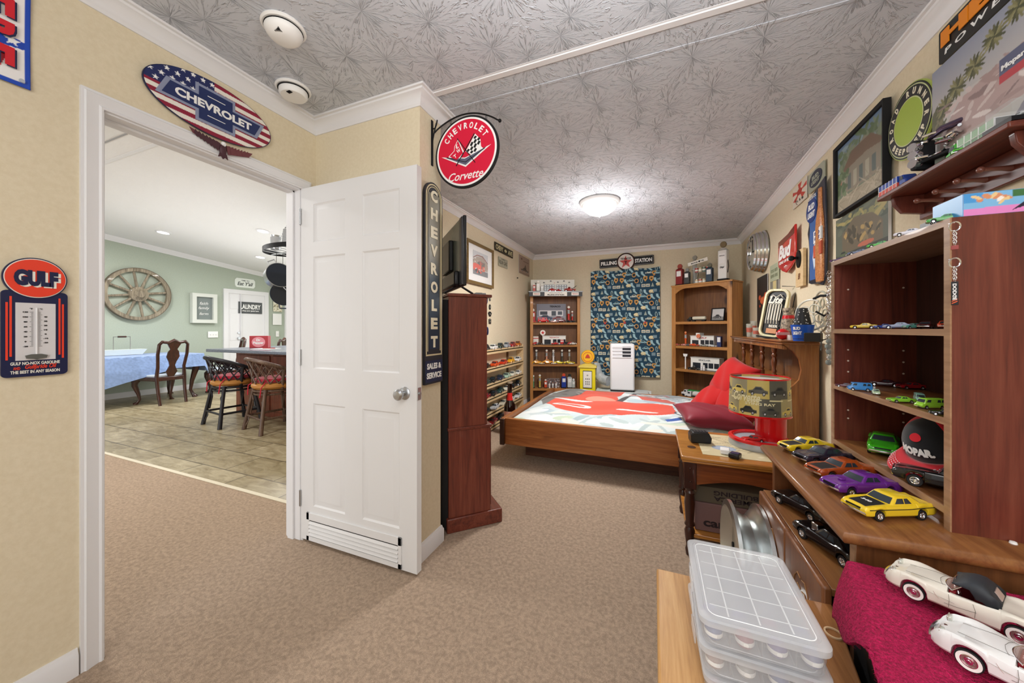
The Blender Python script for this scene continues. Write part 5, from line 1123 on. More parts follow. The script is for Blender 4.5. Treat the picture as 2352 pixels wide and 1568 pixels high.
# shelf 3: yellow cars and pumps
for x, c_, st, L_, l_ in ((.105, 'e8a018', 'forties', .16, 'amber coupe with orange running boards, leftmost'), (.27, 'e89820', 'forties', .18, 'orange-yellow sedan, second large one'), (.45, 'e8d020', 'muscle', .17, 'lemon yellow and black coupe'), (.60, 'd8c020', 'muscle', .17, 'yellow hot rod at the right end')):
    car(st, L_, c_, on(BL, x, .02, .667), LR, l_ + ' on the third shelf of the left bookcase', detail='some', group='yellow cars on the third shelf', hood=st == 'muscle')
for x, c_, l_ in ((.17, 'f0d8a0', 'tiny cream car'), (.36, 'ecdcc0', 'tiny beige convertible'), (.63, 'f0e8d0', 'tiny white-roofed car')): car('fifties', .075, c_, on(BL, x, -.005, .667), LR, l_ + ' in front of the yellow cars, third shelf', detail='some')
for x, c_, l_ in ((.10, '8a8478', 'grey'), (.26, 'd89a80', 'copper'), (.365, 'f0f0f0', 'white'), (.50, '4a4840', 'dark'), (.615, '8a7a60', 'brown')): pump(on(BL, x, .10, .667), LR, .23, c_, l_ + ' tall slim pump behind the yellow cars on the third shelf', slim=True)
# shelf 4: pumps and figures
for x, h_, c_, g_, l_ in ((.05, .21, '4a8a60', 'e8f0e8', 'green bottle-shaped pump, far left'), (.15, .22, 'd8c060', 'f4f0e8', 'yellow thin pump, second from left'), (.24, .14, 'd05030', 'e8e0d8', 'short red-white pump before the little diorama'), (.52, .23, '2844a0', 'd85030', 'blue and white pump with an orange globe'), (.61, .22, 'd0d4d4', '303030', 'white pump with a black ring globe'), (.67, .15, 'c4ccc8', 'e8e8e8', 'short pale pump, far right')): pump(on(BL, x, .04, .292), LR, h_, c_, l_ + ', lowest visible shelf of the left bookcase', g_, slim=x < .2)
a = Art(50, 34, '6a5a58', 1.5); a.blobs(30, (0, .1, 1.5, .9), .08, .06, ['b88a88', 'd8d0d0', '4a4248', 'e8e8ec'], 8)
dp = picture('diorama_picture', a, .2, .14, None, t=.02); dp.location = on(BL, .36, .08, .292 + .071); dp.rotation_euler.z = LR; tag(dp, 'pinkish garage diorama block in the middle of the lowest visible shelf, left bookcase', 'diorama')
for k in range(3):
    t = thing('tiny_figure', 'tiny white mechanic figure before the garage diorama, ' + ('left', 'middle', 'right')[k] + ' one of three', 'figurine', on(BL, .30 + .05 * k, .035, .292), LR)
    MB().lathe([(.001, 0), (.012, 0), (.009, .03), (.014, .055), (.010, .07), (.004, .075), (.001, .076)], 12).build('body', WHITE, t); MB().ball((0, 0, .083), .009).build('head', mat('figure_skin', 'b08068', .6), t)
t = thing('wall_crank', 'small white crank-shaped knob on the right stile of the left bookcase', 'crank', on(BL, BLW + .01, -.012, .62), LR)
MB().tube([(-.02, 0, -.02), (0, -.01, -.02), (0, -.01, .03), (.02, -.02, .03)], .006, 8).build('handle', WHITE, t)

# ---- right bookcase
def at_top(x, y=.1): return on(BR, x, y, 1.795)
pump(at_top(.06), RR, .30, '8a2a2c', 'navy and red old pump at the left end of the right bookcase top', 'a04a40', name='old_gas_pump', group='old pumps on the right bookcase')
pump(at_top(.21, .20), RR, .42, 'b8b8b0', 'tall glass-cylinder pump, second from left on the right bookcase top', '9a958a', slim=True, name='old_gas_pump', group='old pumps on the right bookcase')
pump(at_top(.19, .05), RR, .22, '484a4c', 'small charcoal pump before the tall glass one, right bookcase top', '8c8c88', name='old_gas_pump', group='old pumps on the right bookcase')
pump(at_top(.455), RR, .25, '3a4a5a', 'slate blue short pump beside the oil can shelf, right bookcase top', '6a6858', name='old_gas_pump', group='old pumps on the right bookcase')
bp_ = pump(at_top(.61, .12), RR, .52, 'e4e4e0', 'largest white pump with a brown globe at the right end of the right bookcase top', '7a6a4c', name='old_gas_pump', group='old pumps on the right bookcase', wf=.11)
letters(bp_, [('REGULAR', 0, .315, .06, .010, .03), ('Ethyl', 0, .17, .05, .03, .02, .3)], MATBLK, y=-.0375)
rk = thing('oil_can_rack', 'clear two-tier rack of miniature oil cans with a slanted MOTOR OIL board, right bookcase top', 'rack', at_top(.35, .12), RR)
MB().box(-.1, .1, -.02, .05, .0, .004).box(-.1, .1, -.02, .05, .15, .154).box(-.1, -.096, -.02, .05, 0, .26).box(.096, .1, -.02, .05, 0, .26).build('clear_shelves', mat('acrylic', 'dfe4e4', .1, alpha=.35), rk)
sgp = MB().box(-.13, .13, -.03, -.024, .27, .315).xf(Matrix.Rotation(R(-9), 4, 'Y')).build('name_board', OFFW, rk); letters(sgp, [('MOTOR ♥ OIL', 0, .29, .17, .022, .04, 0, 0)], MATBLK, y=-.031).rotation_euler = (0, R(-9), 0)
for j in range(2):
    for i in range(4):
        c_ = [('a84038', 'c8b890', '4a6a54', 'b83c34'), ('d8c098', 'c86a58', 'c8c098', 'b88878')][j][i]; q = rk.location; xx = -.072 + i * .048
        t = thing('oil_can', f'miniature {["red", "tan", "green", "crimson", "cream", "rose", "yellowish", "brown-pink"][j * 4 + i]} oil can, {["first", "second", "third", "fourth"][i]} along the {["upper", "lower"][j]} tier of the clear rack', 'oil can', (q.x + xx * math.cos(RR) - .0, q.y + xx * math.sin(RR), q.z + (.154 if j == 0 else .004)), RR, 'miniature oil cans')
        MB().lathe([(.001, 0), (.021, 0), (.021, .055), (.001, .055)], 18).build('can', mat('can_' + c_, c_, .35), t); MB().lathe([(.0213, .014), (.0213, .036), (.020, .036), (.020, .014), (.0213, .014)], 18).build('label_band', OFFW, t); MB().lathe([(.001, .055), (.022, .055), (.022, .058), (.001, .058)], 18).build('lid', STEEL, t)
# shelf A: tanker + photo
t = car('van', .05, '202020', (0, 0, 0), 0, 'x'); 
for o in [c for c in bpy.data.objects if c.parent is t]: bpy.data.objects.remove(o)
bpy.data.objects.remove(t)
def tanker(loc, rz, label, L_, cabc, tankc, box=False, name='model_tanker'):
    t = thing(name, label, 'toy lorry', loc, rz); s = L_
    MB().box(-.5 * s, .26 * s, -.07 * s, .07 * s, .07 * s, .10 * s).build('chassis', MATBLK, t)
    if box: MB().box(-.5 * s, .22 * s, -.09 * s, .09 * s, .10 * s, .27 * s).build('trailer', mat('trailer_' + tankc, tankc, .35), t, bev=.002)
    else: MB().lathe([(.001, -.5 * s), (.085 * s, -.48 * s), (.095 * s, -.4 * s), (.095 * s, .12 * s), (.085 * s, .2 * s), (.001, .22 * s)], 20, ax='x', c=(0, 0, .185 * s), sx=1).build('tank', mat('trailer_' + tankc, tankc, .3), t)
    MB().prism([(.26 * s, .07 * s), (.5 * s, .07 * s), (.5 * s, .15 * s), (.42 * s, .17 * s), (.39 * s, .25 * s), (.27 * s, .26 * s)], -.08 * s, .08 * s).build('cab', mat('cab_' + cabc, cabc, .3), t, bev=.003)
    MB().prism([(.385 * s, .175 * s), (.30 * s, .175 * s), (.30 * s, .235 * s), (.375 * s, .235 * s)], -.083 * s, .083 * s).build('cab_window', GLASSD, t)
    for x in (-.42, -.34, .12, .20, .42):
        for q in (-1, 1): MB().cyl((x * s, q * .085 * s, .045 * s), (x * s, q * .055 * s, .045 * s), .045 * s, n=14).build('wheel', TYRE, t)
    return t
tanker(on(BR, .30, .08, 1.303), RR + PI, 'black and cream tanker on the top shelf of the right bookcase', .24, '1e1e20', 'd8d4c0')
a = Art(40, 26, 'c9c9c8', 1.5); a.rect(0, 0, 1.5, .3, '8a8a88'); a.car(.2, .2, 1.0, '555558')
t = thing('framed_photograph', 'black-framed photo of a car leaning at the right end of the top shelf, right bookcase', 'photo frame', on(BR, .545, .12, 1.303 + .085), RR - .3); t.rotation_euler = (R(-8), 0, RR - .2)
frame4(.18, .165, .012, -.008, .008, MATBLK, t); pq = picture('photo', a, .156, .14, t, t=.003)
# shelf B
st = station(on(BR, .36, .14, .983), RR, .30, .13, .10, 'white model station with a square tower, second shelf of the right bookcase', 'GULF', tower=True)
pump(on(BR, .14, .10, .983), RR, .20, 'd8581c', 'orange figurine-like pump on the second shelf of the right bookcase', 'e89060', slim=True)
MBx = thing('round_station_sign', 'small orange disc sign on the white tower station', 'model sign', on(BR, .335, .055, 1.115), RR); MB().lathe([(.001, -.003), (.026, -.003), (.026, .003), (.001, .003)], 24, ax='y').build('disc', mat('orange_disc', 'd87a58', .4), MBx); MB().cyl((0, 0, -.03), (0, 0, -.02), .004).build('post', WHITE, MBx)
for x, c_, l_ in ((.06, 'c05a48', 'rusty red low car, leftmost'), (.17, 'd89088', 'pink racing car'), (.22, '585a5c', 'grey small car'), (.30, 'e0501c', 'bright orange coupe'), (.42, '9a9c90', 'greyish small car'), (.53, 'd8dcdc', 'white and blue stock car')): car('muscle', .095 if x != .30 else .12, c_, on(BR, x, .03, .983), RR, l_ + ' on the second shelf of the right bookcase', detail='some', group='small cars on the second shelf of the right bookcase')
t = thing('blue_model_pump', 'blue and white box pump half hidden behind the right stile, second shelf', 'model petrol pump', on(BR, .565, .12, .983), RR); MB().box(-.025, .025, -.02, .02, 0, .13).build('body', mat('pump_navy', '2c3a6a', .4), t); MB().box(-.018, .018, -.022, -.02, .06, .12).build('face', WHITE, t)
# shelf C
station(on(BR, .40, .14, .675), RR, .36, .155, .12, 'large white model station with a long window front, third shelf of the right bookcase', 'SINCLAIR', tcol='5a5e60')
t = thing('model_light_pole', 'white pole with fan-shaped top beside the large white model station', 'model sign', on(BR, .16, .06, .675), RR); MB().cyl((0, 0, 0), (0, 0, .17), .008, n=10).build('pole', WHITE, t); MB().prism([(-.03, .20), (.03, .20), (.022, .165), (-.022, .165)], -.008, .008).build('shade', WHITE, t)
car('pickup', .14, '18181a', on(BR, .29, .03, .675), RR, 'black tow truck before the large white model station', detail='some')
for x in (.39, .42): pump(on(BR, x, .03, .675), RR, .075, 'd8d8d8', 'tiny white pump before the large station, ' + ('left' if x < .4 else 'right') + ' of two')
# shelf D
tanker(on(BR, .24, .14, .300), RR + PI, 'white lorry with a long green trailer on the bottom visible shelf, right bookcase', .34, 'e8e8e8', '2c9a48', True, 'model_lorry')
tanker(on(BR, .36, .03, .300), RR + PI, 'white and red racing transporter in front of the green lorry', .36, 'e8e8e8', 'e0dcd8', False, 'model_lorry')

# ================================================================ BACK WALL: curtain, sign, air conditioner, pump
a = Art(260, 380, '24465c', .69)
rg = random.Random(11)
def motif(k, x, y, s):
    pal = ['cfd8cc', 'e4dcc0', '9cc4cc', 'd8b070', 'b0c8b8', '7a98a8']
    c1, c2 = pal[k % 6], pal[(k * 5 + 2) % 6]
    if k % 8 == 0: a.car(x - .5 * s, y, s, c1); 
    elif k % 8 == 1: a.ell(x, y, .28 * s, .28 * s, 'e0a860'); a.ell(x, y, .19 * s, .19 * s, '22303a')
    elif k % 8 == 2: a.poly([(x - .25 * s, y + .3 * s), (x + .25 * s, y + .3 * s), (x + .28 * s, y), (x, y - .35 * s), (x - .28 * s, y)], 'd8a45c'); a.rect(x - .12 * s, y - .05 * s, x + .12 * s, y + .15 * s, '3a3a34')
    elif k % 8 == 3: a.poly([(x - .35 * s, y + .3 * s), (x - .05 * s, y + .3 * s), (x, y), (x + .3 * s, y - .3 * s), (x + .1 * s, y - .35 * s), (x - .3 * s, y - .05 * s)], 'a8ccd4')
    elif k % 8 == 4: a.ell(x, y, .15 * s, .34 * s, 'b8d4d4', .1); a.ell(x, y, .09 * s, .26 * s, '2a4450', .1)
    elif k % 8 == 5: a.rect(x - .25 * s, y - .18 * s, x + .25 * s, y + .18 * s, c1); a.rect(x - .18 * s, y - .1 * s, x + .18 * s, y + .08 * s, '8a9ca0')
    elif k % 8 == 6: a.poly([(x, y + .3 * s), (x + .2 * s, y - .2 * s), (x - .2 * s, y - .2 * s)], 'a8b4a8')
    else: a.ell(x, y, .36 * s, .2 * s, 'e8dcb0'); a.ell(x + .2 * s, y - .15 * s, .09 * s, .09 * s, 'c8b88c'); a.ell(x - .18 * s, y - .15 * s, .09 * s, .09 * s, 'c8b88c')
for ty in range(-1, 6):
    for tx in range(-1, 4):
        r2 = random.Random(5)
        for j in range(4):
            for i in range(6): motif(r2.randrange(640), tx * .29 + (ty % 2) * .145 + i * .0483 + (j % 2) * .024 + r2.uniform(-.008, .008), ty * .21 + j * .052 + r2.uniform(-.008, .008), .074)
for k in range(3): a.star(.15 + .2 * k, .5, .02, 'c04848')
cu_w, cu_h = .99, 1.60
me = grid_mesh('curtain_cloth', a, lambda u, v: ((u - .5) * cu_w, -.012 - .010 * math.sin(u * 9 + 1) - .005 * math.sin(u * 31) * v + .0 * v, v * cu_h + (.012 * math.sin(u * 13) * (v > .97) + .02 * (u - .5)) * v)); me.materials.append(FABPR)
ct = link('window_curtain', me, None, (-.405, DB - .045, .50)); ct.modifiers.new('s', 'SOLIDIFY').thickness = .003; tag(ct, 'dark teal fabric panel printed with road-trip motifs covering the back window', 'curtain')
wd = thing('window_2', None, None, (-.41, DB, 0)); wd['kind'] = 'structure'
MB().box(-.45, .45, -.03, 0, .56, 2.04).build('window_frame', TRIMM, wd, bev=.004); MB().box(-.4, .4, -.033, -.03, .62, 1.98).build('window_pane', mat('dull_pane', '8fa0a8', .1), wd)
c = atY(1437.5, 601, DB - .03); t = thing('filling_station_sign', 'dark FILLING STATION wall sign with a round red star disc, above the back window', 'wall sign', c, 0)
l0, l1 = atY(1377, 604, DB - .03), atY(1502, 598, DB - .03); lw_ = c.x - l0.x; rw_ = l1.x - c.x
t.rotation_euler = (0, R(-1.5), 0)
for s, ww, tx in ((-1, lw_, 'FILLING'), (1, rw_, 'STATION')):
    x0, x1 = (-ww, -.08) if s < 0 else (.08, ww)
    MB().prism([(x + (x0 + x1) / 2, z) for x, z in roundrect(x1 - x0, .135, .015)], -.004, .004).build('side_plate', mat('gloss_black', '17181a', .12), t)
    MB().prism([(x + (x0 + x1) / 2, z) for x, z in roundrect(x1 - x0 - .02, .118, .012)], -.005, -.004).build('plate_outline', mat('plate_grey', 'a8aaa8', .3), t)
    MB().prism([(x + (x0 + x1) / 2, z) for x, z in roundrect(x1 - x0 - .026, .112, .010)], -.006, -.005).build('plate_face', mat('gloss_black'), t)
    letters(t, [(tx, (x0 + x1) / 2 + s * .01, 0, .24, .058, .04)], WHITE, y=-.006)
MB().lathe([(.001, .0), (.128, 0), (.132, -.008), (.122, -.016), (.001, -.016)], 48, ax='y').build('disc_rim', mat('rim_brown', '3a2420', .2), t)
MB().prism(ellp(.112, .112, 48), -.018, -.016).build('disc_face', mat('disc_white', 'e8e2dc', .15), t)
MB().prism([(.10 * (1 if k % 2 == 0 else .4) * math.sin(PI * k / 5), .10 * (1 if k % 2 == 0 else .4) * math.cos(PI * k / 5) - .01) for k in range(10)], -.020, -.018).build('red_star', mat('star_red', 'c03a30', .3), t)
letters(t, [('TEXACO', 0, .045, .15, .03, .04), ('T', 0, -.015, .04, .045, .04)], MATBLK, y=-.020)
# air conditioner on its support
ax0, ax1 = atY(1402, 850, 4.92), atY(1458, 850, 4.92); aw = ax1.x - ax0.x; az1 = atY(1430, 789, 4.92).z; az0 = atY(1430, 899, 4.92).z
t = thing('portable_air_conditioner', 'white portable air conditioner standing behind the bed before the curtain', 'air conditioner', ((ax0.x + ax1.x) / 2, 4.92, az0), R(8))
ACW = mat('ac_white', 'eef0f2', .35); ah = az1 - az0
MB().box(-aw / 2, aw / 2, 0, .26, .012, ah).build('housing', ACW, t, bev=.022)
MB().box(-aw / 2 + .004, aw / 2 - .004, .01, .25, -.0, .014).build('base', MATBLK, t)
MB().box(-aw / 2 + .03, aw / 2 - .045, -.004, .002, ah - .195, ah - .035).build('vent_frame', mat('ac_light', 'dfe2e6', .4), t)
MB().box(0, aw / 2 - .05, -.006, -.003, ah - .19, ah - .04).build('vent_opening', mat('vent_dark', '23262e', .5), t)
vs_ = MB()
for k in range(4): vs_.box(-aw / 2 + .03, aw / 2 - .045, -.012, -.004, ah - .19 + k * .045, ah - .178 + k * .045)
vs_.build('louvre_blades', ACW, t)
m1 = MB(); m1.tube([(-aw / 2 - .02, .1, .12), (-aw / 2 - .1, .16, .13), (-aw / 2 - .17, .24, .2), (-aw / 2 - .2, .32, .32)], [.07] * 4, 20); m1.build('exhaust_hose', speck('hose_grey', '9aa0a2', 'b8bcbe', 20, .5, .2, .01), t)
t = thing('low_box', 'low box under the air conditioner wrapped in a grey-white blanket', 'box', ((ax0.x + ax1.x) / 2, 5.02, 0)); MB().box(-.33, .34, -.17, .2, 0, az0 - .005).build('carton', mat('blanket_pale', 'cdd2d0', .95), t, bev=.03, seg=3)
MB().ring([[(x, -.19 - .02 * math.sin(x * 20), az0 - .03 - .05 * (x > .2)), (x, .1, az0 - .002), (x, .1, az0 - .03), (x, -.16, az0 - .10)] for x in [-.36 + .06 * k for k in range(13)]]).build('blanket_fold', mat('blanket_pale'), t)
# yellow gas pump
p0, p1 = atY(1332, 860, 4.92), atY(1367, 860, 4.92); pw2 = (p1.x - p0.x) / 2; pz = atY(1350, 842, 4.92).z
t = thing('yellow_gas_pump', 'bright yellow replica petrol pump with a round yellow globe beside the left bookcase', 'petrol pump', ((p0.x + p1.x) / 2, 4.92, 0), R(6))
YEL = mat('pump_yellow', 'ecd81c', .3)
MB().box(-pw2, pw2, 0, .20, 0, pz - .01).build('cabinet', YEL, t, bev=.008)
MB().box(-pw2 * 1.16, pw2 * 1.16, -.02, .22, pz - .012, pz + .006).ring([[(-pw2 * 1.1, -.01, pz + .006), (pw2 * 1.1, -.01, pz + .006), (pw2 * 1.1, .21, pz + .006), (-pw2 * 1.1, .21, pz + .006)], [(-.03, .07, pz + .045), (.03, .07, pz + .045), (.03, .13, pz + .045), (-.03, .13, pz + .045)]]).build('top_cap', mat('cap_cream_yellow', 'e8d468', .4), t)
MB().box(-pw2 * .6, pw2 * .6, -.006, .0, pz - .30, pz - .055).build('dial_border', mat('dial_dark', '2a2a2a', .4), t); MB().box(-pw2 * .54, pw2 * .54, -.008, -.005, pz - .29, pz - .065).build('dial_face', OFFW, t)
m1 = MB()
for k, z in enumerate((.12, .17, .21, .24)): put_text(m1, '8 8 8' if k else 'o', 0, pz - z, .06 if k else .02, .018, y=-.008)
m1.build('lettering', MATBLK, t, smooth=0); MB().box(-pw2 * .6, pw2 * .6, -.006, 0, pz - .36, pz - .335).build('price_strip', OFFW, t)
MB().lathe([(.001, -.04), (.085, -.04), (.094, -.025), (.094, .025), (.085, .04), (.001, .04)], 40, ax='y', c=(0, .09, pz + .135)).build('globe', mat('globe_yellow', 'f0b81c', .35), t)
MB().lathe([(.062, 0), (.068, -.004), (.062, -.004), (.062, 0)], 36, ax='y', c=(0, .047, pz + .135)).build('globe_ring', mat('ring_orange', 'd86a20', .4), t)
MB().prism([(-.035, -.015), (.035, -.015), (.02, .02), (0, .04), (-.02, .02)], .040, .046).xf(Matrix.Translation((0, 0, pz + .135))).build('globe_emblem', mat('emblem_red', 'c03a24', .4), t)

# ================================================================ WATERBED
BX0, BX1, BY0, BY1, BZ0, BZ1 = -1.235, .80, 2.89, 4.62, .172, .406
bed = thing('waterbed', 'pine waterbed frame on a recessed pedestal in the middle of the room', 'bed', (BX0, BY0, 0))
bw, bd_ = BX1 - BX0, BY1 - BY0
MB().box(-.0, bw, 0, .04, BZ0, BZ1).build('side_rail', PINEX, bed, bev=.006); MB().box(0, bw, bd_ - .04, bd_, BZ0, BZ1).build('side_rail', PINEX, bed, bev=.006)
MB().box(-.04, 0, -.012, bd_ + .012, BZ0, BZ1).build('foot_rail', PINEY, bed, bev=.006); MB().box(-.04, -.0, -.03, -.005, BZ0, BZ1 - .004).build('corner_trim', mat('dark_corner', '3a2418', .5), bed, bev=.003)
MB().box(.0, bw, .04, bd_ - .04, BZ0, BZ0 + .02).build('deck', MATBLK, bed)
MB().box(.10, bw - .1, .27, bd_ - .25, .0, BZ0).build('pedestal', wood('dark_pedestal', '3c2012', '5a3420', '6e452c', 'x', .6), bed)
a = Art(300, 230, 'c9d6d8', 1.3)
a.blobs(140, (0, 0, 1.3, 1), .10, .03, ['dfe8e8', 'b4c8d0', 'e8eeee', 'a8bcc0', 'd8e4e0'], 4)
a.poly([(0.02, .55), (.1, .35), (.28, .5), (.34, .8), (.2, .9), (.08, .8)], '6c6a66'); a.blobs(30, (.05, .5, .32, .88), .05, .012, ['4e4c4a', '888682', '3c3a3a'], 9)
a.poly([(.30, .62), (.36, .93), (.62, .95), (.56, .62), (.5, .5)], 'd84a30'); a.poly([(.18, .52), (.34, .66), (.56, .60), (.60, .4), (.64, .22), (.42, .14), (.22, .24), (.12, .36)], 'dd4a30'); a.poly([(.5, .52), (.9, .46), (.92, .30), (.62, .18), (.5, .2)], 'd94830')
a.ell(.30, .32, .13, .035, 'e8e4e0', -.1); a.ell(.30, .32, .09, .018, 'd84a30', -.1); a.ell(.28, .46, .14, .016, 'e4e4e2', -.15); a.ell(.46, .50, .10, .05, 'e89078'); a.ell(.82, .56, .09, .07, 'a8b8c4'); a.poly([(.56, .5), (.66, .8), (.69, .8), (.60, .5)], '3c3c40'); a.ell(.70, .30, .12, .02, 'e6e6e4', .05)
a.poly([(.66, .72), (.9, .66), (.95, .52), (.72, .58)], 'd0584a'); a.poly([(.62, .9), (1.0, .86), (1.02, .72), (.66, .78)], '9aa4a8'); a.blobs(26, (.62, .6, 1.05, .92), .06, .014, ['6a7074', 'e6eaea', 'c05850', '4c5860'], 12)
for x, y, rx, ry, rt in ((1.0, .30, .10, .05, -.2), (1.02, .55, .12, .05, .1), (.92, .7, .11, .03, .2), (1.16, .4, .07, .05, 0)):
    a.ell(x, y, rx, ry, '3c4854', rt); a.ell(x, y, rx * .88, ry * .82, 'dbe4e4', rt); a.ell(x, y, rx * .5, ry * .4, '90a4b0', rt)
a.poly([(1.08, .05), (1.2, .2), (1.12, .6), (1.04, .58), (1.10, .25), (1.0, .06)], '5a7486'); a.poly([(.86, .18), (.94, .22), (.93, .25), (.85, .21)], '2a58a8'); a.poly([(1.15, .62), (1.24, .66), (1.2, .95), (1.1, .93)], '3a4a5c')
a.poly([(.62, .02), (1.3, .02), (1.3, .16), (.9, .14)], 'dde6e4'); a.blobs(24, (0, 0, 1.3, .14), .08, .02, ['b8c8c8', 'e8e4d8', 'c8d8c0'], 3)
a.a *= .84
def bedf(u, v):
    x = .01 + u * (bw - .02); y = .045 + v * (bd_ - .09); e = min(u, 1 - u, 1) * 9; f_ = min(v, 1 - v) * 9
    k = min(1, e) ** .5 * min(1, f_) ** .5
    z = BZ1 - .045 + .055 * k + .055 * math.sin(PI * min(1, v * 1.0)) * math.sin(PI * min(1, max(0, u))) ** .6 * (.6 + .6 * v) + .007 * math.sin(x * 11 + y * 7) * k + .005 * math.sin(y * 19 - x * 6) * k + .02 * math.exp(-((u - .25) ** 2 + (v - .75) ** 2) * 18)
    return (x, y, z)
me = grid_mesh('blanket', a, bedf); me.materials.append(FABPR); bl = link('bed_blanket', me, None, (BX0, BY0, 0)); tag(bl, 'plush blanket printed with a big red car and grey-blue cars, spread over the waterbed', 'blanket')
def pillow(name, loc, rot, sx, sy, sz, m, label, fur=0, group=None):
    mb = MB(); n = 22; rg = random.Random(7); vs = []
    for s in (1, -1):
        for j in range(n + 1):
            for i in range(n + 1):
                u, v = i / n * 2 - 1, j / n * 2 - 1; q = max(0, (1 - u ** 4) * (1 - v ** 4)) ** .55
                pin = 1 + .06 * (abs(u) ** 3 * abs(v) ** 3) - .05 * (1 - abs(u)) * (abs(v) > .99) - .05 * (1 - abs(v)) * (abs(u) > .99)
                vs.append((u * sx * pin, v * sy * pin, s * sz * q + .006 * math.sin(u * 7 + v * 5) * q))
    m_ = n + 1; fs = []
    for s in (0, 1):
        o = s * m_ * m_
        for j in range(n):
            for i in range(n): k = o + j * m_ + i; fs.append((k, k + 1, k + m_ + 1, k + m_))
    mb.add(vs, fs); me = mb.mesh(name, 0); me.polygons.foreach_set('use_smooth', [True] * len(me.polygons))
    bm = bmesh.new(); bm.from_mesh(me); bmesh.ops.remove_doubles(bm, verts=bm.verts, dist=.0004); bmesh.ops.recalc_face_normals(bm, faces=bm.faces); bm.to_mesh(me); bm.free(); me.materials.append(m)
    o = link(name, me, None, loc); o.rotation_euler = rot; tag(o, label, 'pillow', group); return o
PLR = mat('plush_red', 'b00a0a', .9, sheen=.15); PLD = mat('satin_dark_red', '7c1026', .55, sheen=.1)
pillow('satin_pillow', (.44, 3.22, .505), (R(8), R(4), R(12)), .24, .18, .07, PLD, 'dark red satin pillow lying flat on the bed, nearest the lamp')
pillow('plush_pillow', (.66, 3.40, .60), (R(55), 0, R(-62)), .20, .19, .09, PLR, 'bright red plush cushion leaning behind the lampshade')
pillow('plush_pillow', (.50, 3.62, .57), (R(40), 0, R(-70)), .17, .16, .08, PLR, 'bright red plush cushion lowest and furthest left of the plush ones')
pillow('plush_pillow', (.66, 3.62, .75), (R(60), R(10), R(-75)), .21, .18, .10, PLR, 'bright red plush cushion on top of the heap, rising above the lampshade')
# ================================================================ HEADBOARD against the right wall
HBY0, HBY1, HBX0, HBX1, HBZ = 2.94, 4.60, .83, 1.03, 1.128
hb = thing('headboard_cabinet', 'honey wood bookcase headboard with scroll sides and turned spindles along the right wall', 'headboard', (HBX0, HBY0, 0))
HBW = wood('headboard_wood', '744420', '98602e', 'b07a42', 'z', .35, coat=.3)
pp_ = [(1797, 790), (1806, 796), (1822, 806), (1836, 826), (1841, 850), (1836, 872), (1822, 886), (1806, 892), (1802, 902), (1806, 914), (1800, 935), (1798, 1000)]
out = [(atY(x, y, HBY0).x - HBX0, atY(x, y, HBY0).z) for x, y in pp_]
out += [(out[-1][0], .10), (HBX1 - HBX0, .10), (HBX1 - HBX0, HBZ - .03), (0, HBZ - .03)]
for y in (0, HBY1 - HBY0 - .022): MB().prism(out, y, y + .022).build('scroll_side', HBW, hb, bev=.003)
MB().box(HBX1 - HBX0 - .01, HBX1 - HBX0, .022, HBY1 - HBY0 - .022, .42, HBZ - .03).build('back_panel', PINED, hb)
MB().box(-.02, HBX1 - HBX0, -.025, HBY1 - HBY0 + .02, HBZ - .012, HBZ).box(-.01, HBX1 - HBX0, -.015, HBY1 - HBY0 + .01, HBZ - .03, HBZ - .012).build('top_board', wood('headboard_top', '744420', '8e5628', 'a66c38', 'y', .3, coat=.4), hb, bev=.005)
MB().box(.06, HBX1 - HBX0 - .01, .022, HBY1 - HBY0 - .022, .80, .82).build('shelf', HBW, hb, bev=.002)
MB().box(.01, .03, .022, HBY1 - HBY0 - .022, HBZ - .065, HBZ - .03).build('top_rail', HBW, hb, bev=.003)
m1 = MB()
for k in range(9): m1.box(.0, .01, .03 + k * .018, .04 + k * .018, HBZ - .06, HBZ - .034)
m1.build('fluted_block', HBW, hb)
sp_ = [(.001, .82), (.018, .82), (.018, .86), (.012, .865), (.016, .885), (.010, .90), (.017, .94), (.019, .965), (.012, .99), (.018, 1.0), (.018, 1.01), (.011, 1.02), (.017, 1.035), (.017, HBZ - .065), (.001, HBZ - .065)]
for y in (.30, .62, .95, 1.28): MB().lathe(sp_, 18, c=(.03, y, 0)).build('turned_spindle', mat('spindle_brown', '6a3a20', .25, coat=.5), hb)
MB().box(.06, HBX1 - HBX0 - .01, .022, HBY1 - HBY0 - .022, .42, .80).build('lower_front', HBW, hb, bev=.003)
def hbt(px, X=.93): 
    d = ray(px, 0); k = X / d[0]; return Vector((X, d[1] * k, HBZ))
# items on the headboard
NEON = mat('unlit_neon_tube', 'e8e6d8', .25, coat=.5); NB = mat('neon_backing', '1c1c1c', .5)
t = thing('neon_sign', 'unlit neon beer sign reading Lite, in a cream rounded frame on the headboard', 'neon sign', hbt(1768, .90) + Vector((0, 0, .012)), R(-48))
t.rotation_euler = (R(-7), R(6), R(-48))
w_, h_ = .19, .40
ringp = roundrect(w_, h_, .055); ri = roundrect(w_ - .035, h_ - .035, .045)
m1 = MB()
for k in range(len(ringp)): j = (k + 1) % len(ringp); m1.prism([ringp[k], ringp[j], ri[j], ri[k]], -.015, .01)
m1.xf(Matrix.Translation((0, 0, h_ / 2))).build('cream_frame', mat('cream_frame', 'dcd4ac', .4), t, bev=.002)
MB().prism([(x, z + h_ / 2) for x, z in ri], .004, .008).build('dark_back', NB, t)
m1 = MB()
for k in range(5): x = -.05 + k * .022; m1.tube([(x, -.01, .11), (x, -.014, .13), (x, -.014, .27), (x + .008, -.014, .285), (x + .016, -.014, .27), (x + .016, -.014, .14)], .0035, 6)
m1.tube([(-.05, -.01, .33), (-.03, -.012, .35), (0, -.012, .33), (.03, -.012, .355), (.05, -.012, .33)], .004, 6); m1.build('tube_pattern', NEON, t)
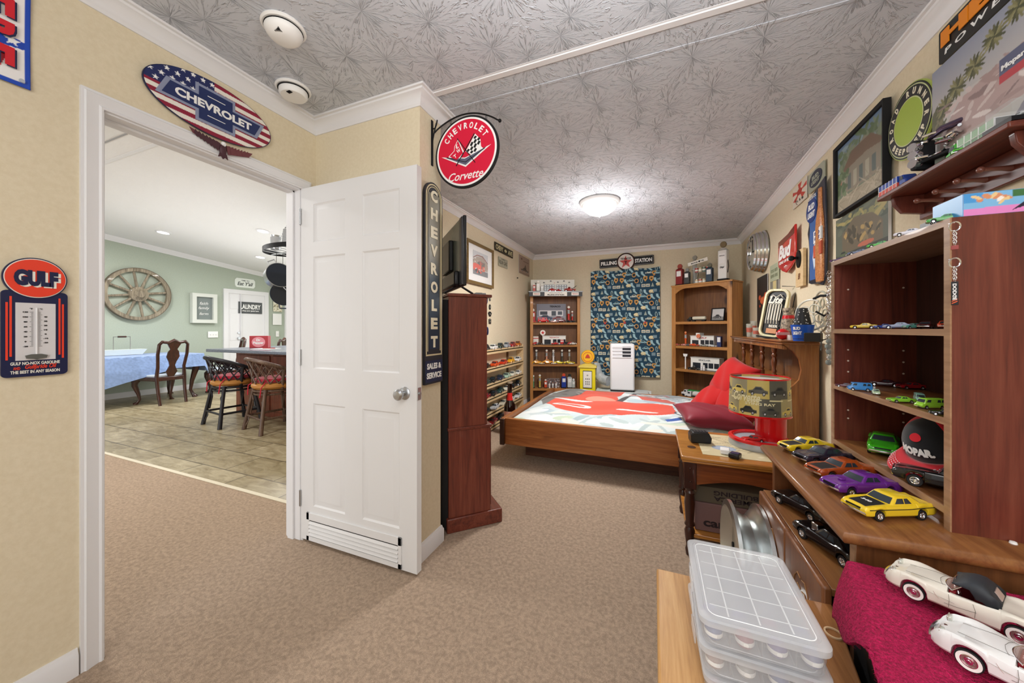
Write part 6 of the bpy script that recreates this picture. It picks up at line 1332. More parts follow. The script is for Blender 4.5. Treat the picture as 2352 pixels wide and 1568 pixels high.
letters(t, [('Lite', 0, .31, .11, .06, .03, .3), ('BEER', .02, .09, .07, .022, .03)], NEON, 'tube_lettering', y=-.014)
MB().box(-.03, .05, -.017, -.01, .03, .07).build('price_label', mat('label_tan', 'c88a60', .5), t)
MB().box(-.08, .08, -.05, .06, -.012, .0).build('base', MATBLK, t); MB().tube([(.06, .01, .2), (.10, .05, .2), (.10, .05, .43), (.0, .03, .43)], .003, 6).build('wire_hanger', DARKMET, t); MB().box(.09, .12, .02, .09, .14, .165).box(.08, .13, .0, .07, .22, .235).build('transformer_arm', MATBLK, t)
for k, (px, X, h_, lb) in enumerate([(1721, .90, .13, 'tall drinking glass at the far end of the headboard top'), (1731, .96, .16, 'clear slim glass beside the tall glass on the headboard'), (1737, .88, .09, 'short clear glass just left of the Lite neon sign')]):
    t = thing('drinking_glass', lb, 'glass', hbt(px, X), 0, 'clear glasses on the headboard')
    MB().lathe([(.001, 0), (.022, 0), (.028, h_), (.025, h_), (.020, .008), (.001, .008)], 20).build('tumbler', mat('smoky_glass', 'c4c4b8', .05, alpha=.45), t); MB().lathe([(.0245, h_ * .35), (.027, h_ * .7), (.0265, h_ * .7), (.024, h_ * .35), (.0245, h_ * .35)], 20).build('printed_band', mat('band_red', 'b06050', .5), t)
SPK = speck('spotted_brown', '2a1c16', 'c8b8a0', 60, .5, 0, .001)
t = thing('bottle_figure', 'brown spotted bottle shape with a red label on the headboard', 'bottle', hbt(1811, .94)); MB().lathe([(.001, 0), (.045, 0), (.05, .06), (.045, .13), (.03, .19), (.036, .22), (.036, .235), (.001, .235)], 24).build('body', SPK, t); MB().lathe([(.039, .155), (.034, .18), (.030, .18), (.034, .155), (.039, .155)], 24).build('label', RED, t)
t = thing('spotted_cone', 'black cone with white polka dots rising from the blue bucket', 'party hat', hbt(1843, .90) + Vector((0, 0, .012)))
MB().lathe([(.001, .0), (.050, .0), (.052, .07), (.028, .20), (.001, .205)], 28).build('cone', mat('cone_black', '1e2024', .5), t)
m1 = MB(); rg = random.Random(4)
for k in range(60):
    q = rg.uniform(0, 2 * PI); z = rg.uniform(.08, .195); r_ = .052 + (.028 - .052) * (z - .07) / .13 - .001; m1.ball((r_ * math.cos(q), r_ * math.sin(q), z), .0035, 6)
m1.build('polka_dots', WHITE, t)
t = thing('beer_bucket', 'bright blue bucket lettered BUD LIGHT on the headboard', 'bucket', hbt(1843, .90)); t.rotation_euler = (0, 0, R(-48))
MB().lathe([(.001, 0), (.048, 0), (.062, .105), (.058, .105), (.045, .006), (.001, .006)], 32).build('pail', mat('bud_blue', '1450b4', .3), t)
m1 = MB(); put_text(m1, 'BUD', -.0, .082, .045, .02, y=0, bold=.05); put_text(m1, 'LIGHT', 0, .052, .06, .022, y=0, bold=.05)
m1.v = [(.061 * math.sin(p[0] / .061) * (.79 + .21 * p[2] / .105), -.0625 * math.cos(p[0] / .061) * (.79 + .21 * p[2] / .105) + p[1], p[2]) for p in m1.v]; m1.build('lettering', WHITE, t, smooth=0)
t = thing('toy_helmet', 'small red and white helmet-shaped toy beside the blue bucket', 'toy', hbt(1798, .87)); MB().ball((0, 0, .04), .04, 20).build('shell', RED, t); MB().lathe([(.001, 0), (.022, 0), (.022, .035), (.001, .035)], 16, c=(.035, -.04, 0)).build('white_pot', WHITE, t); MB().box(-.045, .03, -.042, -.01, .035, .055).build('visor', mat('visor_pink', 'd8a0a0', .3), t)
t = thing('black_speaker', 'small black box right of the blue bucket', 'box', hbt(1868, .91), R(-30)); MB().box(-.04, .04, -.03, .03, 0, .055).build('case', BLACK, t, bev=.004); MB().tube([(.04, 0, .01), (.07, -.01, .02), (.09, -.02, .0)], .003, 6).build('cable', MATBLK, t)
t = thing('neon_script_sign', 'tangled unlit white neon script tubes on a stand above the blue bucket', 'neon sign', hbt(1862, .96) + Vector((0, 0, .0)), R(-58))
m1 = MB(); rg = random.Random(9)
m1.tube([(.10 * math.cos(R(q)), 0, .17 + .10 * math.sin(R(q))) for q in range(60, 331, 15)], .006, 8)
for cx_, cz_, r_ in ((-.03, .2, .03), (.03, .21, .03), (.0, .14, .035), (.06, .15, .03)): m1.tube([(cx_ + r_ * math.cos(q), -.01, cz_ + r_ * .9 * math.sin(q)) for q in [2 * PI * k / 14 for k in range(14)]], .004, 6, closed=True)
m1.tube([(-.08, -.01, .09), (-.02, -.01, .11), (.02, -.01, .07), (.1, -.01, .1)], .005, 6); m1.build('script_tubes', NEON, t)
MB().tube([(.02, 0, .275), (.07, -.01, .29), (.12, -.01, .285)], .008, 8).tube([(.05, -.02, .19), (.10, -.02, .16), (.13, -.02, .18)], .006, 8).build('black_tube_ends', MATBLK, t)
MB().cyl((0, 0, 0), (0, 0, .08), .006).lathe([(.001, 0), (.035, 0), (.008, .02), (.001, .02)], 18).build('stand', mat('stand_grey', '6a6a68', .5), t)
t = thing('neon_shadow_ring', 'round pale wire neon leaning on the wall at the right end of the headboard', 'neon sign', atR(1886, 715, .03), -PI / 2 - RANG)  # made-up ring of tubes, shaped as the shadow the neon casts on the wall
m1 = MB(); m1.tube([(.13 * math.cos(q), 0, .13 * math.sin(q)) for q in [2 * PI * k / 30 for k in range(30)]], .006, 8, closed=True)
for cx_, cz_, r_ in ((-.05, .03, .035), (.02, .05, .03), (.06, -.03, .04), (-.02, -.05, .03)): m1.tube([(cx_ + r_ * math.cos(q), 0, cz_ + r_ * math.sin(q)) for q in [2 * PI * k / 14 for k in range(14)]], .004, 6, closed=True)
m1.build('shadow_tubes', mat('shadow_grey_tube', 'b8b6a4', .4), t); MB().cyl((0, 0, -.13), (0, 0, -.255), .005).build('stem', mat('stand_grey'), t)
# ================================================================ RIGHT WALL, far to near
def rsign(name, label, cat, x0, y0, x1, y1, off=.012, group=None): return sign(name, label, cat, wallrect('R', x0, y0, x1, y1, off), group)
c = atR(1751, 578, .02); w_ = abs(atR(1733, 578, .0).y - atR(1771, 578, .0).y); h_ = atR(1751, 528, .02).z - atR(1751, 624, .02).z
t = thing('chrome_clock', 'large round chrome-ringed wall clock, furthest left on the right wall', 'clock', c, -PI / 2 - RANG); r_ = h_ / 2
for k, (q, y) in enumerate(((1, 0), (.96, -.03), (.92, -.06), (.86, -.09))): MB().lathe([(r_ * q, y), (r_ * q * .97, y - .016), (r_ * q * .9, y - .010), (r_ * q * .9, y), (r_ * q, y)], 48, ax='y').build('chrome_ring', CHROME, t)
MB().lathe([(.001, .012), (r_ * .95, .012), (r_ * .84, -.085), (.001, -.085)], 40, ax='y').build('case', mat('clock_face', 'b8b8ac', .2, .3), t)
m1 = MB(); m1.box(-.004, .004, -.09, -.086, 0, r_ * .6).box(0, r_ * .45, -.09, -.086, -.004, .004)
for k in range(12): m1.cyl((r_ * .72 * math.sin(k * PI / 6), -.087, r_ * .72 * math.cos(k * PI / 6)), (r_ * .72 * math.sin(k * PI / 6), -.090, r_ * .72 * math.cos(k * PI / 6)), r_ * .04, n=8)
m1.build('hands_and_marks', MATBLK, t)
t, w_, h_ = rsign('dark_poster', 'dark poster with an orange emblem behind the neon sign', 'poster', 1739, 640, 1763, 752)
a = Art(40, 80, '2c2e30', .5); a.rect(0, 0, .5, .02, '5a5c5c'); a.blobs(18, (.05, .42, .45, .62), .06, .05, ['d8603c', 'e87a50', 'b84828'], 2); picture('print', a, w_, h_, t)
t, w_, h_ = rsign('pale_tin_sign', 'pale green printed tin above a narrow grey-and-yellow panel', 'wall sign', 1769, 612, 1789, 640)
MB().box(-w_ / 2, w_ / 2, -.002, .004, -h_ / 2, h_ / 2).build('plate', mat('pale_green_tin', 'b4bca0', .5), t); letters(t, [('COLD BEER', 0, .02, w_ * .8, .03), ('SERVED HERE', 0, -.03, w_ * .8, .03)], mat('sage_ink', '7c8468', .6), y=-.002)
t, w_, h_ = rsign('narrow_panel', 'narrow grey and yellow striped panel below the pale green tin', 'wall sign', 1769, 643, 1789, 668, .01)
a = Art(30, 40, '8a8a80', .6); a.rect(.2, 0, .42, 1, 'd8cc94'); a.rect(.5, .1, .54, .9, '5a5a54'); picture('print', a, w_, h_ * 1.6, t)
# Bud shield
t, w_, h_ = rsign('bud_shield_sign', 'glossy red shield-shaped sign reading Bud, King of Beers', 'wall sign', 1791, 545, 1830, 598, .03); h_ = atR(1811, 528, .03).z - atR(1811, 625, .03).z; t.location.z = (atR(1811, 528, .03).z + atR(1811, 625, .03).z) / 2
sh = [(-w_ / 2, h_ * .36), (w_ * .1, h_ * .40), (w_ / 2, h_ * .5), (w_ / 2, -h_ * .28), (w_ * .25, -h_ * .42), (-.0, -h_ * .5), (-w_ * .25, -h_ * .42), (-w_ / 2, -h_ * .28)]
MB().prism(sh, -.012, .004).build('shield_plate', mat('bud_red', 'c81a16', .15, coat=.6), t, bev=.006); MB().prism([(-w_ / 2 + .01, h_ * .34), (w_ * .1, h_ * .38), (w_ / 2 - .01, h_ * .46), (w_ / 2 - .01, h_ * .30), (-w_ / 2 + .01, h_ * .20)], -.0135, -.012).build('brown_top_band', mat('shield_brown', '7a3420', .2), t)
letters(t, [('Bud', -w_ * .06, h_ * .04, w_ * .78, h_ * .36, .05, .25), ('KING OF BEERS', -w_ * .02, -h_ * .21, w_ * .76, h_ * .07, .04), ('*', 0, -h_ * .36, w_ * .2, h_ * .08, .05)], WHITE, y=-.0135)
# bottle opener board
t, w_, h_ = rsign('bottle_opener_board', 'pale wooden board with a cast iron bottle opener', 'bottle opener', 1831, 578, 1848, 655, .02)
MB().box(-w_ / 2, w_ / 2, -.01, .01, -h_ / 2, h_ / 2).build('board', PALE, t, bev=.002); MB().prism([(x, z + h_ * .25) for x, z in ellp(w_ * .3, h_ * .24, 24)], -.018, -.01).cyl((0, -.018, h_ * .28), (0, -.055, h_ * .28), .010).ball((0, -.058, h_ * .28), .02).build('iron_opener', DARKMET, t)
letters(t, [('BR', 0, -h_ * .22, w_ * .3, w_ * .3, .02, .3)], mat('burnt_brown', '6a4020', .7), y=-.01)
# tall bottle-shaped sign
t, w_, h_ = rsign('bottle_shaped_sign', 'tall BUD LIGHT sign shaped round a blue splash and brown bottle', 'wall sign', 1858, 445, 1901, 652, .025)
pts_ = [(-.5, .42), (.2, .5), (.42, .52), (.46, .2), (.5, -.1), (.46, -.42), (.3, -.5), (.05, -.47), (-.3, -.46), (-.46, -.44), (-.42, -.1), (-.46, .0), (-.52, .08), (-.44, .16), (-.44, .2)]
pts_ = [(x * w_, z * h_) for x, z in pts_]; MB().prism(pts_, -.006, .004).build('dark_plate', mat('sign_ink_blue', '232a38', .3), t, bev=.002)
MB().prism([(x * w_, z * h_) for x, z in [(-.44, .38), (.0, .44), (.0, .2), (-.1, .0), (-.05, -.2), (.0, -.42), (-.38, -.42), (-.38, -.15), (-.40, .0), (-.36, .1)]], -.0075, -.006).build('blue_splash', mat('splash_blue', '3c66a8', .25), t)
MB().prism([(x * w_, z * h_) for x, z in [(-.1, -.05), (0.02, -.0), (0, -.25), (-.12, -.32), (-.2, -.2)]], -.0085, -.0075).build('white_glint', mat('glint', 'd4e4f4', .3), t)
MB().lathe([(.001, -.47 * h_), (.16 * w_, -.46 * h_), (.19 * w_, -.40 * h_), (.19 * w_, .05 * h_), (.17 * w_, .14 * h_), (.09 * w_, .28 * h_), (.08 * w_, .44 * h_), (.001, .45 * h_)], 24, sy=.35, c=(.22 * w_, -.008, 0)).build('brown_bottle', speck('amber_bottle', 'a86030', 'd89860', 90, .3, .2, .001), t)
MB().prism([(x * w_ + .22 * w_, z * h_) for x, z in [(-.19, -.08), (.19, -.06), (.19, .06), (-.19, .04)]], -.026, -.016).build('bottle_label', WHITE, t); MB().prism([(x * w_ + .22 * w_, z * h_) for x, z in [(-.2, -.22), (.2, -.20), (.2, -.08), (-.2, -.10)]], -.026, -.016).build('label_foot', mat('label_rust', 'c45838', .5), t)
MB().prism([(x - w_ * .26, z + h_ * .29) for x, z in ellp(w_ * .3, h_ * .12, 28)], -.010, -.006).build('oval_badge', mat('badge_navy', '1e3c80', .3), t)
letters(t, [('BUD', -w_ * .26, h_ * .33, w_ * .36, h_ * .06, .05, .2), ('LIGHT', -w_ * .26, h_ * .25, w_ * .42, h_ * .06, .05, .2), ('For the Great Taste', -w_ * .22, h_ * .43, w_ * .42, h_ * .018), ('That Never Fills You Up', -w_ * .22, h_ * .41, w_ * .46, h_ * .018)], WHITE, y=-.010)
letters(t, [('BUD', w_ * .22, .012 * h_, w_ * .26, h_ * .035, .05), ('LIGHT', w_ * .22, -.035 * h_, w_ * .28, h_ * .03, .05)], mat('badge_navy'), 'label_lettering', y=-.026)
# small signs
t, w_, h_ = rsign('oval_emblem_sign', 'grey rectangular sign with a dark oval BUD LIGHT emblem, near the ceiling', 'wall sign', 1857, 408, 1895, 418, .012)
q0, q1 = atR(1857, 405, .012), atR(1895, 368, .012); q2 = atR(1857, 448, .012); h_ = q0.z - q2.z; t.location = (q0 + q1) / 2; t.location.z = (q0.z + q2.z) / 2
MB().prism(roundrect(w_, h_, .02), -.003, .003).build('plate', mat('sage_grey', 'a8ae9c', .4), t); MB().prism(ellp(w_ * .38, h_ * .4), -.006, -.003).build('oval', mat('ink_navy', '2a3446', .4), t); letters(t, [('BUD', 0, h_ * .1, w_ * .4, h_ * .2, .05), ('LIGHT', 0, -h_ * .14, w_ * .5, h_ * .2, .05)], mat('sage_grey'), y=-.006)
q0, q1, q2 = atR(1821, 437, .012), atR(1853, 410, .012), atR(1821, 482, .012)
t = thing('red_burst_sign', 'small cream sign with a red burst and black figures, left of the oval emblem sign', 'wall sign', ((q0.x + q1.x) / 2, (q0.y + q1.y) / 2, (q0.z + q2.z) / 2), -PI / 2 - RANG)
w_, h_ = abs(q0.y - q1.y), q0.z - q2.z; a = Art(50, 60, 'ded6c4', .85)
for k in range(5): a.poly([(.42, .6), (.42 + .5 * math.cos(k * 1.26), .6 + .42 * math.sin(k * 1.26)), (.42 + .5 * math.cos(k * 1.26 + .5), .6 + .42 * math.sin(k * 1.26 + .5))], 'c84434')
a.ell(.42, .6, .16, .16, 'b83428'); a.blobs(8, (.2, .1, .65, .3), .03, .08, ['2a2624'], 3); picture('print', a, w_, h_, t)
# framed tile picture
q0, q1, q2 = atR(1923, 344, .02), atR(2041, 228, .02), atR(1926, 500, .02)
t = thing('large_framed_print', 'large black-framed misty print of an old petrol station, below the right-hand cornice', 'picture', ((q0.x + q1.x) / 2, (q0.y + q1.y) / 2, (q0.z + q2.z) / 2), -PI / 2 - RANG); w_, h_ = math.hypot(q0.x - q1.x, q0.y - q1.y), q0.z - q2.z
frame4(w_, h_, .018, -.02, .01, MATBLK, t)
a = Art(120, 100, '6f7f6a', 1.2); a.grad(.75, '7a8678', 1, '6a84a4'); a.blobs(60, (0, .5, 1.2, .95), .12, .04, ['5c7050', '7f8c74', '8ba0a8', '667a5c'], 6)
a.poly([(.1, .55), (.35, .72), (.75, .85), (.95, .70), (1.1, .62), (1.1, .22), (.12, .25)], '8b8474'); a.poly([(.08, .54), (.4, .8), (.9, .8), (1.15, .62), (1.1, .58), (.8, .62), (.4, .6)], '74604e')
for k in range(6): a.rect(.16 + k * .15, .28, .25 + k * .15, .5, '5e6a66' if k % 2 else 'a9a592')
a.rect(0, 0, 1.2, .22, 'a69c86'); a.blobs(40, (0, 0, 1.2, .25), .16, .01, ['b8ae98', '948a74'], 8); a.ell(.08, .45, .05, .05, 'c47a60'); a.blobs(30, (0, .25, .3, .6), .06, .04, ['586c4c', '748866'], 4)
pc = picture('print', a, w_ - .03, h_ - .03, t, t=.003); pc.location = (0, -.004, 0)
q0, q1, q2 = atR(1920, 508, .018), atR(2040, 450, .018), atR(1920, 605, .018)
t = thing('lower_print', 'dim unframed print of a lamplit stone building, lower right of the large framed print', 'picture', ((q0.x + q1.x) / 2, (q0.y + q1.y) / 2, (q0.z + q2.z) / 2), -PI / 2 - RANG); w_, h_ = math.hypot(q0.x - q1.x, q0.y - q1.y), q0.z - q2.z
a = Art(110, 80, '5f6658', 1.35); a.blobs(50, (0, .6, 1.35, 1), .14, .05, ['8a8a5c', 'a89c64', '4c5648', '6a7260'], 3); a.poly([(.2, .1), (.2, .6), (.55, .85), (1.0, .75), (1.25, .5), (1.25, .1)], '6e6450'); a.blobs(30, (.3, .3, 1.2, .6), .04, .09, ['b0945c', '4a4434', '8a7a5a'], 5); a.rect(0, 0, 1.35, .14, '3c4038'); a.ell(.85, .2, .2, .05, 'c06a50'); a.car(.05, .1, .35, '5a6a4c')
picture('print', a, w_, h_, t, t=.012)
# round ROAD RUNNER sign
q0, q1 = atR(2047, 290, .02), atR(2145, 262, .02); c = atR(2091, 279, .02); rw_ = math.hypot(q0.x - q1.x, q0.y - q1.y) / 2; rh_ = (atR(2091, 188, .02).z - atR(2091, 370, .02).z) / 2; r_ = (rw_ + rh_) / 2
t = thing('round_bird_club_sign', 'round black and lime sign lettered ROAD RUNNER and BEEP BEEP', 'wall sign', c, -PI / 2 - RANG)
MB().prism(ellp(r_, r_), -.004, .004).build('backing', mat('lime_edge', 'a8bc58', .4), t); MB().prism(ellp(r_ * .97, r_ * .97), -.006, -.004).build('black_band', mat('sign_black', '242424', .4), t); MB().prism(ellp(r_ * .93, r_ * .93), -.0065, -.006).build('pale_ring', mat('pale_lime', 'ccd49c', .4), t); MB().prism(ellp(r_ * .90, r_ * .90), -.0075, -.0065).build('letter_band', mat('sign_black'), t)
MB().prism(ellp(r_ * .63, r_ * .63), -.0085, -.0075).build('inner_ring', mat('pale_lime'), t); MB().prism(ellp(r_ * .60, r_ * .60), -.0095, -.0085).build('lime_centre', mat('lime', 'a4bc48', .4), t)
m1 = MB(); arc_text(m1, 'ROAD RUNNER', 0, 0, r_ * .765, R(192), R(-12), r_ * .17, r_ * .12, y=-.0075, bold=.04); arc_text(m1, 'BEEP·BEEP', 0, 0, r_ * .765, R(216), R(324), r_ * .16, r_ * .11, y=-.0075, flip=True, bold=.04); m1.build('lettering', mat('warm_white'), t, smooth=0)
# HEMI POWERED sign and the big station poster
q0 = atR(2159, 76, .02); q2 = atR(2162, 149, .02)
t = thing('hemi_sign', 'black sign with orange HEMI over POWERED, partly behind the station poster', 'wall sign', (q0.x, q0.y, q0.z), -PI / 2 - RANG); hh_ = q0.z - q2.z
MB().prism([(x + .23, z - hh_ / 2) for x, z in roundrect(.46, hh_, .01)], -.003, .003).build('plate', mat('sign_black'), t)
letters(t, [('HEMI', .22, -hh_ * .34, .40, hh_ * .46, .06)], mat('hemi_orange', 'e8891c', .35), 'orange_lettering', y=-.006, t=.003); letters(t, [('P O W E R E D', .23, -hh_ * .74, .40, hh_ * .16, .02, .1)], WHITE, y=-.003)
SHZ, SHX = 1.765, .885
q0 = atR(2135, 172, .06); ph_ = q0.z - SHZ; pw_ = .62
t = thing('station_poster', 'large canvas print of palms and a service station with a Mopar sign', 'poster', (q0.x, q0.y - pw_ / 2, SHZ + ph_ / 2), -PI / 2 - RANG)
a = Art(200, 150, 'bcb8b4', 1.35); a.grad(.6, 'b4b0ae', 1, '8d93a4'); a.blobs(36, (.0, .35, .12, .6), .03, .06, ['5c5c44', '7a7458'], 2)
for cx_, cy_ in ((.14, .62), (.26, .70), (.42, .76), (.58, .86), (.75, .92), (.95, .95)):
    for k in range(16): q = k * .39; a.ell(cx_ + .05 * math.cos(q), cy_ - .02 + .05 * math.sin(q), .05, .012, ['5c5c40', '7c7a54', '8e8a64', '4e5038'][k % 4], q)
a.poly([(.08, .34), (.3, .56), (.7, .62), (1.35, .66), (1.35, .3), (.1, .2)], 'b09894'); a.blobs(60, (.1, .28, 1.3, .6), .07, .02, ['c8b8b4', '8c7674', 'a48c88', 'd8ccc8'], 8); a.rect(.62, .44, .82, .62, '5a5e78'); a.rect(.62, .44, .82, .50, 'b84048'); a.rect(.9, .32, 1.35, .56, '4c5466')
a.rect(0, 0, 1.35, .24, 'b4aca4'); a.poly([(.0, .02), (.04, .14), (.22, .2), (.4, .16), (.44, .04)], '3c2c38'); a.poly([(.7, .1), (.8, .22), (1.0, .3), (1.35, .34), (1.35, .0), (.7, .02)], '54445c'); a.blobs(20, (.02, .04, .4, .18), .04, .015, ['b8a8b0', '241c22', '8c4450'], 4)
picture('canvas', a, pw_, ph_, t, t=.02); letters(t, [('Mopar', pw_ * .035, ph_ * .04, pw_ * .12, ph_ * .05, .04)], WHITE, y=-.001)
# ================================================================ WALL SHELF WITH PEGS
t = thing('peg_shelf', 'cherry-red wall shelf with a row of round-knobbed pegs, high on the right wall', 'shelf', (SHX, 1.37, SHZ))
L1 = .60
MB().prism([(0, 0), (RW0 + RWS * 1.37 - SHX, 0), (RW0 + RWS * 1.97 - SHX, L1), (0, L1)], -.018, 0, ax='z').build('shelf_board', CHERRYX, t, bev=.004)
MB().prism([(.112, .02), (.128, .02), (.140, L1 - .02), (.124, L1 - .02)], -.115, -.018, ax='z').build('peg_rail', CHERRYX, t, bev=.003)
for y in (.03, L1 - .05): MB().prism([(.03, -.018), (.125, -.018), (.125, -.095), (.06, -.085), (.035, -.05)], y, y + .02).build('bracket', CHERRY, t, bev=.002)
for y in (.17, .26, .355, .45): MB().tube([(.12, y, -.075), (.095, y, -.072), (.07, y, -.070), (.055, y, -.070)], [.010, .007, .006, .006], 10).ball((.05, y, -.069), .0095).build('peg', mat('peg_brown', '7c4a3c', .3, coat=.3), t)
S = lambda px, X=.93: Vector((X, ray(px, 0)[1] * X / ray(px, 0)[0], SHZ))
def boxed(loc, rz, label, L_, trailer, cab, lo, stripe=None):
    t = thing('model_lorry', label, 'toy lorry', loc, rz)
    MB().box(-L_ / 2, L_ * .22, -.022, .022, .014, .058).build('trailer', mat('tr_' + trailer, trailer, .25), t, bev=.002)
    if stripe: MB().box(-L_ / 2 - .001, L_ * .22 + .001, -.0225, .0225, .014, .032).build('lower_band', mat('tr_' + stripe, stripe, .25), t)
    m1 = MB(); m1.box(-L_ / 2, L_ * .22, -.0235, .0235, .032, .034)
    for k in range(6): m1.box(-L_ / 2 + k * L_ * .14, -L_ / 2 + k * L_ * .14 + .0015, -.0235, .0235, .014, .058)
    m1.build('seam_lines', WHITE, t)
    MB().prism([(L_ * .26, .008), (L_ / 2, .008), (L_ / 2, .03), (L_ * .43, .034), (L_ * .40, .052), (L_ * .27, .054)], -.02, .02).build('cab', mat('tr_' + cab, cab, .25), t, bev=.003); MB().prism([(L_ * .30, .034), (L_ * .42, .034), (L_ * .395, .048), (L_ * .30, .048)], -.021, .021).build('cab_window', GLASSD, t)
    for x in (-.42, -.34, .14, .3, .44):
        for q in (-1, 1): MB().cyl((x * L_, q * .022, .009), (x * L_, q * .014, .009), .009, n=14).build('wheel', TYRE, t)
    return t
boxed(S(2063, .935), PI / 2 + .03, 'blue, white and red toy lorry on the far end of the peg shelf', .17, '2848a4', '2848a4', 0, 'd85040').rotation_euler = (0, 0, -PI / 2)
boxed(S(2245, .945), -PI / 2, 'long pale green see-through trailer on the near half of the peg shelf', .19, 'a4c4a4', '4cb83c', 0, '7ca080').rotation_euler = (0, 0, PI / 2)
car('forties', .085, '58c832', S(2200, .925), -PI / 2 - .5, 'small lime green hot rod coupe on the front edge of the peg shelf')
t = thing('chrome_engine_car', 'upended black and chrome model racing chassis on a grey stand, peg shelf', 'toy car', S(2165, .955), R(-70))
MB().box(-.05, .05, -.03, .03, 0, .015).box(-.015, .015, -.01, .01, .015, .05).build('stand', mat('stand_greygreen', '7c847c', .5), t)
MB().box(-.05, .05, -.03, .03, .05, .062).build('chassis', MATBLK, t, bev=.003)
for z in (.055, .085, .115): MB().lathe([(.001, -.012), (.016, -.012), (.019, 0), (.016, .012), (.001, .012)], 20, ax='y', c=(-.055, -.035, z)).build('wheel', CHROME, t)
MB().box(-.065, -.045, -.045, .03, .03, .14).build('wide_tyre', TYRE, t, bev=.006)
m1 = MB(); rg = random.Random(2)
for k in range(26): x, y, z = rg.uniform(-.035, .07), rg.uniform(-.03, .03), rg.uniform(.065, .14); m1.cyl((x, y, z), (x + rg.uniform(-.04, .04), y + rg.uniform(-.02, .02), z + rg.uniform(-.01, .012)), .005, n=8)
m1.build('chrome_engine', CHROME, t); MB().tube([(-.06, 0, .13), (0, .0, .155), (.06, 0, .15), (.1, 0, .145)], [.004, .012, .012, .004], 10).build('body_pipe', mat('violet_chrome', '6c5c74', .15, .8), t)
t = thing('display_case', 'clear case with a silver car on the near end of the peg shelf', 'display case', (.94, 1.40, SHZ)); MB().box(-.05, .05, -.03, .06, 0, .012).build('base', BLACK, t); MB().box(-.046, .046, -.026, .056, .012, .06).build('cover', mat('case_clear', 'e8ecec', .05, alpha=.18), t)
car('muscle', .08, 'c8ccd0', (.94, 1.415, SHZ + .0125), PI / 2, 'silver model car inside the clear case on the peg shelf', detail='some')

# ================================================================ COMPUTER DESK AND HUTCH
DX0, DX1, DY0, DY1, DZ = .395, .87, 1.009, 1.663, .75
dk = thing('desk', 'oak laminate computer desk with bullnose top along the right wall', 'desk', (DX0, DY0, 0)); dl, dw_ = DY1 - DY0, DX1 - DX0
def bull(x0, x1, y0, y1, z0, z1, r=.012):
    mb = MB(); rs = []
    for k in range(7):
        a = -PI / 2 + PI * k / 6; o = -r + r * math.cos(a); z = (z0 + z1) / 2 + (z1 - z0) / 2 * math.sin(a); rs.append([(x0 - o, y0 - o, z), (x1, y0 - o, z), (x1, y1 + o, z), (x0 - o, y1 + o, z)])
    return mb.ring(rs)
bull(0, dw_, 0, dl, DZ - .03, DZ).build('desk_top', OAKY, dk, smooth=60)
MB().box(.035, dw_, .03, .05, 0, DZ - .03).build('near_side_panel', OAKZ, dk, bev=.002); MB().box(.033, .036, .03, .05, 0, DZ - .03).build('edge_band', EDGE, dk)
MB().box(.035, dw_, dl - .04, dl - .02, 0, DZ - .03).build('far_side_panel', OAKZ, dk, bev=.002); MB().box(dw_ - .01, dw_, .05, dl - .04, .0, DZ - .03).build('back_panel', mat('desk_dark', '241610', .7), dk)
TRZ = .585
MB().box(-.0, dw_ - .02, .052, dl - .042, TRZ - .018, TRZ).build('pull_out_tray', OAKY, dk, bev=.002)
for y0, y1 in ((.04, .295), (.30, .58)):
    f_ = MB().box(-.022, -.002, y0, y1, .10, TRZ + .008).build('drawer_front', OAKZ, dk, bev=.006)
    yc = (y0 + y1) / 2
    g = MB()
    for s, dz in ((-1, 0), (1, 0), (-1, -.03), (1, -.03)):
        g.tube([(-.0225, yc + s * .005, TRZ - .06 + dz), (-.0225, yc + s * .025, TRZ - .055 + dz), (-.0225, yc + s * .045, TRZ - .075 + dz), (-.0225, yc + s * .07, TRZ - .14 + dz), (-.0225, yc + s * .10, TRZ - .17 + dz)], .0016, 6)
    g.build('carved_scroll', mat('groove_tan', '9a6e40', .5), f_)
HX0, HX1, HZ1 = .62, .85, 1.456
hu = thing('desk_hutch', 'tall cherry-red open hutch standing on the desk', 'hutch', (HX0, 1.097, DZ)); hd, hl = HX1 - HX0, .566
for y in (0, hl - .018):
    sp = MB().box(.001, hd + (.16 if y == 0 else 0), y, y + .018, 0, HZ1 - DZ).build('side_panel', CHERRY, hu); MB().box(-.002, .001, y, y + .018, 0, HZ1 - DZ).build('edge_band', EDGE, sp)
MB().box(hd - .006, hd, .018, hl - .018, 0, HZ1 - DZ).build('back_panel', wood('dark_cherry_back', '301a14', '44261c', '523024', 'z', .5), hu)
for nm, z in (('bottom_shelf', .80), ('lower_shelf', 1.0025), ('middle_shelf', 1.206), ('top_board', HZ1)):
    m_ = OAKY if z < 1.1 else CHERRYX
    s_ = MB().box(.001, hd - .006, .018, hl - .018, z - DZ - .016, z - DZ).build(nm, m_ if nm != 'top_board' else wood('pale_underside', '7c6450', '8e7460', '9c8470', 'y', .5), hu)
    MB().box(-.002, .001, .018, hl - .018, z - DZ - .016, z - DZ).build('edge_band', EDGE, s_)
MB().box(.012, .026, .018, hl - .018, 0, .034).build('toe_rail', OAKY, hu)
m1 = MB()
for y in (hl - .0185,):
    for x in (.04, .19):
        for z in (.13, .16, .30, .34, .38, .60): m1.cyl((x, y - .001, z), (x, y + .001, z), .003, n=8)
m1.build('shelf_pin_holes', mat('pin_white', 'd8c8b8', .5), hu)
MB().lathe([(.001, 0), (.006, 0), (.005, .004), (.001, .005)], 16, c=(.09, -.008, .0)).build('cable_button', WHITE, hu)

def car_z(sty, px, py, z, L_, ang, hexc, label, **k):
    p = atZ(px, py, z); return car(sty, L_, hexc, p, R(ang), label, **k)
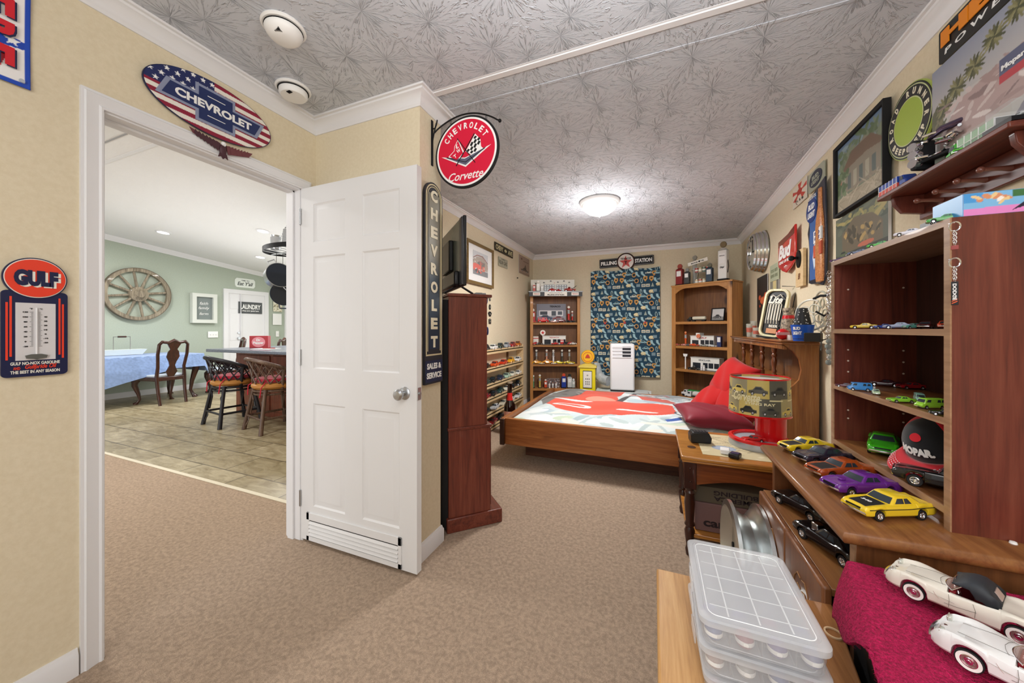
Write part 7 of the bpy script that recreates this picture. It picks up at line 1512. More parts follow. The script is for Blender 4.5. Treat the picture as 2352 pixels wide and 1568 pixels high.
# cars on the desk top
car_z('muscle', 1850, 1036, DZ, .172, 204, 'e6c424', 'yellow muscle car with a black bonnet, furthest of the five on the desk top', hood=True, group='muscle cars parked along the desk top')
car_z('muscle', 1890, 1061, DZ, .176, 206, '2a2634', 'near-black purple muscle car, second from the far end of the desk top', group='muscle cars parked along the desk top')
car_z('muscle', 1930, 1093, DZ, .180, 204, 'a4481a', 'copper orange muscle car with a black bonnet in the middle of the desk row', hood=True, group='muscle cars parked along the desk top')
car_z('muscle', 1976, 1129, DZ, .180, 203, '6a2a8c', 'purple muscle car with a bonnet scoop, next to the nearest yellow one', group='muscle cars parked along the desk top')
du = car('muscle', .180, 'ecc92c', (.535, 1.146, DZ), R(205), 'bright yellow muscle car marked 340 on its black bonnet, nearest on the desk top', hood=True, group='muscle cars parked along the desk top')
m1 = MB(); put_text(m1, '340', 0, 0, .12, .05, bold=.03); m1.v = [(.30 - p[2], p[0] + .0, .178 + (-.0 if p[1] > -.0005 else .002)) for p in m1.v]; m1.build('bonnet_number', WHITE, du, smooth=0)
for s in (-1, 1): MB().tube([(.46, s * .186, .135), (.2, s * .201, .142), (-.1, s * .203, .143), (-.3, s * .197, .152), (-.47, s * .186, .15)], .004, 6).build('side_stripe', MATBLK, du)
for dd_ in bpy.data.objects:
    if dd_.get('label', '').startswith('purple muscle'): MB().box(.26, .34, -.035, .035, .17, .195).build('bonnet_scoop', paint('6a2a8c'), dd_, bev=.01)
# black cars on the tray
pb = car('muscle', .20, '101012', (.475, 1.47, TRZ), R(118), 'glossy black coupe at the far end of the pull-out tray under the desk top')
pb = car('muscle', .215, '0e0e10', (.470, 1.235, TRZ), R(112), 'glossy black car with a chrome blower, nearer on the pull-out tray'); MB().box(.22, .32, -.05, .05, .165, .21).build('chrome_blower', CHROME, pb, bev=.01)
# bottom shelf of the hutch
Z0 = .80
car('muscle', .19, '3fae1e', (.712, 1.545, Z0), R(244), 'bright green muscle car facing out at the far end of the hutch bottom shelf', hood=True, second=mat('green_hood', '3aa01c', .3))
car('muscle', .22, '121214', (.705, 1.225, Z0), R(150), 'glossy black convertible-like coupe beside the near hutch panel')
p = atZ(2088, 1008, Z0); t = thing('toy_display_box', 'dark clear-fronted toy box with small cars, at the back of the hutch bottom shelf', 'toy box', (.79, p.y - .02, Z0), R(-75))
MB().box(-.075, .075, .0, .04, 0, .145).build('carton', mat('box_dark', '26282a', .3), t); a = Art(50, 50, '3a3c38', 1); a.grad(.55, '5a5c40', 1, '45483c'); a.rect(0, 0, 1, .1, '1c1c1e'); a.car(.2, .16, .6, '7a3040'); a.car(.3, .55, .5, '8a8c58'); q = picture('window_art', a, .14, .135, t, t=.001); q.location = (0, -.001, .0725); MB().box(-.078, .078, -.012, .0, 0, .15).build('clear_blister', mat('blister', 'd8dcd4', .05, alpha=.18), t)
p = (.80, 1.26, Z0); t = thing('small_picture', 'small dark framed card leaning behind the cap on the hutch bottom shelf', 'photo frame', (.815, 1.30, Z0), R(-80)); frame4(.07, .15, .006, -.005, .005, BLACK, t).location.z = .08; MB().box(-.03, .03, -.002, .002, .008, .15).build('card', mat('aged_card', '8c8474', .6), t)
# the cap
pc_ = atZ(2140, 1098, Z0)
cp_ = thing('baseball_cap', 'black and red baseball cap lettered MOPAR on the hutch bottom shelf', 'cap', (.735, 1.315, Z0 + .082), R(207))
cp_.rotation_euler = (0, R(30), R(205)); cp_.scale = (.92,) * 3
CB, CR_ = mat('cap_black', '16181c', .9, sheen=.3), mat('cap_red', 'cc1024', .9, sheen=.3)
def dome(a0, a1, m, nm):
    n, k = 14, 9; vs = []
    for j in range(k + 1):
        ph_ = PI / 2 * j / k
        for i in range(n + 1): q = R(a0 + (a1 - a0) * i / n); vs.append((.085 * math.cos(q) * math.cos(ph_) * (1.08), .078 * math.sin(q) * math.cos(ph_), .012 + .098 * math.sin(ph_) ** .9))
    fs = [(j * (n + 1) + i, j * (n + 1) + i + 1, (j + 1) * (n + 1) + i + 1, (j + 1) * (n + 1) + i) for j in range(k) for i in range(n)]
    o = MB().add(vs, fs).build(nm, m, cp_, smooth=80); sd = o.modifiers.new('s', 'SOLIDIFY'); sd.thickness = .002; return o
dome(-62, 62, CB, 'front_panel'); dome(62, 180, CR_, 'side_panel'); dome(180, 298, CR_, 'side_panel')
vs = []; n = 18
for j in range(7):
    r_ = j / 6
    for i in range(n + 1):
        q = R(-62 + 124 * i / n); x = .090 * math.cos(q) + (.075 * math.cos(q * .9) ** .7) * r_; y = .079 * math.sin(q) * (1 + .04 * r_); vs.append((x, y, .014 + .006 * r_ - .30 * (y ** 2) * 10 * r_ * .6 + .0))
fs = [(j * (n + 1) + i, j * (n + 1) + i + 1, (j + 1) * (n + 1) + i + 1, (j + 1) * (n + 1) + i) for j in range(6) for i in range(n)]
vs = [(x, y, max(.002, z)) for x, y, z in vs]
o = MB().add(vs, fs).build('brim', CR_, cp_, smooth=80); o.modifiers.new('s', 'SOLIDIFY').thickness = .003
m1 = MB()
for r_ in (.55, .66, .77, .88):
    for i in range(0, 36, 2):
        q = R(-58 + 116 * i / 35); q2 = R(-58 + 116 * (i + 1) / 35); f = lambda q: (.090 * math.cos(q) + .075 * math.cos(q * .9) ** .7 * r_, .079 * math.sin(q) * (1 + .04 * r_), max(.003, .014 + .006 * r_ - .30 * ((.079 * math.sin(q) * (1 + .04 * r_)) ** 2) * 6 * r_) + .0026); m1.cyl(f(q), f(q2), .0007, n=5)
m1.build('stitching', WHITE, cp_)
m1 = MB(); put_text(m1, 'MOPAR.', 0, 0, .095, .022, bold=.06)
def ondome(p, lift=.003):
    q = p[0] / .088; ph_ = math.asin(min(.95, max(0, (p[2] + .045 - .012) / .098))); return (.0918 * math.cos(q) * math.cos(ph_) + lift, .078 * math.sin(q) * math.cos(ph_), p[2] + .045)
m1.v = [ondome(p, .0035 if p[1] > -.0005 else .0045) for p in m1.v]; m1.build('cap_lettering', WHITE, cp_, smooth=0)
m1 = MB().prism(ellp(.022, .009, 20), -.001, 0); m1.v = [ondome((p[0], p[1], p[2] + .036), .004 if p[1] > -.0005 else .005) for p in m1.v]; m1.build('red_emblem', CR_, cp_)
# lower shelf minis
Z1 = 1.0025
for sty, px, py, L_, an, c_, lb in [('muscle', 1941, 889, .052, 160, '5a2438', 'maroon and white mini car'), ('van', 1974, 897, .060, 170, '3c8ad0', 'bright blue mini pickup van'), ('fifties', 2012, 905, .046, 250, 'c4dcb4', 'pale mint mini car facing out'), ('muscle', 2032, 887, .085, 160, '3c1420', 'dark maroon larger car at the back'), ('muscle', 2094, 893, .075, 190, 'b01824', 'red and white car at the back'), ('muscle', 2070, 924, .058, 190, '8ecf3c', 'lime hot rod with big rear wheels'), ('van', 2112, 921, .048, 250, '8cbcaa', 'mint green mini van'), ('van', 2137, 938, .058, 195, '9cd83c', 'lime green mini van'), ('muscle', 2172, 955, .052, 160, '16161a', 'black mini coupe beside the near hutch panel'), ('muscle', 2188, 932, .045, 200, '1c48b8', 'royal blue mini car at the near end')]:
    car_z(sty, px, py, Z1, L_, an, c_, lb + ', lower shelf of the hutch', group='mini cars on the lower hutch shelf')
Z2 = 1.206 + .0002
def car_x(sty, px, X, z, L_, an, c_, lb, **k): d = ray(px, 0); return car(sty, L_, c_, (X, d[1] * X / d[0], z), R(an), lb, **k)
for sty, px, X, L_, an, c_, lb in [('muscle', 1938, .66, .058, 150, '9a8468', 'tan and black mini car'), ('muscle', 1984, .655, .066, 155, 'e8c83c', 'yellow mini convertible'), ('fifties', 2030, .665, .046, 170, '3450a8', 'tiny blue car'), ('muscle', 2064, .66, .064, 155, '8a94b0', 'silver-blue mini coupe'), ('fifties', 2098, .68, .046, 190, '5a9c8c', 'tiny teal car'), ('muscle', 2126, .70, .070, 235, '5c1c1c', 'maroon car facing out'), ('muscle', 2172, .69, .070, 240, 'd8481c', 'orange car facing out')]:
    car_x(sty, px, X, Z2, L_, an, c_, lb + ', middle shelf of the hutch', group='mini cars on the middle hutch shelf')
Z3 = HZ1 + .0002
for sty, px, X, L_, an, c_, lb in [('muscle', 1930, .65, .058, 150, '5c3a68', 'purple mini car, furthest on'), ('forties', 1966, .675, .05, 150, 'a8c09c', 'pale green mini coupe behind the purple one on'), ('muscle', 1974, .645, .058, 150, '6a7490', 'slate blue mini car on'), ('forties', 2000, .68, .055, 150, 'c86450', 'salmon mini car at the back of'), ('muscle', 2022, .645, .058, 150, '58b050', 'green mini car on'), ('muscle', 2090, .64, .06, 152, 'd8d4dc', 'white and pink mini car on'), ('muscle', 2172, .636, .06, 155, '4c9c4c', 'deep green mini car nearest the near end of')]:
    car_x(sty, px, X, Z3, L_, an, c_, lb + ' the top of the hutch', group='mini cars on top of the hutch')
t = thing('boxed_toy', 'long grey-green toy carton with a round LAST badge on top of the hutch', 'toy box', (.70, 1.24, HZ1), -PI / 2)
MB().box(-.11, .11, 0, .06, 0, .045).build('carton', mat('grey_carton', '6c706c', .4), t); a = Art(80, 22, '74787a', 4.5); a.blobs(20, (0, 0, 4.5, 1), .5, .25, ['8c9094', '5c6058', '9aa4a0'], 3); a.ell(3.1, .6, .32, .34, 'ded8b0'); a.ell(3.9, .5, .4, .4, 'd8c060'); a.car(.4, .15, 1.0, '50605c'); q = picture('art', a, .218, .043, t, t=.001); q.location = (0, -.001, .0225); letters(t, [('LAST', .042, .026, .022, .010, .03)], MATBLK, y=-.002)
t = thing('boxed_toy', 'colourful blue, pink and red toy carton on the near end of the hutch top', 'toy box', (.73, 1.10, HZ1), 0)
MB().box(-.09, .12, 0, .09, 0, .05).build('carton', mat('blue_carton', '4c9cd8', .35), t); a = Art(100, 26, '6ab0e0', 4.2)
a.rect(0, 0, 4.2, 1, '7cb8e4'); a.rect(0, .6, .6, 1, '4898d8'); a.rect(1.5, .7, 2.2, 1, '3c7040'); a.rect(2.2, .6, 3.2, 1, 'c4202c'); a.poly([(0, 0), (0, .3), (1.6, .35), (2.4, .2), (2.2, 0)], 'e088c8'); a.poly([(1.5, .1), (1.9, .5), (2.7, .85), (3.4, .9), (3.4, .6), (2.0, .3)], '241c34'); a.blobs(9, (.4, .5, 1.4, .9), .16, .12, ['e8c890', 'f0e8e0', 'd89068'], 5)
q = picture('art', a, .208, .048, t, t=.001); q.location = (.015, -.001, .025)
# scat pack style emblem
p_ = atY(2166, 680, 1.22); t = thing('yellow_emblem_sign', 'rounded yellow ribbed emblem sign with red SCAT lettering on the middle hutch shelf', 'emblem sign', (.775, 1.20, Z2), R(-28))
pts_ = [(-.055, .01), (-.062, .12), (-.045, .137), (.03, .165), (.055, .16), (.068, .02), (.055, .0), (-.04, .0)]
MB().prism(pts_, -.004, .012).build('black_rim', MATBLK, t, bev=.004); sc2 = lambda k: [((x - .002) * k + .002, (z - .08) * k + .08) for x, z in pts_]
MB().prism(sc2(.93), -.008, -.004).build('white_ring', mat('led_white', 'e8ecec', .3), t, bev=.002); MB().prism(sc2(.80), -.010, -.008).build('yellow_panel', mat('scat_yellow', 'ecc01c', .4), t)
m1 = MB()
for k in range(13): m1.box(-.043, .05, -.0112, -.010, .022 + k * .0095, .0255 + k * .0095)
m1.build('ribs', mat('scat_amber', 'c89a14', .4), t); letters(t, [('SCAT', .008, .082, .075, .022, .07, .2)], mat('scat_red', 'c8141c', .4), y=-.0125, t=.002)
# keyrings
def keyring(px, py, X, col, label, fob):
    t = thing('keyring', label, 'keyring', atX(px, py, X), R(-35)); t.scale = (.78,) * 3
    MB().tube([(.010 * math.cos(q), 0, .013 * math.sin(q)) for q in [2 * PI * k / 18 for k in range(18)]], .0018, 6, closed=True).cyl((-.012, 0, .010), (.0, .004, .012), .001, n=6).build('split_ring', CHROME, t)
    m1 = MB()
    for k in range(7): z = -.015 - k * .0055; m1.tube([(.0035 * math.cos(q) * (k % 2 or .4), .0035 * math.cos(q) * (.4 if k % 2 else 1), z + .005 * math.sin(q)) for q in [2 * PI * i / 10 for i in range(10)]], .0010, 5, closed=True)
    m1.build('chain', CHROME, t); fw, fh = fob
    f_ = MB().box(-fw / 2, fw / 2, -.002, .002, -.055 - fh, -.053).build('fob', mat('fob_' + col, col, .3), t, bev=.001)
    return t, f_
keyring(2193, 520, .612, '9a4a48', 'upper chrome keyring with a small reddish fob hanging on the near hutch edge', (.014, .010))
t, f_ = keyring(2193, 603, .612, '26282c', 'lower chrome keyring with a black DODGE fob hanging on the near hutch edge', (.013, .064))
m1 = MB(); put_text(m1, 'DODGE', 0, 0, .046, .007, bold=.04); m1.v = [(-p[2], p[1] - .0022, p[0] - .082 + 0) for p in m1.v]; m1.v = [(x, y, -.164 - z) for x, y, z in m1.v]; m1.build('fob_lettering', WHITE, t, smooth=0)
m1 = MB()
for k in range(2): m1.prism([(-.005, -.116 + k * .006), (.005, -.110 + k * .006), (.005, -.107 + k * .006), (-.005, -.113 + k * .006)], -.003, -.002)
m1.build('fob_stripes', mat('fob_orange', 'd85a30', .4), t)
t = thing('hanging_chain', 'bundle of keyrings on a silver chain hanging at the far edge of the hutch', 'chain', (.612, 1.668, 1.42)); m1 = MB(); rg = random.Random(6)
for k in range(44): z = -k * .0078; x = rg.uniform(-.004, .004); m1.tube([(x + .005 * math.cos(q), rg.uniform(-.001, .001) + .005 * math.cos(q) * (k % 2), z + .006 * math.sin(q)) for q in [2 * PI * i / 9 for i in range(9)]], .0012, 5, closed=True)
m1.build('links', CHROME, t)
for k in range(5): MB().lathe([(.001, -.003), (.010, -.002), (.010, .002), (.001, .003)], 14, ax='y', c=(rg.uniform(-.01, .01), -.004, -.26 - k * .02)).build('charm', mat('charm_grey', '9aa098', .3, .7), t)

# ================================================================ NIGHTSTAND, LAMP
NX0, NX1, NY0, NY1, NZ = .146, .72, 2.06, 2.60, .535
ns = thing('end_table', 'stained wooden end table with turned legs and arched apron beside the bed', 'table', (NX0, NY0, 0)); nw, nd = NX1 - NX0, NY1 - NY0
MB().box(-.01, nw, -.01, nd, NZ - .022, NZ).build('table_top', OAKT, ns, bev=.006); MB().box(-.004, nw - .006, -.004, nd - .006, NZ - .032, NZ - .022).build('top_moulding', OAKT, ns, bev=.003)
lp = [(.001, 0), (.018, 0), (.022, .03), (.016, .05), (.024, .10), (.026, .13), (.018, .15), (.026, .16), (.026, .165), (.020, .18), (.027, .28), (.022, .32), (.026, .335), (.020, .345), (.027, .36), (.001, .36)]
for x in (.035, nw - .04):
    for y in (.035, nd - .04):
        g = MB().lathe(lp, 20, c=(x, y, 0)).build('leg', WALNUT, ns); MB().box(x - .03, x + .03, y - .03, y + .03, .36, NZ - .032).build('leg_block', WALNUT, g, bev=.003)
        if y < .1: MB().lathe([(.001, 0), (.006, 0), (.004, -.004), (.001, -.005)], 12, ax='y', c=(x, y - .03, .40)).lathe([(.001, 0), (.006, 0), (.004, -.004), (.001, -.005)], 12, ax='y', c=(x, y - .03, .47)).build('peg_button', WALNUT, g)
ap = [(0.065, NZ - .032), (nw - .07, NZ - .032), (nw - .07, .38)] + [(.065 + (nw - .135) * (1 - k / 14), .38 + .04 * math.sin(PI * k / 14)) for k in range(1, 14)] + [(.065, .38)]
APW = wood('apron_wood', '4a2412', '743c1e', '8e5028', 'x', .3, coat=.4)
MB().prism(ap, .02, .04).build('apron', APW, ns, bev=.003); MB().prism([(y * 1.0, z) for y, z in ap], .015, .035, ax='x').build('apron', APW, ns, bev=.003)
MB().box(.02, nw - .02, .02, nd - .02, .10, .12).build('lower_shelf', OAKT, ns, bev=.004)
a = Art(90, 80, 'cfc29c', 1.1); a.blobs(40, (0, 0, 1.1, 1), .12, .02, ['bcae88', 'ddd2b0', 'a89c7c', 'c8b890'], 5); a.ell(.3, .35, .15, .10, '98a8bc'); a.ell(.3, .35, .12, .07, 'a8b6c8'); a.blobs(8, (.1, .1, 1, .9), .3, .004, ['7c7058'], 9)
me = grid_mesh('map_print', a, lambda u, v: (.10 + u * (nw - .13), .06 + v * (nd - .12), NZ + .0015), False); me.materials.append(PRINT); mp_ = link('map_print', me, None, (NX0, NY0, 0)); tag(mp_, 'printed paper map laid over the end table top', 'map'); mp_.modifiers.new('s', 'SOLIDIFY').thickness = .001
p = atZ(1575, 1025, NZ); t = thing('drink_coaster', 'dark oval knot mark coaster at the left corner of the end table', 'coaster', (p.x + .03, p.y + .0, NZ)); MB().lathe([(.001, 0), (.022, 0), (.022, .002), (.001, .002)], 24).build('disc', mat('knot_brown', '4a2c14', .4), t)
p = atZ(1608, 1014, NZ + .003); t = thing('clock_radio', 'black cube clock on the far left of the end table', 'clock', p, R(8)); MB().prism([(-.055, 0), (.05, 0), (.055, .03), (.04, .06), (-.045, .062), (-.058, .045)], -.035, .04).build('case', BLACK, t, bev=.005)
m1 = MB()
for k in range(5): m1.box(-.035 + k * .016, -.025 + k * .016, -.02, .02, .062, .064)
m1.build('buttons', mat('button_grey', '3a3a3e', .4), t)
p = atZ(1665, 1040, NZ + .003); t = thing('white_charger', 'small white cube charger next to the black gadget', 'charger', p, R(-8)); MB().box(-.022, .022, -.028, .028, 0, .024).build('case', WHITE, t, bev=.004)
p = atZ(1688, 1050, NZ + .003); t = thing('gadget', 'small black gadget with a dark blue screen on the end table', 'gadget', p, R(-25)); MB().box(-.024, .024, -.028, .03, 0, .022).build('case', BLACK, t, bev=.005); MB().box(-.018, .018, -.012, .022, .022, .0235).build('screen', mat('screen_blue', '2c3a5c', .2), t)
lm_ = thing('novelty_lamp', 'red column table lamp with a printed car-collage shade lettered Corvette, on the end table', 'lamp', (.565, 2.40, NZ + .002))
MB().lathe([(.001, 0), (.150, 0), (.152, .012), (.148, .035), (.001, .035)], 48).build('base', mat('base_silver', 'b8bcc2', .3, .5), lm_); MB().lathe([(.125, .035), (.152, .035), (.152, .048), (.135, .054), (.125, .048), (.125, .035)], 48).build('red_rim', mat('lamp_red', 'd40f16', .25, coat=.5), lm_)
MB().lathe([(.001, .030), (.13, .030), (.13, .037), (.001, .037)], 40).build('turntable', mat('road_grey', '9aa2aa', .4), lm_); MB().box(-.015, .02, -.1545, -.148, .008, .026).build('socket', MATBLK, lm_)
MB().cyl((.060, .022, .037), (.060, .022, .235), .075, .075, 40).build('column', mat('lamp_red'), lm_)
a = Art(260, 90, 'b0a060', 6.2)
for k in range(9):
    x0 = k * .69; cc_ = ['8a8468', 'c4b068', '6c6a58', 'b8a860', '9a9270', 'd0bc70', '5c5a4c', 'aca070', '8c8464'][k]; a.rect(x0, .0, x0 + .69, .5, cc_); a.rect(x0 + .3, .5, x0 + .99, 1, ['9c9678', 'c8b464', '5e5c50', 'b4a468'][k % 4])
    a.car(x0 + .05, .12, .55, ['4a4a42', 'd8c468', '34342e'][k % 3]); a.car(x0 + .35, .62, .6, ['3c3c38', 'dcc870', '545248'][k % 3])
for k in range(9): a.rect(k * .69 + .3, .44, k * .69 + .75, .48, 'e0d8a8')
sr0, sr1, sz0, sz1 = .150, .143, .185, .398
me = grid_mesh('lamp_shade', a, lambda u, v: ((sr0 + (sr1 - sr0) * v) * math.cos(-2 * PI * u * -1 + .3), (sr0 + (sr1 - sr0) * v) * math.sin(2 * PI * u + .3), sz0 + (sz1 - sz0) * v)); me.materials.append(PRINT)
sh_ = link('lamp_shade', me, lm_); sh_.modifiers.new('s', 'SOLIDIFY').thickness = .002
MB().lathe([(sr0 - .002, sz0), (sr0 + .002, sz0), (sr0 + .002, sz0 + .010), (sr0 - .002, sz0 + .010), (sr0 - .002, sz0)], 48).lathe([(sr1 - .002, sz1 - .008), (sr1 + .002, sz1 - .008), (sr1 + .002, sz1), (sr1 - .002, sz1), (sr1 - .002, sz1 - .008)], 48).build('red_piping', mat('lamp_red'), sh_)
MB().lathe([(sr1 - .006, sz1 - .02), (sr1 - .004, sz1 - .02), (sr0 - .004, sz0), (sr0 - .006, sz0), (sr1 - .006, sz1 - .02)], 48).build('white_lining', WHITE, sh_)
MB().cyl((.0, .0, .235), (0, 0, .33), .012).ball((0, 0, .34), .03).build('bulb_holder', WHITE, lm_); MB().cyl((.06, .022, .235), (0, 0, .26), .02).build('neck', mat('lamp_red'), lm_)
m1 = MB(); put_text(m1, 'Corvette', -.10, .295, .14, .05, shear=.4, bold=.02); put_text(m1, 'STING RAY', -.03, .262, .14, .014, bold=.03)
m1.v = [((.1495 + (0 if p[1] > -.0005 else .0015)) * math.sin(p[0] / .15), -(.1495 + (0 if p[1] > -.0005 else .0015)) * math.cos(p[0] / .15), p[2]) for p in m1.v]; m1.build('shade_lettering', mat('cream_ink', 'e8e0b4', .5), sh_, smooth=0)
car('muscle', .115, 'c81018', (.520, 2.325, NZ + .002 + .0375), R(198), 'small red car standing on the base of the novelty lamp')
# cartons and boxes under the table
t = thing('cardboard_carton', 'mauve-brown carton lettered carhartt under the end table', 'box', (.40, 2.33, .121)); MB().box(-.19, .24, -.20, .14, 0, .15).build('carton', mat('carton_mauve', '7a5c58', .8), t, bev=.003)
letters(t, [('carhartt', -.02, .05, .26, .045, .03)], mat('carton_ink', '2c2022', .8), y=-.2005)
t = thing('cardboard_carton', 'olive-brown upper carton with upside-down printing under the end table', 'box', (.40, 2.33, .272)); MB().prism([(-.2, 0), (.235, 0), (.2, .085), (-.17, .085)], -.19, .13).build('carton', mat('carton_olive', '5c5242', .85), t, bev=.003)
letters(t, [('AMERICA', 0, .028, .20, .024, .03, 0, PI), ('BUILDING', 0, .058, .20, .024, .03, 0, PI)], mat('carton_ink'), y=-.1905)
# wheel rims
def rim(loc, r, wd, label):
    t = thing('wheel_rim', label, 'wheel rim', loc)
    MB().lathe([(r * .90, -wd / 2 - .004), (r, -wd / 2), (r * 1.0, -wd / 2 + .012), (r * .93, -wd / 2 + .016), (r * .90, -wd * .30), (r * .78, -wd * .1), (r * .76, wd * .08), (r * .86, wd * .22), (r * .92, wd / 2 - .016), (r, wd / 2 - .012), (r, wd / 2), (r * .9, wd / 2 + .004), (r * .88, wd / 2 - .01), (r * .84, wd * .2), (r * .74, wd * .08), (r * .74, -wd * .1), (r * .84, -wd * .25), (r * .90, -wd / 2 - .004)], 64, ax='x').build('barrel', mat('cast_aluminium', 'c0c4c2', .28, 1), t)
    MB().lathe([(.02, -wd * .2), (r * .3, -wd * .24), (r * .72, -wd * .18), (r * .76, -wd * .1), (r * .3, -wd * .16), (.02, -wd * .12), (.02, -wd * .2)], 48, ax='x').build('wheel_disc', mat('cast_aluminium'), t)
    for k in range(5): MB().cyl((-wd * .27, r * .45 * math.cos(k * 1.257), r * .45 * math.sin(k * 1.257)), (-wd * .1, r * .45 * math.cos(k * 1.257), r * .45 * math.sin(k * 1.257)), .012, n=12).build('lug_boss', MATBLK, t)
    return t
rim((.318, 1.52, .352), .20, .105, 'bare aluminium wheel rim standing in front of the desk drawers near the end table')
t = thing('low_crate', 'low dark crate under the bare wheel rim', 'crate', (.28, 1.52, 0)); MB().box(-.09, .085, -.16, .16, 0, .15).build('crate_body', mat('crate_grey', '3a3a3c', .7), t, bev=.004)
rim((.325, 1.225, .235), .233, .07, 'second aluminium wheel rim, only its edge showing right of the clear boxes')
# ================================================================ FOREGROUND
CZ = .556
PINK = mat('hot_pink_terry', 'c4115c', .95); nt, N, L, b = nodes(PINK)
r_ = ramp(nt, [(.35, '98003c'), (.65, 'd8145e')]); f = noise(nt, coords(nt, (1, 1, 1)), 170, 3, .7); L.new(f, r_.inputs['Fac']); L.new(r_.outputs['Color'], b.inputs['Base Color']); bump(nt, f, 1.0, .012, b)
bx = thing('pine_box', 'pale pine plank box under the left edge of the clear plastic boxes', 'box', (.008, .45, 0))
PPL = wood('pale_plank', 'a87844', 'c4945a', 'd8ac74', 'y', .4, scale=1.6)
MB().box(0, .115, 0, .583, CZ - .03, CZ).build('lid', PPL, bx, bev=.006); MB().box(.004, .112, .006, .577, .02, CZ - .03).build('body', wood('pine_box_side', '94642f', 'b58448', 'c8985c', 'z', .45), bx, bev=.003)
st_ = thing('oak_side_table', 'brown oak table with an angled right edge under the clear plastic boxes', 'table', (.125, .45, 0))
OKT = wood('oak_table_grain', '7c4e28', '9c683a', 'b48050', 'y', .4, scale=1.5)
MB().prism([(0, 0), (.165, 0), (.268, .602), (0, .590)], CZ - .028, CZ - .001, ax='z').build('table_top', OKT, st_, bev=.004)
MB().prism([(.01, .02), (.15, .02), (.25, .58), (.01, .575)], 0, CZ - .028, ax='z').build('base_cabinet', wood('oak_table_side', '5a3820', '7a5030', '8c6040', 'z', .5), st_)
MB().lathe([(.013, 0), (.016, 0), (.016, .003), (.013, .003), (.013, 0)], 20, c=(.232, .50, CZ - .001)).build('ring_pull', mat('ring_pale', 'd8b890', .4), st_)
# clear organiser boxes
CLR = mat('frosted_plastic', 'e6e8ec', .28, alpha=.24); CLL = mat('frosted_lid', 'eceef2', .3, alpha=.36)
BXc, BYc = .1705, .812; bw_, bl_ = .186, .250; lh = .050
def rr3(w_, l_, z, r=.018): return [(x, y, z) for x, y in roundrect(w_, l_, r, 5)]
rg = random.Random(21)
for k in range(3):
    z = CZ + k * lh
    t = thing('organiser_box', f'frosted clear plastic organiser box, {["lowest", "middle", "topmost"][k]} of the stack of three', 'storage box', (BXc + .002 * (1 - k), BYc, z), R([1.5, -.8, 0][k]), 'stacked frosted organiser boxes')
    MB().ring([rr3(bw_ - .012, bl_ - .012, .001), rr3(bw_ - .006, bl_ - .006, lh - .012), rr3(bw_ - .010, bl_ - .010, lh - .012), rr3(bw_ - .016, bl_ - .016, .003)]).build('tray', CLR, t, smooth=50)
    m1 = MB()
    for i in range(1, 4): m1.box(-bw_ / 2 + i * bw_ / 4 - .0007, -bw_ / 2 + i * bw_ / 4 + .0007, -bl_ / 2 + .01, bl_ / 2 - .01, .003, lh - .013)
    for j in range(1, 6): m1.box(-bw_ / 2 + .01, bw_ / 2 - .01, -bl_ / 2 + j * bl_ / 6 - .0007, -bl_ / 2 + j * bl_ / 6 + .0007, .003, lh - .013)
    m1.build('dividers', CLR, t)
    lid = MB().ring([rr3(bw_, bl_, lh - .014), rr3(bw_ + .002, bl_ + .002, lh - .012), rr3(bw_ + .002, bl_ + .002, lh - .003), rr3(bw_ - .004, bl_ - .004, lh - .0005), rr3(bw_ - .018, bl_ - .018, lh - .0005), rr3(bw_ - .020, bl_ - .020, lh - .002)]).build('lid', CLL, t, smooth=35)
    m1 = MB(); p_ = roundrect(bw_ - .030, bl_ - .030, .014, 5); m1.tube([(x, y, lh - .0015) for x, y in p_], .0008, 5, closed=True); m1.build('lid_ridge', mat('ridge_white', 'f4f6f8', .3), lid); m1 = MB()
    for i in range(1, 4): m1.box(-bw_ / 2 + i * bw_ / 4 - .0012, -bw_ / 2 + i * bw_ / 4 + .0012, -bl_ / 2 + .02, bl_ / 2 - .02, lh - .0026, lh - .0018)
    for j in range(1, 6): m1.box(-bw_ / 2 + .02, bw_ / 2 - .02, -bl_ / 2 + j * bl_ / 6 - .0008, -bl_ / 2 + j * bl_ / 6 + .0008, lh - .0026, lh - .0018)
    m1.build('lid_grid', mat('ridge_soft', 'f8fafc', .3, alpha=.55), lid)
    MB().box(-bw_ / 2 - .004, -bw_ / 2 - .001, -.025, .025, lh - .028, lh - .006).build('latch', CLL, t, bev=.001)
    for i in range(4):
        for j in range(2 if k == 2 else 1):
            c_ = rg.choice(['8888a4', 'a06a74', 'a8a8a4', '6a78a0', '8078a0', 'a08880']); x = -bw_ / 2 + (i + .5) * bw_ / 4; y = -bl_ / 2 + (j + .5) * bl_ / 6
            q = thing('ball', f'small {["pale", "pinkish", "white", "bluish"][i]} trinket ball in the {["first", "second"][j]} row of the {["lowest", "middle", "topmost"][k]} organiser box', 'trinket', (BXc + .002 * (1 - k) + x, BYc + y, z + .003), 0, 'trinkets inside the organiser boxes')
            MB().ball((0, 0, .0145), .0145, 16).build('sphere', mat('ball_' + c_, c_, .4), q); MB().lathe([(.0143, .011), (.0148, .0145), (.0143, .018), (.0135, .0145), (.0143, .011)], 18).build('band', WHITE, q)
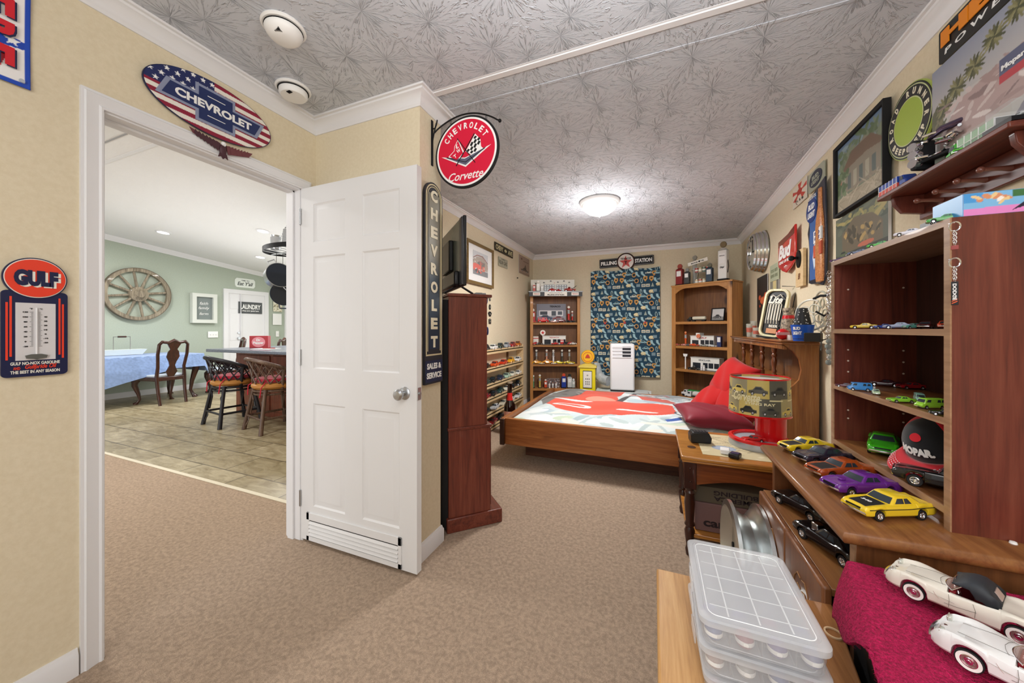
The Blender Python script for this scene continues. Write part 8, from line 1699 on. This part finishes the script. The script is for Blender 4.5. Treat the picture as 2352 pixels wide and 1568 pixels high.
# stand with pink towel
TZt = .700
sd = thing('speaker_stand_box', 'black box-shaped stand under the pink towel', 'stand', (.40, .40, 0), 0)
MB().prism([(-.13, -.12), (.55, -.12), (.55, .575), (-.0, .575)], .0, TZt - .006, ax='z').build('case', mat('stand_black', '0c0c0e', .6), sd, bev=.004)
rid = lambda t_: Vector((.392 - .082 * t_, .982 - .33 * t_, TZt))       # left crease line of the towel (far -> near)
a = Art(2, 2, 'c4115c')
nU, nV = 90, 110; vs, fs = [], []
rg = np.random.RandomState(4); nz = rg.rand(nV + 1, nU + 1) * .0018
for j in range(nV + 1):
    t_ = j / nV * 1.55
    c = rid(t_); drop = .105 * max(0, 1 - (t_ / .80)) ** 1.0 if t_ < .80 else 0
    for i in range(nU + 1):
        s = i / nU
        if s < .22:
            q = 1 - s / .22; x = c.x - .012 * math.sin(q * 2.0) - .028 * q * min(1, drop / .05); z = TZt - drop * q - .004 * q + .006 * math.sin(t_ * 12) * q; y = c.y - .035 * q * min(1, drop / .05)
        else:
            q = (s - .22) / .78; x = c.x + q * (.63); y = c.y - .0 * q; z = TZt + .004 * math.sin(x * 30 + y * 17) * min(1, q * 6) * .6
        vs.append((x, y, z + nz[j, i]))
fs = [(j * (nU + 1) + i, j * (nU + 1) + i + 1, (j + 1) * (nU + 1) + i + 1, (j + 1) * (nU + 1) + i) for j in range(nV) for i in range(nU)]
tw = MB().add(vs, fs).build('pink_towel', PINK, smooth=180); tw.modifiers.new('s', 'SOLIDIFY').thickness = .006; tag(tw, 'hot pink plush towel spread over the black stand under the two white cars', 'towel')
ps = tw.modifiers.new('plush', 'PARTICLE_SYSTEM').particle_system.settings; ps.type = 'HAIR'; ps.count = 26000; ps.hair_length = .005; ps.hair_step = 2; ps.root_radius = .4; ps.tip_radius = .15; ps.radius_scale = .0016; ps.brownian_factor = .001; ps.render_type = 'PATH'; ps.display_step = 2
# the two white roadsters
def roadster(loc, rz, label, paintc, top, L_=.19):
    t = car('vette', L_, paintc, loc, rz, label, wheels='white', detail='none', second=mat('interior_crimson', '8c1420', .6), name='model_roadster')
    MB().box(-.16, -.04, -.115, -.01, .085, .125).box(-.17, -.14, -.115, -.01, .085, .20).box(-.16, -.04, .01, .115, .085, .125).box(-.17, -.14, .01, .115, .085, .20).build('seats', mat('interior_crimson'), t, bev=.01)
    MB().box(.045, .085, -.12, .12, .12, .185).build('dashboard', mat('interior_crimson'), t, bev=.01)
    MB().tube([(.03 + .008 * math.sin(q), .06 + .036 * math.cos(q), .165 + .036 * math.sin(q)) for q in [2 * PI * k / 20 for k in range(20)]], .0035, 8, closed=True).cyl((.03, .06, .165), (.07, .06, .15), .004).cyl((.03, .028, .165), (.03, .092, .165), .003).cyl((.026, .06, .135), (.034, .06, .195), .003).build('steering_wheel', CHROME, t)
    ws = [(.115 - .055 * abs(y / .15) ** 2.0, y, .198) for y in [-.15 + .3 * k / 16 for k in range(17)]]; wt = [(x - .055, y * .93, .262 - .01 * abs(y / .15)) for x, y, z in ws]
    MB().ring([ws, wt], closed=False, caps=False).build('windscreen', mat('tinted_screen', 'b08a80', .05, alpha=.35), t).modifiers.new('s', 'SOLIDIFY').thickness = .002
    MB().tube(ws, .005, 8).tube(wt, .005, 8).tube([ws[0], wt[0]], .005, 8).tube([ws[-1], wt[-1]], .005, 8).build('screen_frame', CHROME, t)
    for s in (-1, 1):
        MB().lathe([(.0001, .020), (.02, .016), (.032, .002), (.034, -.012), (.0001, -.02)], 24, c=(.434, s * .128, .155), ax='x').build('headlamp_cover', mat('lamp_mesh', 'd8dcd4', .25, .5), t)
        MB().tube([(.440, s * .128 + .034 * math.cos(q), .155 + .034 * math.sin(q)) for q in [2 * PI * k / 24 for k in range(24)]], .004, 6, closed=True).build('headlamp_bezel', CHROME, t)
        MB().tube([(.20, s * .203, .135), (.12, s * .2045, .128), (.04, s * .2035, .122)], [.0012, .0022, .001], 6).tube([(.165, s * .204, .155), (.15, s * .205, .132), (.13, s * .205, .112)], [.001, .002, .001], 6).build('side_spear', CHROME, t)
        MB().tube([(-.08, s * .2035, .12), (.03, s * .203, .10), (.10, s * .2035, .095)], .0014, 5).tube([(-.06, s * .200, .175), (-.075, s * .2035, .13), (-.07, s * .200, .075)], .0013, 5).tube([(.075, s * .196, .175), (.07, s * .2035, .13), (.075, s * .200, .075)], .0013, 5).build('door_line', mat('panel_gap', '6a665e', .6), t)
        MB().lathe([(.0001, -.03), (.012, -.025), (.014, 0), (.0001, .004)], 14, c=(-.478, s * .135, .165), ax='x').build('tail_lamp', mat('tail_red'), t)
    m1 = MB()
    for k in range(11): y = -.075 + k * .015; m1.lathe([(.0001, .008), (.005, .004), (.006, -.006), (.0001, -.01)], 8, c=(.492 - abs(y) * .12, y, .098), ax='x')
    m1.build('grille_teeth', CHROME, t)
    m1 = MB()
    for s in (-1, 1): m1.tube([(.36, s * .085, .184), (.2, s * .105, .199), (.10, s * .10, .2015)], .0012, 5)
    m1.tube([(.12, -.11, .2005), (.14, -.06, .203), (.15, 0, .204), (.14, .06, .203), (.12, .11, .2005)], .0012, 5); m1.build('bonnet_line', mat('panel_gap'), t)
    MB().lathe([(.0001, .004), (.010, .003), (.010, 0), (.0001, 0)], 16, c=(.435, 0, .152)).build('nose_badge', CHROME, t)
    if top:
        rs = []
        for k in range(9):
            x = .065 - .27 * k / 8; e = [0, .35, .7, .9, 1, .98, .85, .55, .12][k]; z = .255 + .062 * min(1, e) if k < 6 else .20 + .115 * e; wd_ = .132 + .012 * e
            if k >= 6: x = .065 - .27 * k / 8 - .0
            rs.append([(x, -wd_ - .012, .255 - .055 * (k >= 4) - .02 * (k >= 6)), (x, -wd_, (z + .24) / 2 + .01), (x, -wd_ * .8, z - .008), (x, -wd_ * .4, z), (x, wd_ * .4, z), (x, wd_ * .8, z - .008), (x, wd_, (z + .24) / 2 + .01), (x, wd_ + .012, .255 - .055 * (k >= 4) - .02 * (k >= 6))])
        MB().ring(rs, closed=False, caps=False).build('soft_top', mat('black_vinyl_top', '2a2e34', .55), t, smooth=60).modifiers.new('s', 'SOLIDIFY').thickness = .006
        MB().ring([[(-.158, -.055, .276), (-.158, .055, .276), (-.198, .06, .226), (-.198, -.06, .226)], [(-.164, -.055, .282), (-.164, .055, .282), (-.204, .06, .232), (-.204, -.06, .232)]]).build('rear_window', mat('smoky_rear', 'b8a49c', .1), t)
    return t
roadster((.508, .866, TZt + .009), R(143), 'cream-white fifties roadster with black soft top, further back on the pink towel', 'e6e0d4', True)
roadster((.490, .712, TZt + .009), R(141), 'pure white open fifties roadster nearest the camera on the pink towel', 'e8e8e8', False)
p = Vector((.735, .955, TZt)); t = thing('green_picture', 'dark green framed card leaning on the desk side behind the roadsters', 'photo frame', (.86, .93, TZt + .012), R(-6)); t.rotation_euler = (R(-80), 0, R(-14))
frame4(.16, .09, .010, -.006, .004, mat('bottle_green', '1f4638', .4), t).location.z = .045; MB().box(-.075, .075, -.002, .002, .005, .085).build('card', mat('card_pale_blue', 'd4dce4', .5), t); MB().prism([(-.06, .03), (-.03, .055), (.01, .03), (.05, .05), (.07, .02), (-.06, .015)], -.004, -.002).build('printed_shape', mat('bottle_green'), t)
t = thing('cable_coil', 'dark cable on the carpet left of the pine box, bottom edge of the picture', 'cable', (-.03, .62, .0)); MB().tube([(.0, .0, .006), (.01, .08, .006), (-.005, .16, .006), (.012, .2, .03)], .004, 8).build('cord', MATBLK, t)
